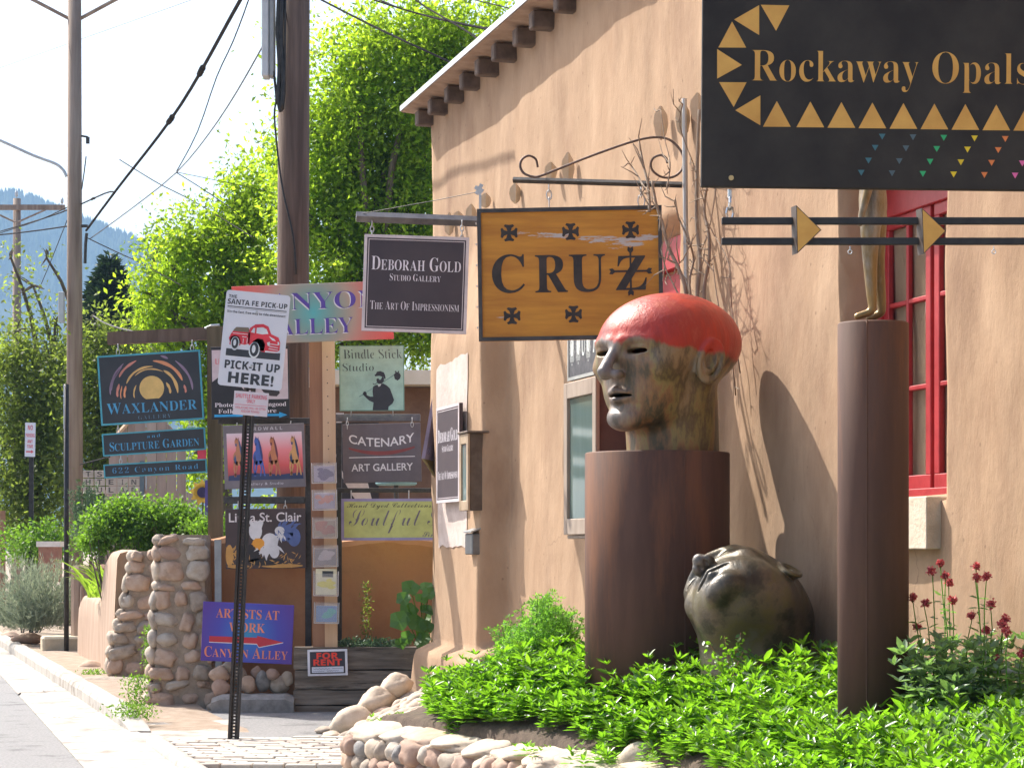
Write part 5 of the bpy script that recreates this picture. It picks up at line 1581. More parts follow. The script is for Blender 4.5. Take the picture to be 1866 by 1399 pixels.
# standing bronze figure on the slim column, grown from a skeleton
def figure():
    root = thing('bronze_figure', 'slender bare bronze figure standing on the slim rusty column, upper body behind the shop sign', 'sculpture', (P(1590, 0, 10).x, 10.0, 2.483))
    H = .95
    J = {'pel': (0, 0, .50), 'wst': (.0, -.01, .60), 'chs': (.0, 0, .72), 'nck': (0, -.005, .83), 'hd': (-.012, -.005, .875), 'hdt': (-.01, -.005, .955),
         'hl': (-.01, -.045, .47), 'kl': (-.012, -.042, .27), 'al': (.0, -.04, .045), 'tl': (-.085, -.048, .018),
         'hr': (.015, .045, .47), 'kr': (.022, .042, .27), 'ar': (.045, .04, .045), 'tr': (-.03, .048, .018),
         'sl': (.0, -.10, .80), 'el': (-.01, -.125, .63), 'wl': (-.05, -.125, .48), 'fl': (-.058, -.122, .42),
         'sr': (.0, .10, .80), 'er': (.03, .125, .64), 'wr': (.03, .12, .49), 'fr': (.025, .118, .43)}
    Rr = {'pel': .075, 'wst': .062, 'chs': .085, 'nck': .033, 'hd': .05, 'hdt': .035, 'hl': .056, 'kl': .036, 'al': .022, 'tl': .015, 'hr': .056, 'kr': .036, 'ar': .022, 'tr': .015,
          'sl': .036, 'el': .025, 'wl': .017, 'fl': .014, 'sr': .036, 'er': .025, 'wr': .017, 'fr': .014}
    E = [('pel', 'wst'), ('wst', 'chs'), ('chs', 'nck'), ('nck', 'hd'), ('hd', 'hdt'), ('pel', 'hl'), ('hl', 'kl'), ('kl', 'al'), ('al', 'tl'), ('pel', 'hr'), ('hr', 'kr'), ('kr', 'ar'), ('ar', 'tr'),
         ('chs', 'sl'), ('sl', 'el'), ('el', 'wl'), ('wl', 'fl'), ('chs', 'sr'), ('sr', 'er'), ('er', 'wr'), ('wr', 'fr')]
    names = list(J)
    me = bpy.data.meshes.new('body')
    me.from_pydata([tuple(c * H for c in J[k]) for k in names], [(names.index(a), names.index(b)) for a, b in E], [])
    ob = bpy.data.objects.new('body', me); COL.objects.link(ob)
    sk = ob.modifiers.new('skin', 'SKIN')
    for i, k in enumerate(names):
        sv = me.skin_vertices[0].data[i]; sv.radius = (Rr[k] * H, Rr[k] * H); sv.use_root = k == 'pel'
    ob.modifiers.new('sub', 'SUBSURF').levels = 2
    dg = bpy.context.evaluated_depsgraph_get()
    m2 = bpy.data.meshes.new_from_object(ob.evaluated_get(dg))
    bpy.data.objects.remove(ob)
    m2.materials.clear(); m2.materials.append(mat('streaked_gold_bronze', (.12, .085, .04), (.30, .20, .08), rough=.35, metal=.5, scale=14, stretch=(1, 1, .3), mix=(.35, .65), bump=.3, color3=(.34, .33, .31), scale3=6, mix3=(.5, .7)))
    m2.shade_smooth()
    o = bpy.data.objects.new('body', m2); COL.objects.link(o); o.parent = root
    root.rotation_euler = (0, 0, math.radians(-8))
    root.scale = (1.0, 1.0, 1.0)
    return root
figure()

# ------------------------------------------------------------------ stone retaining wall, bed, cobble bank
WA, WBp, WC = Vector((-.98, 14.5)), Vector((.66, 11.6)), Vector((1.15, 8.6))
def soil_z(x, y):
    p = Vector((x, y))
    best = 9
    for a, b in ((WA, WBp), (WBp, WC), (WC, Vector((1.3, 4)))):
        d = b - a; L = d.length; d.normalize(); r = p - a
        t = max(0, min(L, r.dot(d))); q = a + d * t
        best = min(best, (p - q).length)
    return .37 + (.28 if y < 11 else .34) * (1 - math.exp(-best * 2.2)), best
def bed_left(y):
    for a, b in ((WA, WBp), (WBp, WC), (WC, Vector((1.3, 4)))):
        if b.y <= y <= a.y: return a.x + (b.x - a.x) * (a.y - y) / (a.y - b.y)
    return -.90 + .10 * (y - WA.y)
def bed_z(x, y):
    z, dd = soil_z(x, y)
    k = max(0, min(1, (y - 13.4) / 1.2))
    if y > WA.y: dd = max(0, x - bed_left(y)); z = .37 + .13 * (1 - math.exp(-dd * 4))
    return (z * (1 - k) + min(z, .47) * k), dd
vs = []; fs = []
ys_ = np.arange(5.6, 18.9, .12); NX = 34
for y in ys_:
    xl, xr = bed_left(y) + .10, X0 - .265 * y + .15
    for i in range(NX + 1):
        x = xl + (xr - xl) * i / NX
        vs.append((x, y, bed_z(x, y)[0] + noise.noise(Vector((x * 3, y * 3, 0))) * .02 - (.1 if i == 0 else 0)))
for j in range(len(ys_) - 1):
    for i in range(NX):
        a = j * (NX + 1) + i; fs.append((a, a + 1, a + NX + 2, a + NX + 1))
mb = MB(); mb.add(vs, fs); soil = mb.build('garden_soil', mat('dark_garden_soil', (.06, .042, .03), (.12, .085, .06), rough=1, scale=12, bump=1), smooth=True); soil['kind'] = 'structure'

rw = thing('stone_retaining_wall', 'low retaining wall of round river stones holding the green planting', 'wall', (WA.x, WA.y, 0))
mb = MB()
line = [WA + (WBp - WA) * (i / 12) for i in range(13)] + [WBp + (WC - WBp) * (i / 6) for i in range(1, 7)] + [Vector((1.3, 5.6))]
vs = []
for i, p in enumerate(line):
    d = (line[min(i + 1, len(line) - 1)] - line[max(i - 1, 0)]).normalized(); nn = Vector((d.y, -d.x))  # towards the street
    if nn.x > 0: nn = -nn
    a = p + nn * .05; b_ = p - nn * .42
    vs += [(a.x, a.y, -.05), (a.x, a.y, .33), (b_.x, b_.y, .37), (b_.x, b_.y, -.05)]
n = len(line)
mb.add(vs, [tuple(i * 4 + k for k in (0, 1)) + tuple((i + 1) * 4 + k for k in (1, 0)) for i in range(n - 1)] + [(i * 4 + 1, i * 4 + 2, i * 4 + 6, i * 4 + 5) for i in range(n - 1)] + [(3, 2, 1, 0)])
mb.build('mortar_core', MORTAR, rw)
random.seed(21)
total = sum((line[i + 1] - line[i]).length for i in range(len(line) - 1))
def along(s):
    for i in range(len(line) - 1):
        L = (line[i + 1] - line[i]).length
        if s <= L or i == len(line) - 2:
            d = (line[i + 1] - line[i]).normalized(); nn = Vector((d.y, -d.x)); nn = -nn if nn.x > 0 else nn
            return line[i] + d * s, d, nn
        s -= L
for row, (zc, hgt) in enumerate(((.05, .12), (.16, .12), (.27, .12))):
    s = -.05 + row * .04
    while s < 7.2:
        w_ = random.uniform(.10, .19)
        p, d, nn = along(max(0, s + w_ / 2))
        st = stone(rw, (p.x + nn.x * .04, p.y + nn.y * .04, zc + random.uniform(-.015, .015)), (w_ * 1.12, random.uniform(.14, .2), hgt * random.uniform(1.0, 1.35)),
                   (random.uniform(-.2, .2), random.uniform(-.3, .3), math.atan2(d.y, d.x)), blocky=random.random() < .5)
        s += w_
# stones on the short far end of the wall
for k in range(9):
    stone(rw, (WA.x + .03 + .42 * random.random(), WA.y + .07, .05 + .1 * (k % 3)), (.14, .14, .12), (0, 0, random.random() * 3))
s = 0
while s < 7.2:   # flat capping stones
    w_ = random.uniform(.26, .46)
    p, d, nn = along(s + w_ / 2)
    stone(rw, (p.x - nn.x * .14, p.y - nn.y * .14, .375), (w_ * 1.05, random.uniform(.38, .5), random.uniform(.08, .12)), (random.uniform(.08, .22) * (1 if nn.y < 0 else -1), random.uniform(-.04, .04), math.atan2(d.y, d.x) + random.uniform(-.1, .1)),
          m=random.choice([STONE_MATS[4], STONE_MATS[2], STONE_MATS[0], STONE_MATS[4]]), blocky=True, name='capping_stone')
    s += w_ * .97
# loose boulders in the bed
for nm, (u, v, Y, w_, h_, lab, mi) in {'a': (1165, 1392, 11.9, .26, .22, 'pale pinkish boulder at the foot of the green plants, left of the two front ones', 4), 'b': (1322, 1412, 11.3, .32, .16, 'flat tan boulder at the lower edge of the photo between plants', 0),
                                      'c': (1618, 1372, 9.75, .24, .20, 'rounded brown boulder against the foot of the slim rusty column', 1), 'd': (1822, 1352, 9.6, .22, .16, 'grey brown boulder among the shaded plants at the far right', 6)}.items():
    p = P(u, v, Y); k = random.randrange(5)
    o = stone(None, p, (w_, w_ * .9, h_), (0, .1, random.random() * 3), m=STONE_MATS[mi], k=k, name='boulder'); prop(o, lab, 'boulder', 'boulders among the plants')
# cobble bank beside the building's footing
cb = thing('cobble_bank', 'sloping bank of pale smooth cobbles below the corner footing of the adobe building', 'rock bank', (-1.0, 17, 0))
mb = MB()
def bank(a, b):   # a 0..1 across (street to building), b 0..1 far to near
    y = 18.9 - 4.3 * b
    xl = -1.36 + .30 * b; xr = -.42 + .16 * b
    return Vector((xl + (xr - xl) * a, y - .1 * a, .0 + .47 * a ** .85 - .05 * b * a))
vs = [tuple(bank(i / 8, j / 12) - Vector((0, 0, .03))) for i in range(9) for j in range(13)]
mb.add(vs, [(i * 13 + j, i * 13 + j + 1, (i + 1) * 13 + j + 1, (i + 1) * 13 + j) for i in range(8) for j in range(12)])
mb.build('mortar_bed', MORTAR, cb)
for j in range(25):
    b_ = (j + .5) / 25
    for i in range(6):
        a = (i + .5 * (j % 2) + random.uniform(0, .4)) / 6
        p = bank(a, b_)
        stone(cb, p, (random.uniform(.12, .25), random.uniform(.12, .20), random.uniform(.07, .11)), (random.uniform(-.1, .1), -.42 + random.uniform(-.12, .12), random.uniform(-.5, .5)), m=random.choice(PALESTONES), name='cobble')
for k in range(7):
    p = Vector((-1.5 + random.uniform(-.15, .2) + k * .02, 18.7 - k * .5, .03))
    stone(cb, p, (.2, .15, .07), (0, 0, random.random() * 3), m=random.choice(PALESTONES), name='cobble')
for (x, y, z, w_) in ((-1.28, 18.5, .12, .30), (-1.10, 18.75, .26, .28), (-.95, 18.85, .38, .25)):
    stone(cb, (x, y, z), (w_ * 1.2, w_, w_ * .8), (0, -.4, .3), m=STONE_MATS[4], name='cobble')

# ------------------------------------------------------------------ orange yard wall, timber planter, rubble
ow = thing('yard_wall', 'orange plastered yard wall in shade behind the sign posts', 'wall', tuple(P(600, 1180, 22)))
mb = MB()
n = 40; vs = []
for i in range(n + 1):
    u = 372 + (880 - 372) * i / n
    vt = 985 - 6 * math.sin(i * .3) + noise.noise(Vector((i * .4, 0, 0))) * 4
    for (dy, dz) in ((0, None), (0, -.05), (.03, 0), (.12, .02), (.27, .02), (.36, 0), (.38, -.06), (.38, None)):
        p = P(u, vt, 22)
        z = -.05 if dz is None else p.z + dz
        vs.append((p.x, 22 + dy + noise.noise(Vector((i * .2, z, 0))) * .015, z))
mb.add(vs, [(i * 8 + k, i * 8 + k + 1, (i + 1) * 8 + k + 1, (i + 1) * 8 + k) for i in range(n) for k in range(7)] + [tuple(range(8))[::-1], tuple(range(n * 8, n * 8 + 8))])
mb.build('plaster', ADOBE_RED, ow, smooth=False)
pl = thing('timber_planter', 'raised planter of four old dark railway timbers carrying the for rent notice', 'planter', tuple(P(650, 1297, 21.3)))
v = 1178
for k, h_ in enumerate((42, 36, 28, 26)):
    a, b_ = P(537 + random.uniform(-3, 3), v, 21.3), P(800, v + h_ - 2.5, 21.3)
    mb = MB()
    nn_ = 26; vs = []
    for i in range(nn_ + 1):
        x = a.x + (b_.x - a.x) * i / nn_
        for (dy, dz) in ((0, 0), (0, 1), (1, 1), (1, 0)):
            z = b_.z + (a.z - b_.z) * dz + noise.noise(Vector((x * 3, k, dz))) * .012
            vs.append((x, 21.18 + dy * .2 + noise.noise(Vector((x * 5, k * 3, dz * 2))) * .014, z))
    mb.add(vs, [(i * 4 + q, i * 4 + (q + 1) % 4, (i + 1) * 4 + (q + 1) % 4, (i + 1) * 4 + q) for i in range(nn_) for q in range(4)] + [(3, 2, 1, 0), tuple(range(nn_ * 4, nn_ * 4 + 4))])
    mb.build('timber', TIMBER, pl)
    v += h_
mb = MB(); c0 = P(537, 1192, 21.4); c1 = P(800, 1192, 21.4)
mb.box(((c0.x + c1.x) / 2, 21.75, c0.z - .1), (c1.x - c0.x - .05, .5, .2)); mb.build('soil', mat('dark_garden_soil', (.06, .042, .03)), pl)
rb = thing('rubble_edging', 'shaded rubble stones and a long grey kerb stone under the purple sign', 'stones', tuple(P(450, 1280, 21.3)))
random.seed(9)
for (u, v, w_, h_, mi) in ((400, 1228, 34, 26, 0), (402, 1253, 30, 30, 5), (436, 1228, 26, 22, 6), (452, 1246, 26, 28, 0), (480, 1240, 26, 34, 3), (508, 1248, 34, 28, 2), (497, 1228, 22, 18, 1), (418, 1215, 24, 20, 2), (524, 1236, 20, 24, 4), (468, 1225, 20, 20, 1),
                          (400, 1290, 40, 22, 6), (470, 1287, 26, 14, 3), (500, 1292, 20, 10, 2), (440, 1296, 22, 10, 1), (370, 1300, 40, 16, 6)):
    k = 21.3 / F
    stone(rb, P(u, v, 21.35 + random.uniform(-.05, .1)), (w_ * k * 1.15, w_ * k, h_ * k * 1.15), (0, 0, random.uniform(-.4, .4)), m=STONE_MATS[mi])
mb = MB()
for i in range(9):
    a_, b_ = P(388 + i * 16.6, 1272, 21.2), P(388 + (i + 1) * 16.6, 1272, 21.2)
    r0, r1 = [.085 + .012 * noise.noise(Vector((q * 1.1, 0, 0))) - (.03 if q in (0, 9) else 0) for q in (i, i + 1)]
    rk = lambda x, r: [(x, 21.1 - .02, .005), (x, 21.1 - .03, .04 + r), (x, 21.12, .08 + r), (x, 21.36, .08 + r), (x, 21.4, .005)]
    mb.add(rk(a_.x, r0) + rk(b_.x, r1), [(k, k + 1, k + 6, k + 5) for k in range(4)] + ([(4, 3, 2, 1, 0)] if i == 0 else []) + ([(5, 6, 7, 8, 9)] if i == 8 else []))
mb.build('kerb_stone', STONE_MATS[3], rb)
o = stone(None, P(512, 1166, 21.6), (.20, .16, .15), (0, 0, .3), m=STONE_MATS[5], k=2, name='boulder'); prop(o, 'small orange stone on the soil left of the lumber post', 'boulder')

# ------------------------------------------------------------------ two stone piers and the curved adobe garden wall
def pier(label, Y, prof, depth, seed, lean=0):
    """prof: (v, u_left, u_right) from top to bottom"""
    random.seed(seed)
    t = thing('stone_pier', label, 'pier', tuple(P((prof[-1][1] + prof[-1][2]) / 2, prof[-1][0], Y)))
    mb = MB(); vs = []
    for (v, a, b) in prof:
        A, B = P(a + 6, v, Y), P(b - 6, v, Y)
        vs += [(A.x, Y + .04, A.z), (B.x, Y + .04, B.z), (B.x + .02, Y + depth, B.z), (A.x - .06, Y + depth, A.z)]
    n = len(prof)
    mb.add(vs, [(i * 4 + k, (i + 1) * 4 + k, (i + 1) * 4 + (k + 1) % 4, i * 4 + (k + 1) % 4) for i in range(n - 1) for k in range(4)] + [(3, 2, 1, 0), tuple(range((n - 1) * 4, n * 4))])
    mb.build('mortar_core', MORTAR, t)
    v = prof[0][0]
    s_ = Y / F
    while v < prof[-1][0]:
        h_ = random.uniform(15, 36)
        a = np.interp(v + h_ / 2, [p[0] for p in prof], [p[1] for p in prof]); b = np.interp(v + h_ / 2, [p[0] for p in prof], [p[2] for p in prof])
        u = a - 2
        while u < b - 8:
            w_ = min(random.uniform(24, 60), b - u + 6)
            stone(t, P(u + w_ / 2, v + h_ / 2 + random.uniform(-4, 4), Y + random.uniform(.05, .09)), (w_ * s_ * random.uniform(.8, 1.05), .16, h_ * s_ * random.uniform(.75, 1.1)), (0, random.uniform(-.3, .3), random.uniform(-.3, .3)), m=random.choice([STONE_MATS[i] for i in (0, 1, 0, 6, 2, 6, 0)]), blocky=random.random() < .85)
            u += w_ * random.uniform(.97, 1.12)
        for q in range(2):   # street side, its sunlight put into paler stone colours
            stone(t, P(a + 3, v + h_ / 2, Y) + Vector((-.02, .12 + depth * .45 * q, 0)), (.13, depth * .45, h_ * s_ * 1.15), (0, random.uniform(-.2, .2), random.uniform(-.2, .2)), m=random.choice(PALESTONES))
        v += h_ * 1.02
    return t
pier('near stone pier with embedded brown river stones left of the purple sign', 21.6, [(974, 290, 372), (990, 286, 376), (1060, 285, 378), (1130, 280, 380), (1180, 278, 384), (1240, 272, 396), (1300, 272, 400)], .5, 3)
pier('farther stone pier widening towards its foot at the end of the pink garden wall', 25.0, [(1004, 240, 292), (1030, 236, 292), (1090, 226, 292), (1130, 216, 292), (1165, 202, 292), (1245, 196, 296)], .45, 4)
gw = thing('garden_wall', 'curved pinkish adobe garden wall stepping down behind the stone piers', 'wall', (-5.2, 28, 0))
mb = MB(); vs = []
pts_ = [(25.2, 1.47), (25.8, 1.49), (26.4, 1.47), (26.9, 1.36), (27.15, 1.05), (27.4, .93), (28.2, .90), (29.2, .93), (30.2, .90), (30.6, .82), (30.7, .80)]
pts_ = smooth_path([(a, b, 0) for a, b in pts_], 5)
for (Y, zt, _) in pts_:
    x = -4.32 - .262 * (Y - 25.2)
    for (dx, dz) in ((-.03, None), (-.022, -.9), (-.015, -.6), (-.008, -.3), (-.0, -.08), (.03, -.02), (.10, .0), (.20, .0), (.27, -.02), (.30, -.08), (.32, None)):
        z = -.05 if dz is None else max(.0, zt + dz)
        vs.append((x + dx + noise.noise(Vector((Y * .9, z, 0))) * .025, Y, z + noise.noise(Vector((Y, 0, 4))) * .01))
n = len(pts_)
mb.add(vs, [(i * 11 + k, i * 11 + k + 1, (i + 1) * 11 + k + 1, (i + 1) * 11 + k) for i in range(n - 1) for k in range(10)] + [tuple(range(11)), tuple(range((n - 1) * 11, n * 11))[::-1]])
mb.build('plaster', ADOBE_PINK, gw, smooth=True)
g2 = thing('garden_wall', 'taller pink adobe wall stub behind the black round post, farther up the street', 'wall', (-6.2, 33, 0))
mb = MB()
for (u0, u1, v0, Y) in ((128, 150, 1030, 31.6), (145, 152, 1066, 31.5)):
    a, b_ = P(u0, v0, Y), P(u1, v0, Y); mb.box(((a.x + b_.x) / 2, Y + 1.2, a.z / 2), (b_.x - a.x, 2.4, a.z), bev=.05)
mb.build('plaster', ADOBE_PINK, g2)
# low pale stone block, planter box and small boulders by the kerb
k = 31.5 / F
o = MB(); a = P(113, 1178, 31.6); o.box(a, (74 * k, .6, 40 * k), Matrix.Rotation(.25, 4, 'Z'), bev=.03); ob = o.build('stone_block', mat('cream_stone_block', (.42, .35, .24), (.52, .44, .32), rough=.9, scale=6, bump=.5, bump_scale=20))
prop(ob, 'square cream stone block behind the foot of the black round post', 'block')
for (u, v, Y, w_, h_, mi, lab) in ((168, 1220, 27.2, .36, .22, 0, 'round tan boulder between kerb and farther stone pier'), (134, 1208, 29.6, .34, .12, 1, 'flat brown stone on the verge left of the round tan boulder'), (153, 1217, 28.4, .28, .10, 5, 'flat reddish stone just left of the round tan boulder'),
                                  (52, 1163, 33.5, .5, .16, 5, 'low reddish stone on the verge under the sage bush'), (18, 1160, 36, .4, .18, 0, 'small tan stone at the left edge of the verge'), (205, 1244, 24.6, .9, .14, 6, 'long low stone at the foot of the farther stone pier')):
    o = stone(None, P(u, v, Y), (w_, .3, h_), (0, 0, random.uniform(-.3, .3)), m=STONE_MATS[mi], name='boulder'); prop(o, lab, 'boulder')
wb = thing('planter_box', 'white topped brick planter box half hidden by the sage bush', 'planter', tuple(P(90, 1010, 36)))
mb = MB(); bx(mb, 66, 108, 986, 996, 36, .5); mb.build('rim', flatm(214, 206, 196), wb)
mb = MB(); bx(mb, 70, 104, 996, 1060, 36.02, .4); mb.build('box', mat('brick_red_plaster', (.28, .13, .09), (.36, .19, .13), rough=.9), wb)
# ------------------------------------------------------------------ foliage tools
def unit(a): return a / np.maximum(np.linalg.norm(a, axis=1, keepdims=True), 1e-9)
def leaf_arrays(C, D, L, W, fold=.25, hexa=False, curl=.0, up=None):
    n = len(C)
    D = unit(D)
    ref = rng.normal(size=(n, 3)) if up is None else up + rng.normal(size=(n, 3)) * .35
    S = unit(np.cross(D, ref)); N = np.cross(S, D)
    L = np.broadcast_to(np.asarray(L, float), (n,))[:, None]; W = np.broadcast_to(np.asarray(W, float), (n,))[:, None]
    if not hexa:
        V = np.stack([C, C + D * L * .45 + S * W * .5 + N * W * fold, C + D * L - N * L * curl, C + D * L * .45 - S * W * .5 + N * W * fold], 1).reshape(-1, 3)
        Fq = np.arange(n * 4).reshape(n, 4)
        return V, Fq
    V = np.stack([C, C + D * L * .28 + S * W * .42 + N * W * fold, C + D * L * .65 + S * W * .42 + N * (W * fold - L * curl * .4), C + D * L - N * L * curl,
                  C + D * L * .65 - S * W * .42 + N * (W * fold - L * curl * .4), C + D * L * .28 - S * W * .42 + N * W * fold], 1).reshape(-1, 3)
    b = np.arange(n)[:, None] * 6
    Fq = np.concatenate([b + np.array([[0, 1, 2, 3]]), b + np.array([[0, 3, 4, 5]])])
    return V, Fq
def merge(parts):
    V = []; Fq = []; n = 0
    for v, f in parts:
        V.append(v); Fq.append(f + n); n += len(v)
    return np.concatenate(V), np.concatenate(Fq)

def crown_arrays(blobs, density, leaf, clump, Ydef, aspect=.5, droop=.3, depth=1.0, leaves_per=46, plume=0.0):
    out = []; centres = []
    for b in blobs:
        u, v, ru, rv = b[:4]; dens = b[4] if len(b) > 4 else 1.0; Yb = b[5] if len(b) > 5 else Ydef
        k = Yb / F; c = np.array(P(u, v, Yb)); r = np.array([ru * k, max(ru, rv) * k * depth, rv * k])
        nleaf = int(ru * rv * math.pi * density * dens)
        nc = max(4, nleaf // leaves_per)
        dirs = unit(rng.normal(size=(nc, 3))); rad = rng.uniform(.08, 1, size=(nc, 1)) ** .5 * rng.choice([1, 1, 1, 1.18, 1.35], size=(nc, 1))
        cc = c + dirs * rad * r
        centres.append((Vector(c), cc))
        idx = rng.integers(0, nc, nleaf)
        cs = clump * rng.uniform(.5, 1.35, size=(nc, 1))
        if plume:
            axd = unit((cc - c) / r * .7 + rng.normal(size=(nc, 3)) * .45 + np.array([0, -.1, .55]))
            ln = rng.normal(size=(nleaf, 1)) * plume * rng.uniform(.6, 1.3, (nc, 1))[idx]
            pos = cc[idx] + axd[idx] * ln + rng.normal(size=(nleaf, 3)) * cs[idx] * .5 * np.exp(-np.clip(ln, 0, 2) * .8)
            D = axd[idx] * .5 + rng.normal(size=(nleaf, 3)) * .7 + np.array([0, 0, -droop])
        else:
            pos = cc[idx] + rng.normal(size=(nleaf, 3)) * cs[idx] * np.array([.62, .62, .42])
            D = unit(pos - cc[idx]) * .8 + rng.normal(size=(nleaf, 3)) * .6 + np.array([0, 0, -droop])
        Ls = leaf * rng.uniform(.6, 1.3, nleaf)
        out.append(leaf_arrays(pos, D, Ls, Ls * aspect))
    V, Fq = merge(out)
    return V, Fq, centres

def limb(mb, a, b, r0, r1, bend=.25, n=6, sides=7):
    a = Vector(a); b = Vector(b); L = (b - a).length
    off = Vector((random.uniform(-1, 1), random.uniform(-1, 1), random.uniform(-.2, .6))) * L * bend * .5
    pts = []; rs = []
    for i in range(n + 1):
        t = i / n
        pts.append(a.lerp(b, t) + off * math.sin(math.pi * t)); rs.append(r0 + (r1 - r0) * t)
    mb.tube(pts, rs, sides, cap=False)
    return pts
BARK = mat('grey_brown_bark', (.085, .065, .05), (.15, .125, .10), rough=.95, scale=8, stretch=(1, 1, .2), bump=.8)
def leafmat(name, isl, tr, fac=.5, rough=.55, spec=.4, var=None):
    return mat(name, (.45, .55, .5) if var else isl[0], (1.25, 1.15, 1.1) if var else None, scale=var or 1, detail=3, mix=(.38, .62), island=isl, translucent=tr, transl_fac=fac, rough=rough, spec=spec)
L_BRIGHT = leafmat('cottonwood_leaf', [(.06, .12, .012), (.10, .19, .018), (.15, .25, .03)], (.52, .76, .04), .60, var=.9)
L_OLIVE = leafmat('elm_leaf', [(.05, .08, .02), (.09, .13, .035), (.14, .18, .05)], (.34, .46, .06), .52, var=.8)
L_DARK = leafmat('conifer_needle', [(.015, .035, .018), (.025, .055, .025), (.035, .07, .03)], (.04, .08, .02), .2)
L_SHRUB = leafmat('garden_shrub_leaf', [(.05, .12, .02), (.08, .18, .03), (.12, .23, .04)], (.24, .46, .03), .45)
L_SAGE = leafmat('sage_leaf', [(.22, .27, .19), (.28, .33, .24), (.34, .38, .27)], (.34, .40, .26), .35, rough=.8)
L_ROSE = leafmat('rosemary_leaf', [(.07, .12, .07), (.10, .17, .10), (.14, .2, .13)], (.14, .24, .10), .3)
L_BED = leafmat('bed_leaf', [(.03, .09, .012), (.06, .16, .02), (.10, .23, .03), (.17, .27, .05)], (.26, .58, .02), .50, rough=.32, spec=.6, var=3.5)
L_BLUE = leafmat('valerian_leaf', [(.10, .17, .09), (.15, .23, .13), (.23, .31, .20)], (.28, .52, .10), .42, rough=.35, spec=.6)
L_IRIS = leafmat('iris_blade', [(.14, .24, .03), (.2, .32, .04)], (.40, .62, .06), .55)
L_FERN = leafmat('feathery_leaf', [(.07, .17, .03), (.10, .24, .04), (.13, .28, .06)], (.28, .62, .05), .5)

def tree(name, label, cat, blobs, density, leaf, clump, Yd, lm, trunk_base, fork, group=None, **kw):
    t = thing(name, label, cat, trunk_base, group=group)
    V, Fq, cen = crown_arrays(blobs, density, leaf, clump, Yd, **kw)
    o = np_mesh('crown', V - np.array(trunk_base), Fq, lm, t)
    mb = MB(); fork = Vector(fork)
    mb.tube([Vector(trunk_base) + (fork - Vector(trunk_base)) * (i / 5) + Vector((math.sin(i) * .05, 0, 0)) for i in range(6)], [.26 - .03 * i for i in range(6)], 10)
    for c, cc in cen:
        pts = limb(mb, fork, c, .085, .022, .35)
        for q in cc[rng.integers(0, len(cc), 7)]:
            limb(mb, c, Vector(q), .022, .005, .3, 4, 5)
    mb.build('trunk', BARK, t, smooth=True)
    return t
big = [(560, 230, 40, 60, .8), (545, 330, 45, 60), (550, 430, 45, 60), (660, 105, 62, 70), (730, 85, 80, 62), (800, 60, 62, 50), (865, 70, 60, 50, .7), (905, 60, 40, 45, .6), (620, 190, 55, 80), (700, 190, 80, 80), (775, 170, 70, 80), (625, 300, 62, 80), (700, 290, 85, 75), (775, 290, 60, 80),
       (610, 400, 50, 70), (680, 390, 75, 75), (760, 400, 60, 70), (640, 490, 80, 70), (740, 500, 70, 60), (600, 560, 50, 55), (700, 570, 90, 50), (765, 600, 50, 60), (600, 640, 60, 50, .6), (830, 130, 50, 60)]
tree('cottonwood_tree', 'tall bright green cottonwood rising behind the thick utility pole and the adobe corner', 'tree', big, .22, .10, .42, 37, L_BRIGHT, (P(720, 0, 38).x, 38, -.02), tuple(P(700, 640, 37.5)), plume=.40, leaves_per=170)
left = [(500, 320, 28, 55), (470, 370, 50, 55), (420, 395, 50, 55), (365, 425, 45, 45), (330, 445, 40, 35, .8), (460, 450, 60, 60), (390, 490, 70, 55), (320, 510, 48, 45), (282, 540, 30, 50, .8), (470, 540, 70, 55), (340, 580, 70, 40), (410, 590, 70, 45), (480, 620, 60, 40), (300, 610, 40, 35),
        (350, 680, 45, 50, .7), (375, 760, 35, 50, .8), (340, 850, 50, 40, .8), (420, 760, 60, 60, .5), (520, 900, 60, 40, .4)]
tree('cottonwood_tree', 'lower bright green tree spreading left of the thick utility pole behind the signs', 'tree', left, .23, .10, .40, 39, L_BRIGHT, (P(400, 0, 40).x, 40, -.02), tuple(P(410, 760, 39.5)), plume=.36, leaves_per=150)
tree('young_tree', 'slim green tree top standing up beside the dark conifer', 'tree', [(290, 445, 20, 26), (300, 480, 18, 30), (300, 530, 26, 30)], .24, .09, .3, 42, leafmat('aspen_leaf', [(.05, .10, .03), (.09, .16, .05), (.14, .22, .07)], (.2, .36, .06), .4), (P(292, 0, 42.5).x, 42.5, -.02), tuple(P(292, 620, 42)))
elm = [(20, 470, 20, 26, .12), (60, 520, 40, 44, .10), (85, 470, 16, 22, .10), (100, 590, 40, 36, .25), (30, 600, 40, 50, .38), (25, 690, 50, 70), (90, 680, 55, 70, .85), (85, 780, 60, 70), (25, 800, 50, 70), (90, 870, 60, 60), (30, 900, 60, 60), (60, 960, 80, 40, .7)]
tree('elm_tree', 'loose olive green tree filling the left edge behind the no parking sign', 'tree', elm, .25, .105, .38, 44, L_OLIVE, (P(60, 0, 45).x, 45, -.02), tuple(P(62, 800, 44.5)))
elm2 = [(168, 575, 16, 24, .4), (175, 620, 36, 34, .7), (225, 630, 35, 35, .8), (180, 690, 50, 55), (230, 700, 40, 50), (170, 770, 50, 60), (225, 790, 40, 50, .7), (160, 850, 50, 50), (165, 930, 50, 30)]
tree('elm_tree', 'olive green tree between the grey utility pole and the blue edged gallery sign', 'tree', elm2, .25, .105, .38, 43, L_OLIVE, (P(190, 0, 44).x, 44, -.02), tuple(P(200, 800, 43.5)))
cf = thing('conifer_tree', 'dark green pointed conifer against the hazy blue mountain', 'tree', (P(200, 0, 70).x, 70, -.02))
parts = []
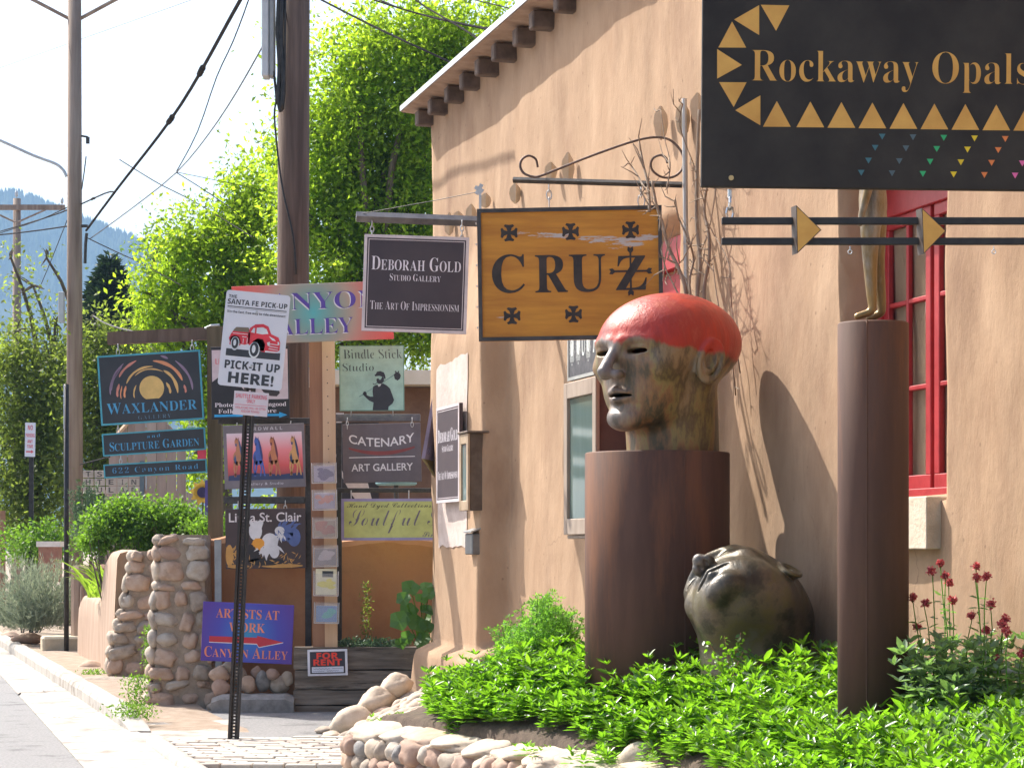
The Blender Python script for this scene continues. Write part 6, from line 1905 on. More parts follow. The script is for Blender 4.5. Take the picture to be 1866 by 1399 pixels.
for i in range(15):
    f = i / 14; v = 485 + 175 * f; w_ = 8 + 52 * min(1, f * 1.35) ** .8
    n = int(200 + 900 * f); k = 70 / F
    th = rng.uniform(0, 2 * math.pi, n); rr = w_ * k * rng.uniform(.3, 1, n) ** .6 * (1 + .2 * np.sin(th * 5 + i))
    c = np.array(P(200, v, 70)); pos = c + np.stack([rr * np.cos(th), rr * np.sin(th), rng.normal(size=n) * .14 - rr * .15], 1)
    D = np.stack([np.cos(th), np.sin(th), np.full(n, .3)], 1) + rng.normal(size=(n, 3)) * .4
    parts.append(leaf_arrays(pos, D, .30, .10))
V, Fq = merge(parts); np_mesh('crown', V - np.array(cf.location), Fq, L_DARK, cf)
mb = MB(); mb.tube([P(200, 1085, 70), P(200, 490, 70)], [.3, .04], 8); mb.build('trunk', BARK, cf)

def bush(name, label, cat, blobs, density, leaf, clump, Yd, lm, group=None, aspect=.5, droop=0, lp_=40):
    b0 = blobs[0]; base = P(b0[0], 0, Yd); t = thing(name, label, cat, (base.x, Yd, 0), group=group)
    V, Fq, cen = crown_arrays(blobs, density, leaf, clump, Yd, aspect=aspect, droop=droop, leaves_per=lp_)
    np_mesh('foliage', V - np.array(t.location), Fq, lm, t)
    mb = MB()
    for c, cc in cen:
        g_ = Vector((base.x + (c.x - base.x) * .4, Yd, 0))
        for q in cc[:5]: limb(mb, g_, Vector(q), .012, .004, .15, 3, 4)
    mb.build('stem', BARK, t)
    return t
bush('garden_shrub', 'bright green rounded shrub spilling over the pink garden wall', 'shrub', [(250, 950, 58, 30), (310, 945, 58, 30), (190, 965, 46, 30), (345, 960, 36, 24), (280, 985, 50, 26), (225, 925, 34, 18), (170, 990, 26, 20)], .5, .055, .13, 27.2, L_SHRUB)
bush('garden_shrub', 'small yellow green shrub behind the timber sign post', 'shrub', [(395, 960, 26, 16), (365, 965, 20, 14)], .5, .05, .12, 24.5, L_SHRUB)
bush('garden_shrub', 'pale green shrub on the verge left of the black round post', 'shrub', [(40, 990, 50, 30), (100, 985, 30, 30)], .35, .075, .2, 38, L_SHRUB)
# spiky rosemary
rs = thing('rosemary_bush', 'blue green upright rosemary behind the bright shrub', 'shrub', tuple(P(150, 1050, 28.2)))
parts = []
for q in range(46):
    u = random.choice([random.uniform(130, 172), random.uniform(130, 255)]); v1 = random.uniform(875, 925); a = np.array(P(u, 985, 28.2 + random.uniform(-.4, .4))); b_ = np.array(P(u + random.uniform(-8, 8), v1, 28.2))
    n = 90; t = rng.uniform(0, 1, n)[:, None]; pos = a + (b_ - a) * t
    parts.append(leaf_arrays(pos, np.stack([rng.normal(size=n), rng.normal(size=n), rng.uniform(.6, 1.6, n)], 1), .05, .012))
V, Fq = merge(parts); np_mesh('foliage', V - np.array(rs.location), Fq, L_ROSE, rs)
# feathery sage bush by the kerb
sg_ = thing('sage_bush', 'pale grey green feathery sage bush leaning over the kerb', 'shrub', tuple(P(65, 1165, 33.2)))
parts = []
for q in range(620):
    base = np.array(P(random.uniform(35, 100), 1158, 33.2 + random.uniform(-.4, .4)))
    a_ = random.uniform(-1.15, .95); L = random.uniform(.5, 1.35)
    tip = base + np.array([math.sin(a_) * L * .75, random.uniform(-.5, .5), math.cos(a_) * L * .98])
    n = 34; t = rng.uniform(.25, 1, n)[:, None]; pos = base + (tip - base) * t + np.array([0, 0, -.12]) * (t ** 3)
    D = (tip - base)[None] + rng.normal(size=(n, 3)) * .35
    parts.append(leaf_arrays(pos, D, .085, .010))
V, Fq = merge(parts); np_mesh('foliage', V - np.array(sg_.location), Fq, L_SAGE, sg_)
# iris blades
ir = thing('iris_clump', 'long yellow green iris blades arching over the low part of the garden wall', 'plant', tuple(P(185, 1085, 27.6)))
mb = MB()
for q in range(60):
    u0 = random.uniform(160, 212); b0 = P(u0, 1088, 27.5 + random.uniform(-.2, .3)); L = random.uniform(.4, .78); a_ = random.uniform(-.5, .45); d = Vector((math.sin(a_), random.uniform(-.3, .3), math.cos(a_)))
    pts = [b0 + d * L * t + Vector((math.copysign(.22, a_) * t ** 2.5, 0, -.24 * t ** 3)) for t in [i / 5 for i in range(6)]]
    s_ = Vector((0, 1, 0)).cross(d).normalized() * .012; s_ += Vector((0, .006, 0)); vs = []
    for i, p in enumerate(pts):
        k = 1 - (i / 5) ** 2 * .95; vs += [p - s_ * k, p + s_ * k]
    mb.add(vs, [(2 * i, 2 * i + 1, 2 * i + 3, 2 * i + 2) for i in range(5)])
mb.build('blades', L_IRIS, ir)
# weeds on the verge
for i, (u, v, Y, h_, w_, lab) in enumerate(((250, 1290, 19.9, .28, .12, 'tall thin weed growing at the street side foot of the near stone pier'), (172, 1240, 25.5, .12, .16, 'small green weed below the round tan boulder'), (245, 1308, 19.3, .12, .18, 'low green weed spreading at the edge of the gutter'), (272, 1225, 22, .45, .07, 'thin climbing weed against the near stone pier'))):
    t = thing('weed', lab, 'plant', tuple(P(u, v, Y))); n = 420; base = np.array(P(u, v, Y))
    pos = base + np.stack([rng.normal(size=n) * w_ * .5, rng.normal(size=n) * w_ * .5, rng.uniform(0, 1, n) * h_], 1)
    V, Fq = leaf_arrays(pos, rng.normal(size=(n, 3)) + np.array([0, 0, .5]), .035, .014); np_mesh('leaves', V - base, Fq, L_SHRUB, t)

# ------------------------------------------------------------------ green ground cover in the bed
def plant_cloud(pts, hts, whorls, per, leaf, lm, name, label, cat='plants', group=None, kind='stuff', spread=.75, aspect=.34):
    C = []; D = []; Ls = []; up = []
    for (x, y, z), h_ in zip(pts, hts):
        lean = np.array([random.uniform(-.3, .3), random.uniform(-.3, .3), 0]); lk = random.uniform(.6, 1.25)
        for w_ in range(whorls):
            f = (w_ + 1) / whorls
            c = np.array([x, y, z]) + np.array([0, 0, h_ * (.35 + .65 * f)]) + lean * h_ * f
            m_ = per if w_ < whorls - 1 else per + 2
            ph = random.random() * 6.28
            for k in range(m_):
                a_ = ph + 2 * math.pi * k / m_ + random.uniform(-.25, .25)
                el_ = (.1 + .75 * f ** 2) * random.uniform(.5, 1.3)
                D.append((math.cos(a_) * math.cos(el_), math.sin(a_) * math.cos(el_), math.sin(el_)))
                C.append(c); Ls.append(leaf * lk * random.uniform(.55, 1.2) * (1 - .25 * (f == 1) * random.random()))
    C = np.array(C); D = np.array(D); Ls = np.array(Ls); up = np.tile(np.array([[0, 0, 1.0]]), (len(C), 1))
    V, Fq = leaf_arrays(C, D, Ls, Ls * aspect, fold=.14, hexa=True, curl=.12, up=up)
    o = np_mesh(name, V, Fq, lm)
    if kind: o['kind'] = kind
    prop(o, label, cat)
    return o
random.seed(31)
pts = []; hts = []
tries = 0
while len(pts) < 4600 and tries < 60000:
    tries += 1
    y = random.uniform(6.4, 17.0); x = random.uniform(-.8, 3)
    u = UC + x / y * F
    if u > 1990 or u < 782 + max(0, 14.4 - y) * 26 or x > X0 - .265 * y - .12: continue
    z, dd = bed_z(x, y)
    if x < bed_left(y) + .1 or dd < (.13 if y > 12.3 else .10) + .05 * math.sin(y * 3.1): continue
    if y > 15.7 + min(0, x) * 1.5: continue
    if 13.6 < y < 14.9 and x > -.05 and random.random() < .6: continue
    if (x - .81) ** 2 + (y - 12.87) ** 2 < .44 ** 2 or (x - 1.566) ** 2 + (y - 10) ** 2 < .19 ** 2 or (x - 1.24) ** 2 + (y - 12.05) ** 2 < .30 ** 2: continue
    pts.append((x, y, z)); hts.append(random.choice([random.uniform(.08, .22), random.uniform(.14, .27), random.uniform(.22, .36)]) * (1 - .4 * (dd < .3)) * (.7 if y > 14 else 1) * (.72 if y < 10.6 else 1))
plant_cloud(pts, hts, 4, 5, .072, L_BED, 'ground_cover', 'dense bright green pointed leaves covering the planting bed around the sculptures', 'ground cover')
pts = []; hts = []
for (u, v, Y, n, r) in ((706, 1326, 14.55, 9, .07), (835, 1340, 13.6, 5, .04), (1110, 1395, 12.0, 26, .14), (1210, 1392, 11.5, 20, .12), (1000, 1385, 12.6, 14, .08)):
    c = P(u, v, Y)
    for k in range(n):
        pts.append((c.x + random.gauss(0, r), c.y + random.gauss(0, r), c.z - .03)); hts.append(random.uniform(.05, .13))
plant_cloud(pts, hts, 3, 4, .055, L_BED, 'wall_sprigs', 'loose yellow green sprigs sprouting between the capping stones of the retaining wall', 'plants')

# feathery bush by the building
fb = thing('feathery_bush', 'feathery bright green bush against the wall left of the wide rusty drum', 'shrub', tuple(P(985, 1225, 14.6)))
parts = []; base0 = P(985, 1235, 14.6); mbs = MB()
for q in range(110):
    u = 988 + random.gauss(0, 38); vt = 1076 + abs(u - 1000) * .62 + random.uniform(0, 80); vt = min(vt, 1200)
    Yq = 14.2 + random.uniform(-.5, .2)
    a = np.array(P(960 + (u - 960) * .5, 1250, Yq)); b_ = np.array(P(max(905, min(1062, u)), vt, Yq))
    mbs.tube([Vector(a), Vector(b_)], [.006, .002], 4, cap=False)
    for z in range(17):
        f = .22 + .78 * z / 16; c = a + (b_ - a) * f; ang = random.random() * 6.28
        fd = np.array([math.cos(ang), math.sin(ang) * .8, random.uniform(.1, .7)]); fd /= np.linalg.norm(fd); FL = random.uniform(.09, .17) * (1.15 - .6 * f)
        n = 16; t = np.linspace(.1, 1, n)[:, None]
        pos = c + fd * t * FL + np.array([0, 0, -.03]) * t ** 2
        D = fd[None] + rng.normal(size=(n, 3)) * .75
        parts.append(leaf_arrays(pos, D, .026, .0075))
V, Fq = merge(parts); np_mesh('fronds', V - np.array(fb.location), Fq, L_FERN, fb); mbs.build('stem', L_FERN, fb)

# red valerian at the right
def valerian(label, u, Y, zb, stems, seed):
    random.seed(seed)
    t = thing('valerian_plant', label, 'flowering plant', (P(u, 0, Y).x, Y, zb), group='red flowered plants by the wall')
    C = []; D = []; Ls = []; st = MB()
    for (tu, tv) in stems:
        tip = P(tu, tv, Y + random.uniform(-.15, .15)); b0 = Vector((P(u, 0, Y).x + (tip.x - P(u, 0, Y).x) * .35, Y, zb))
        pts = [b0.lerp(tip, i / 6) + Vector((random.uniform(-.008, .008), 0, 0)) for i in range(7)]
        st.tube(pts, [.0045 - .0004 * i for i in range(7)], 5)
        nn = 9
        for k in range(nn):
            f = .12 + .80 * k / nn; c = b0.lerp(tip, f); ang = k * 1.57 + random.uniform(-.3, .3)
            for s_ in (0, math.pi):
                for rep in range(2 if f < .5 else 1):
                    el_ = random.uniform(-.2, .6)
                    D.append((math.cos(ang + s_ + rep) * math.cos(el_), math.sin(ang + s_ + rep) * math.cos(el_), math.sin(el_))); C.append(tuple(c)); Ls.append(.085 * (1.15 - .75 * f) * random.uniform(.6, 1.25))
        n = 120
        cc = np.array(tip); rad = random.uniform(.013, .02)
        pos = cc + unit(rng.normal(size=(n, 3))) * rng.uniform(.2, 1, (n, 1)) * rad
        V, Fq = leaf_arrays(pos, rng.normal(size=(n, 3)), .013, .010)
        np_mesh('flower_head', V - np.array(t.location), Fq, leafmat('crimson_floret', [(.42, .05, .07), (.58, .10, .12), (.66, .28, .26)], (.7, .12, .12), .35), t)
    st.build('stem', L_FERN, t)
    V, Fq = leaf_arrays(np.array(C), np.array(D), np.array(Ls), np.array(Ls) * .42, fold=.15, hexa=True, curl=.1, up=np.tile(np.array([[0, 0, 1.0]]), (len(C), 1)))
    np_mesh('leaves', V - np.array(t.location), Fq, L_BLUE, t)
valerian('red flowered plant with five crimson heads just right of the slim rusty column', 1735, 9.9, .62, [(1697, 1040), (1713, 1026), (1722, 1048), (1730, 1062), (1664, 1088), (1686, 1098), (1736, 1092), (1672, 1142), (1770, 1120)], 1)
valerian('red flowered plant with thin tall stems farther from the column, near the right edge', 1800, 9.7, .62, [(1779, 1032), (1780, 1052), (1797, 1049), (1832, 1128), (1798, 1148), (1826, 1138), (1806, 1100)], 2)
valerian('low pale leaved plant at the right edge, few flowers', 1850, 9.5, .60, [(1835, 1150), (1880, 1170), (1900, 1120), (1860, 1190), (1820, 1200)], 3)
pts = []; hts = []
for k in range(520):
    u = random.uniform(1662, 1900); Y = random.uniform(8.6, 10.2); x = P(u, 0, Y).x
    if x > X0 - .265 * Y - .08: continue
    pts.append((x, Y, bed_z(x, Y)[0])); hts.append(random.uniform(.22, .5) if Y > 9.5 else random.uniform(.08, .24))
plant_cloud(pts, hts, 4, 4, .065, L_BLUE, 'grey_green_cover', 'pale grey green leaves filling the bed right of the slim rusty column', 'ground cover', aspect=.42)
pi = MB(); pi.tube([P(1700, 1218, 10.0), P(1870, 1222, 9.55), P(1950, 1223, 9.4)], .012, 8); o = pi.build('garden_pipe', flatm(190, 186, 184)); prop(o, 'thin white pipe running behind the red flowered plants', 'pipe')
# heart leaved sprig before the fallen head
sp_ = thing('sprig', 'yellow green sprig with small heart leaves in front of the fallen bronze head', 'plant', tuple(P(1325, 1235, 11.55)))
C = []; D = []; st = MB()
for (tu, tv) in ((1290, 1168), (1320, 1158), (1345, 1162), (1350, 1152), (1300, 1195), (1358, 1180), (1330, 1180)):
    a = P(1332, 1240, 11.55); b_ = P(tu, tv, 11.55 + random.uniform(-.06, .06)); st.tube([a, a.lerp(b_, .5) + Vector((0, 0, .01)), b_], .002, 4)
    for k in range(16):
        c = a.lerp(b_, .3 + .7 * k / 15); C.append((c.x + random.gauss(0, .012), c.y + random.gauss(0, .012), c.z)); D.append((random.uniform(-1, 1), random.uniform(-1, 1), random.uniform(-1, .2)))
V, Fq = leaf_arrays(np.array(C), np.array(D), .030, .021, hexa=True, fold=.1); np_mesh('leaves', V - np.array(sp_.location), Fq, L_BED, sp_); st.build('stem', WOODRED, sp_)
# big leaved plant beside the corner, small planter weeds
bl = thing('hollyhock', 'tall plant with large round leaves between yard wall and adobe corner', 'plant', tuple(P(765, 1180, 21.0)))
mb = MB(); st = MB(); random.seed(12)
for (u, v, r, tlt) in ((748, 1070, 22, .9), (775, 1068, 20, .5), (735, 1090, 18, 1.1), (768, 1090, 16, .8), (745, 1112, 22, 1.0), (780, 1110, 20, .6), (728, 1130, 24, 1.2), (760, 1135, 26, .9), (778, 1140, 18, .9), (742, 1160, 16, 1.3), (782, 1080, 18, .9), (786, 1125, 18, .9), (730, 1172, 14, 1.2), (770, 1165, 22, 1.1)):
    c = P(u, v, 21.0 + random.uniform(-.15, .15)); k = 21 / F * r * .78; q = Matrix.Rotation(random.uniform(-.6, .6), 4, 'Z') @ Matrix.Rotation(tlt, 4, 'X')
    ring = [c + q @ Vector((math.cos(t) * k * (1 + .12 * math.cos(5 * t)), math.sin(t) * k * (1 + .12 * math.cos(5 * t)), .01 * math.cos(3 * t))) for t in [2 * math.pi * z / 15 for z in range(15)]]
    mb.add([c + Vector((0, 0, -.012))] + ring, [(0, 1 + z, 1 + (z + 1) % 15) for z in range(15)])
    st.tube([P(768, 1190, 21.05), P((u + 768) / 2, (v + 1150) / 2, 21.05), c], .005, 4)
mb.build('leaves', leafmat('hollyhock_leaf', [(.07, .16, .05), (.11, .22, .07)], (.22, .5, .06), .45), bl); st.build('stem', L_SHRUB, bl)
n = 900; U = rng.uniform(618, 745, n); pos = np.array([P(a, 1172 + rng.normal() * 4, 21.4 + rng.uniform(-.15, .15)) for a in U])
V, Fq = leaf_arrays(pos, rng.normal(size=(n, 3)), .04, .02); o = np_mesh('planter_weeds', V, Fq, L_ROSE); o['kind'] = 'stuff'; prop(o, 'thin grey green weeds on the soil of the timber planter', 'weeds')
n = 260; pos = np.array([P(667 + rng.normal() * 5, rng.uniform(1060, 1175), 21.5) for a in range(n)])
V, Fq = leaf_arrays(pos, rng.normal(size=(n, 3)), .035, .013); o = np_mesh('thin_weed', V, Fq, L_OLIVE); prop(o, 'single thin upright weed in shade before the orange wall', 'plant')
# bare vine on the wall
vn = thing('bare_vine', 'leafless climbing vine with twisted stems on the adobe wall behind the red capped head', 'vine', tuple(FP(13.75, .6, .06)))
VINE = mat('bare_vine_bark', (.20, .145, .105), (.34, .27, .20), rough=.9, scale=20, stretch=(1, 1, .3), bump=.4)
random.seed(44)
def vpath(pts, r, Y0=13.9, Y1=13.6, mt=VINE):
    q = smooth_path([(x + random.uniform(-2, 2), y, 0) for x, y in pts], 4); n = len(q)
    P3 = [P(x, y, min(FY(x, .06), Y0 + (Y1 - Y0) * i / n)) for i, (x, y, _) in enumerate(q)]
    mb = MB(); mb.tube(P3, [r * .62 * (1 - .45 * i / n) for i in range(n)][::-1], 6)
    mb.build('stem', mt, vn, smooth=True)
    return P3
stems = [([(1165, 258), (1172, 300), (1180, 340), (1185, 385)], .016), ([(1150, 300), (1165, 322), (1176, 345)], .010), ([(1190, 330), (1198, 375), (1208, 410), (1216, 450), (1236, 490), (1250, 530), (1256, 620)], .022),
         ([(1204, 455), (1214, 490), (1232, 525), (1250, 570), (1258, 640)], .011), ([(1232, 362), (1238, 395), (1252, 428), (1262, 470), (1258, 520), (1270, 600), (1280, 700)], .014),
         ([(1290, 340), (1284, 385), (1292, 430), (1290, 480), (1284, 530), (1290, 620), (1296, 820)], .022), ([(1276, 200), (1270, 300), (1268, 400), (1276, 480), (1272, 560), (1286, 700), (1292, 900), (1290, 1100)], .028),
         ([(1276, 465), (1290, 420), (1300, 372), (1304, 345)], .008), ([(1264, 300), (1240, 230), (1244, 190)], .008), ([(1203, 200), (1210, 250), (1222, 300), (1214, 340)], .006), ([(1210, 470), (1240, 480), (1262, 440)], .007), ([(1300, 480), (1312, 560), (1330, 640), (1340, 720)], .008), ([(1296, 420), (1326, 480), (1334, 560), (1350, 680)], .007)]
tips = []
for s, r in stems: tips += vpath(s, r)
mb = MB()
for q in range(120):
    a = random.choice(tips)
    if random.random() < .4 and a.z < 2.6: continue
    d = FT * random.uniform(-1, 1) + Vector((0, 0, random.uniform(-.6, 1))) + FN * random.uniform(-.1, .5)
    L = random.uniform(.05, .26); p1 = a + d * L * .5 + Vector((random.uniform(-.02, .02), 0, random.uniform(-.02, .02))); p2 = a + d * L
    mb.tube([a, p1, p2], [.0045, .0035, .0015], 4, cap=False)
    if random.random() < .5: mb.tube([p1, p1 + (d + Vector((0, 0, random.uniform(-1, 1)))) * L * .4], [.003, .001], 4, cap=False)
mb.build('twigs', VINE, vn)['kind'] = 'stuff'

# ------------------------------------------------------------------ poles, street lamp arm, overhead cables
up1 = thing('utility_pole', 'thick brown wooden utility pole behind the signs, carrying a grey equipment box', 'pole', tuple(P(535, 1280, 23.6)))
mb = MB(); b_ = P(533, 0, 23.6); mb.tube([Vector((b_.x, 23.6, -.05)), Vector((P(534, 0, 23.6).x, 23.6, 4)), Vector((P(537, 0, 23.6).x, 23.6, 8.6))], [.168, .163, .158], 40); mb.build('pole', WOODPOLE, up1, smooth=True)
mb = MB(); a = P(491, 70, 23.5); mb.box(a + Vector((-.035, 0, 0)), (.07, .22, 145 * 23.5 / F), bev=.01); mb.build('equipment_box', mat('pale_grey_box', (.42, .45, .47), (.50, .53, .55), rough=.5, scale=6), up1)
mb = MB(); mb.box(a + Vector((.03, .0, .02)), (.05, .18, 150 * 23.5 / F), bev=.008); mb.build('box_side', mat('grey_box_side', (.24, .26, .27), (.30, .32, .33), rough=.5, scale=6), up1)
for i, (pp_, r) in enumerate((([(508, -10), (506, 60), (509, 120), (507, 180), (512, 204)], .022), ([(514, -10), (512, 80), (516, 150), (513, 200)], .026), ([(498, 130), (503, 180), (500, 210), (506, 280), (516, 350), (534, 430), (540, 500)], .010), ([(520, -10), (519, 90), (518, 160)], .012), ([(501, 140), (506, 190), (508, 200)], .008))):
    mb = MB(); mb.tube(path_px(smooth_path([(a, c) for a, c in pp_], 4), 23.42), r, 7); mb.build('riser_cable', BLACKM, up1, smooth=True)
up2 = thing('utility_pole', 'tall grey brown wooden utility pole at the left with braces and a lamp arm', 'pole', tuple(P(136, 1150, 42)))
mb = MB(); mb.tube([Vector((P(136, 0, 42).x, 42, -.05)), P(136, 500, 42), P(136, -160, 42)], [.158, .138, .115], 24); mb.build('pole', WOODFAR, up2, smooth=True)
for a, c in (((60, 0), (125, 34)), ((210, 0), (147, 34)), ((-60, -55), (60, 0)), ((320, -52), (210, 0))):
    mb = MB(); mb.tube([P(*a, 42), P(*c, 42)], .035, 6); mb.build('brace', WOODFAR, up2)
mb = MB(); mb.tube(path_px(smooth_path([(-120, 205), (0, 256), (60, 283), (100, 298), (115, 310), (121, 322)], 4), 41.8), .028, 7); mb.build('lamp_arm', GALV, up2, smooth=True)
mb = MB(); c = P(-130, 205, 41.8); mb.box(c, (.7, .25, .12), bev=.04); mb.build('lamp_head', GALV, up2)
mb = MB(); c = P(112, 560, 41.8); mb.box(c, (10 * 41.8 / F, .12, 56 * 41.8 / F), bev=.01); mb.build('meter_box', mat('pale_grey_box', (.42, .45, .47)), up2)
mb = MB(); mb.tube([P(158, 425, 41.8), P(156, 445, 41.8), P(155, 480, 41.8)], .03, 6); mb.tube([P(148, 412, 41.8), P(160, 412, 41.8)], .03, 6); mb.tube(path_px([(157, 285), (154, 310), (149, 345)], 41.8), .012, 5); mb.tube([P(148, 248, 41.8), P(160, 250, 41.8)], .02, 5); mb.box(P(160, 256, 41.8), (.06, .06, .12)); mb.build('cable_fitting', METALDK, up2)
up3 = thing('utility_pole', 'distant wooden utility pole with a crossarm in front of the blue mountain', 'pole', tuple(P(30, 1090, 72)))
mb = MB(); mb.tube([Vector((P(30, 0, 72).x, 72, -.05)), P(31, 362, 72)], [.17, .115], 14); mb.build('pole', WOODFAR, up3, smooth=True)
mb = MB(); mb.box(P(38, 378, 71.8), (160 * 72 / F, .12, 9 * 72 / F)); mb.build('crossarm', WOODFAR, up3)
for a, c in (((32, 405), (84, 382)), ((28, 405), (-22, 382))):
    mb = MB(); mb.tube([P(*a, 71.7), P(*c, 71.7)], .03, 5); mb.build('brace', WOODFAR, up3)
for u, v in ((30, 353), (113, 366), (-30, 366)):
    mb = MB(); mb.lathe([(.02, -.1), (.05, -.05), (.05, .05), (.02, .1)], P(u, v, 71.8), 10); mb.build('insulator', GALV, up3)
bp_ = thing('round_post', 'black round steel post standing on the verge beside the cream stone block', 'post', tuple(P(121, 1201, 31.2)))
mb = MB(); mb.tube([P(121, 1201, 31.2), P(121, 700, 31.2)], .034, 16); mb.build('post', BLACKM, bp_, smooth=True)
mb = MB(); mb.box(P(117.5, 742, 31.15), (.006, .30, 80 * 31.2 / F), Matrix.Rotation(.12, 4, 'Z')); mb.build('edge_on_sign', flatm(190, 196, 200), bp_)
npk = Sign('street_sign', 'small no parking sign with red letters on a black post at the far left', 55, 801, 19, 62, 38, mat('white_sign_sheet', (.62, .65, .72)), roll=1, th=.004, bev=.001)
mb = MB(); npk.text(mb, 'NO', 0, -22, 9, 9, 'bold'); npk.text(mb, 'PARKING', 0, -8, 16, 7, 'bold', off=-.01); npk.text(mb, 'ANY', 0, 3, 10, 6, 'bold'); npk.text(mb, 'TIME', 0, 12, 11, 6, 'bold')
npk.poly([(-7, 20.5), (2, 20.5), (2, 18.5), (7, 21.8), (2, 25), (2, 23), (-7, 23)], None, mb=mb, layer=2); npk.put(mb, 'lettering', flatm(206, 90, 100))
pp2 = thing('sign_post', 'slim black post of the small no parking sign', 'post', tuple(P(57, 1166, 38.05)))
mb = MB(); mb.box((P(57, 0, 38.05).x, 38.05, (P(0, 780, 38).z) / 2), (.075, .03, P(0, 780, 38).z)); mb.build('channel', BLACKM, pp2)
rp = MB(); rp.box(P(5, 1030, 40), (.08, .08, 1.9)); o = rp.build('wooden_post', WOODRED); prop(o, 'short reddish post at the left edge beyond the sage bush', 'post')

def cable(label, pts, r, smooth=3, m=None, bulges=()):
    """pts: (u, v, distance)"""
    q = smooth_path([tuple(p) for p in pts], smooth)
    P3 = [P(*a) for a in q]; rs = [r] * len(P3)
    mb = MB(); mb.tube(P3, rs, 5)
    for (f, L, k) in bulges:
        i = int(f * (len(P3) - 2)); a, b_ = P3[i], P3[i + 1]; d = (b_ - a).normalized()
        n = 9; pts_b = [a + d * (L * (j / n - .5)) + Vector((random.uniform(-.006, .006), 0, random.uniform(-.006, .006))) for j in range(n + 1)]
        mb.tube(pts_b, [r * k * (.55 + .45 * abs(math.sin(j * 1.9))) for j in range(n + 1)], 7)
    o = mb.build('overhead_cable', m or mat('weathered_cable', (.03, .028, .028), (.055, .05, .05), rough=1, spec=.05, scale=4))
    prop(o, label, 'cable'); return o
random.seed(3)
cable('thick overhead cable with two lumpy splices rising steeply from the grey brown pole', [(157, 420, 41.7), (212, 346, 37), (330, 190, 30), (438, 0, 24.5), (560, -215, 20)], .022, 6, bulges=((.50, .42, 1.9), (.64, .42, 1.9)))
cable('thin cable hanging in a gentle curve right of the thick spliced cable', [(322, 312, 34), (360, 240, 32), (395, 140, 29), (425, 75, 27), (453, 0, 25), (470, -60, 24)], .008)
cable('pale double cable running from the equipment box down to the grey brown pole', [(478, 86, 23.7), (430, 170, 26), (380, 245, 30), (322, 314, 34), (240, 380, 38), (163, 436, 41.8)], .009, m=mat('pale_cable', (.13, .13, .13), (.18, .18, .18), rough=1, spec=.05, scale=4))
cable('knotted cable end crossing below the thick cable toward the bright tree', [(218, 291, 44), (250, 311, 43), (290, 335, 42), (330, 355, 41), (372, 378, 39), (460, 432, 36)], .010)
cable('cable from the left edge rising to the thick spliced cable', [(-60, 438, 60), (0, 422, 55), (110, 388, 45), (190, 353, 39), (208, 350, 37.5)], .014, bulges=((.8, .4, 1.7),))
cable('second cable from the left edge just below the rising one', [(-60, 446, 60), (0, 425, 55), (70, 402, 48), (122, 378, 42.2)], .010)
cable('nearly level dark cable meeting the grey brown pole from the left', [(-60, 432, 48), (0, 428, 46), (70, 420, 44), (125, 412, 42.2)], .014)
cable('very thin pale wire crossing the sky at the upper left', [(-40, 138, 50), (130, 78, 44), (350, 0, 36), (450, -36, 33)], .005, m=mat('pale_cable', (.30, .30, .30)))
cable('dark cable dropping right from the grey brown pole toward the conifer', [(160, 434, 41.7), (210, 458, 40), (262, 482, 39), (330, 520, 37)], .010)
cable('faint wire sagging from the splice point to the tree at right', [(322, 314, 34), (400, 330, 36), (500, 352, 38), (560, 366, 39)], .005)
cable('thin wire slanting down from the splice point into the bright tree', [(322, 315, 34), (370, 345, 36), (430, 386, 38), (470, 415, 39)], .007)
cable('thin guy wire slanting down left behind the far pole', [(122, 402, 42.2), (95, 470, 46), (70, 530, 50)], .008)
cable('dark cable descending from the top toward the adobe roof edge', [(520, -35, 24), (585, 0, 24), (700, 58, 23), (835, 121, 22), (880, 150, 21.6)], .011)
cable('upper cable crossing above the big tree to the right', [(600, -30, 24), (680, 0, 24), (760, 25, 23.6), (820, 40, 23), (905, 58, 22.4), (960, 75, 22)], .010)
cable('doubled cable just under the upper one above the big tree', [(640, -25, 25), (720, 12, 24), (800, 34, 23.6), (880, 50, 23), (950, 55, 22)], .008)
cable('thin cable crossing two others above the tree near the roof', [(700, -60, 24), (757, 0, 24), (815, 36, 23), (862, 65, 22.4), (892, 90, 21.6)], .010)
cable('short thin cable at the top right of the big tree', [(820, -18, 26), (865, 0, 25), (915, 12, 24), (970, 27, 22)], .007)
cable('pale service cable reaching the timber beam from the left', [(170, 575, 36), (192, 589, 32), (235, 602, 26), (300, 612, 24), (372, 600, 22.6)], .010, m=mat('pale_cable', (.30, .30, .30)))
cable('rust coloured thin pole like rod lying in the shrubs behind the letter tiles', [(146, 846, 33), (200, 832, 32)], .010)

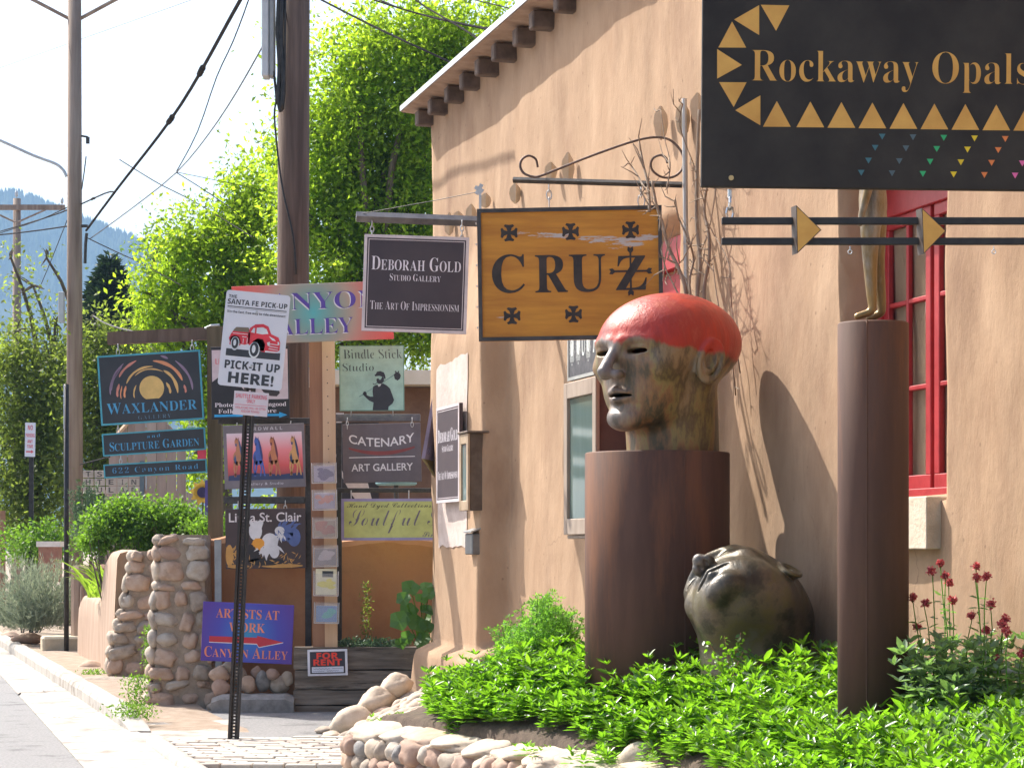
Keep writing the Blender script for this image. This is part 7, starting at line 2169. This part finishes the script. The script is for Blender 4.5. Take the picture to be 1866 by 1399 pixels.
# ------------------------------------------------------------------ background at the left
ph = thing('plank_shed', 'weathered pinkish plank shed with a sloping gable behind the gallery boards', 'shed', tuple(P(260, 1100, 33)))
PLK = [mat('weathered_plank_' + n, a, b, rough=.9, scale=7, stretch=(1, 1, .1), bump=.5) for n, a, b in (('a', (.36, .27, .22), (.48, .38, .31)), ('b', (.30, .22, .18), (.42, .32, .26)))]
u = 198
while u < 322:
    w_ = random.uniform(13, 21); top_ = np.interp(u + w_ / 2, [196, 236, 290, 325], [818, 768, 758, 790])
    mb = MB(); a = P(u + .6, top_, 33); b_ = P(u + w_ - .6, 1100, 33); yo = random.uniform(-.012, .012)
    tl_ = (P(0, np.interp(u + .6, [196, 236, 290, 325], [818, 768, 758, 790]), 33).z, P(0, np.interp(u + w_ - .6, [196, 236, 290, 325], [818, 768, 758, 790]), 33).z)
    vs = [(a.x, 33 + yo, 0), (b_.x, 33 + yo, 0), (b_.x, 33 + yo, tl_[1]), (a.x, 33 + yo, tl_[0])]
    vs += [(x, y + .03, z) for x, y, z in vs]
    mb.add(vs, [(0, 1, 2, 3), (7, 6, 5, 4), (1, 5, 6, 2), (0, 3, 7, 4), (3, 2, 6, 7)]); mb.build('plank', random.choice(PLK), ph)
    u += w_
mb = MB(); a = P(196, 812, 32.95); c = P(238, 764, 32.95); mb.tube([a, c], .03, 4); mb.build('gable_trim', WOODPALE, ph)
mb = MB(); a = P(190, 1100, 33.2); mb.box((P(260, 0, 33.5).x, 34.5, 1.2), (1.0, 2.6, 2.3)); mb.build('shed_body', PLK[1], ph)
mb = MB(); mb.box(P(259, 980, 32.95), (.06, .04, 2.2)); mb.build('batten', mat('blue_grey_batten', (.12, .16, .18)), ph)
rows = ['TS  N', 'HTEIN', 'EULAD']
tp = thing('letter_panel', 'panel of small pale letter tiles standing in the greenery below the gallery boards', 'sign', tuple(P(205, 920, 31.5)))
for r, row in enumerate(rows):
    for c_, ch in enumerate(row):
        u = 161 + c_ * 20.8; v = 863.5 + r * 14.5
        c = P(u, v, 31.5); mb = MB(); k = 31.5 / F
        mb.box(c, (19 * k, .02, 12.8 * k), bev=.003); tile = mb.build('letter_tile', flatm(176, 164, 150), tp)
        if ch.strip():
            vs, fs = glyphs(ch, 'bold', 0); xs_ = [q[0] for q in vs]; ys2 = [q[1] for q in vs]; mb = MB()
            sx = 9 * k / max(.2, (max(xs_) - min(xs_))) if ch != 'I' else 3 * k / (max(xs_) - min(xs_)); sz = 9.5 * k / (max(ys2) - min(ys2))
            mb.add([(c.x + (x - (max(xs_) + min(xs_)) / 2) * sx, 31.5 - .0115, c.z + (z - (max(ys2) + min(ys2)) / 2) * sz) for x, z in vs], fs)
            mb.build('letter', flatm(90, 84, 80), tile)
for u in (165, 246):
    mb = MB(); mb.box((P(u, 0, 31.55).x, 31.55, .6), (.04, .03, 1.5)); mb.build('leg', WOODDK, tp)
sf = thing('metal_sunflower', 'painted metal sunflower with yellow petals and purple heart beside the timber post', 'ornament', tuple(P(370, 1050, 25.5)))
k = 25.5 / F; c = P(369, 897, 25.5)
for q in range(9):
    a_ = 2 * math.pi * q / 9 + .2; d = Vector((math.cos(a_), 0, math.sin(a_))); s_ = Vector((-d.z, 0, d.x)); mb = MB()
    pts = [c + d * 8 * k + s_ * -3 * k, c + d * 15 * k + s_ * -6 * k + Vector((0, -.02, 0)), c + d * 25 * k, c + d * 15 * k + s_ * 6 * k + Vector((0, -.02, 0)), c + d * 8 * k + s_ * 3 * k]
    mb.add(pts + [p + Vector((0, .006, 0)) for p in pts], [(0, 1, 2, 3, 4), (9, 8, 7, 6, 5)] + [(i, i + 5, (i + 1) % 5 + 5, (i + 1) % 5) for i in range(5)]); mb.build('petal', flatm(206, 168, 60), sf)
mb = MB(); mb.tube([c + Vector((0, .01, 0)), c + Vector((0, -.03, 0))], [10.5 * k, 9 * k], 16); mb.build('heart', flatm(52, 44, 78), sf)
mb = MB(); mb.tube([c + Vector((0, .02, 0)), Vector((c.x, 25.52, 0))], .012, 6); mb.build('stalk', flatm(70, 80, 60), sf)
mb = MB(); mb.box(P(381, 930, 25.3), (14 * k, .05, 110 * k)); o = mb.build('purple_board', flatm(84, 74, 140)); prop(o, 'narrow purple board standing just left of the timber sign post', 'board')
rbk = MB(); rbk.box(P(368, 830, 26.5), (16 * k, .04, 22 * k)); o = rbk.build('red_board', flatm(190, 60, 80)); prop(o, 'small red board peeking out between two gallery boards', 'board')

# ------------------------------------------------------------------ the air
if HAZE:
    hz = MB(); hz.box((0, 1680, 255), (3200, 3500, 514))
    hz_m = bpy.data.materials.new('pale_haze'); hz_m.use_nodes = True; nt = hz_m.node_tree
    for nd in list(nt.nodes):
        if nd.type == 'BSDF_PRINCIPLED': nt.nodes.remove(nd)
    pv = nt.nodes.new('ShaderNodeVolumePrincipled'); pv.inputs['Color'].default_value = (.42, .68, 1, 1); pv.inputs['Density'].default_value = HAZE; pv.inputs['Anisotropy'].default_value = .0
    nt.links.new(pv.outputs[0], nt.nodes['Material Output'].inputs['Volume'])
    o = hz.build('haze', hz_m); o['kind'] = 'stuff'
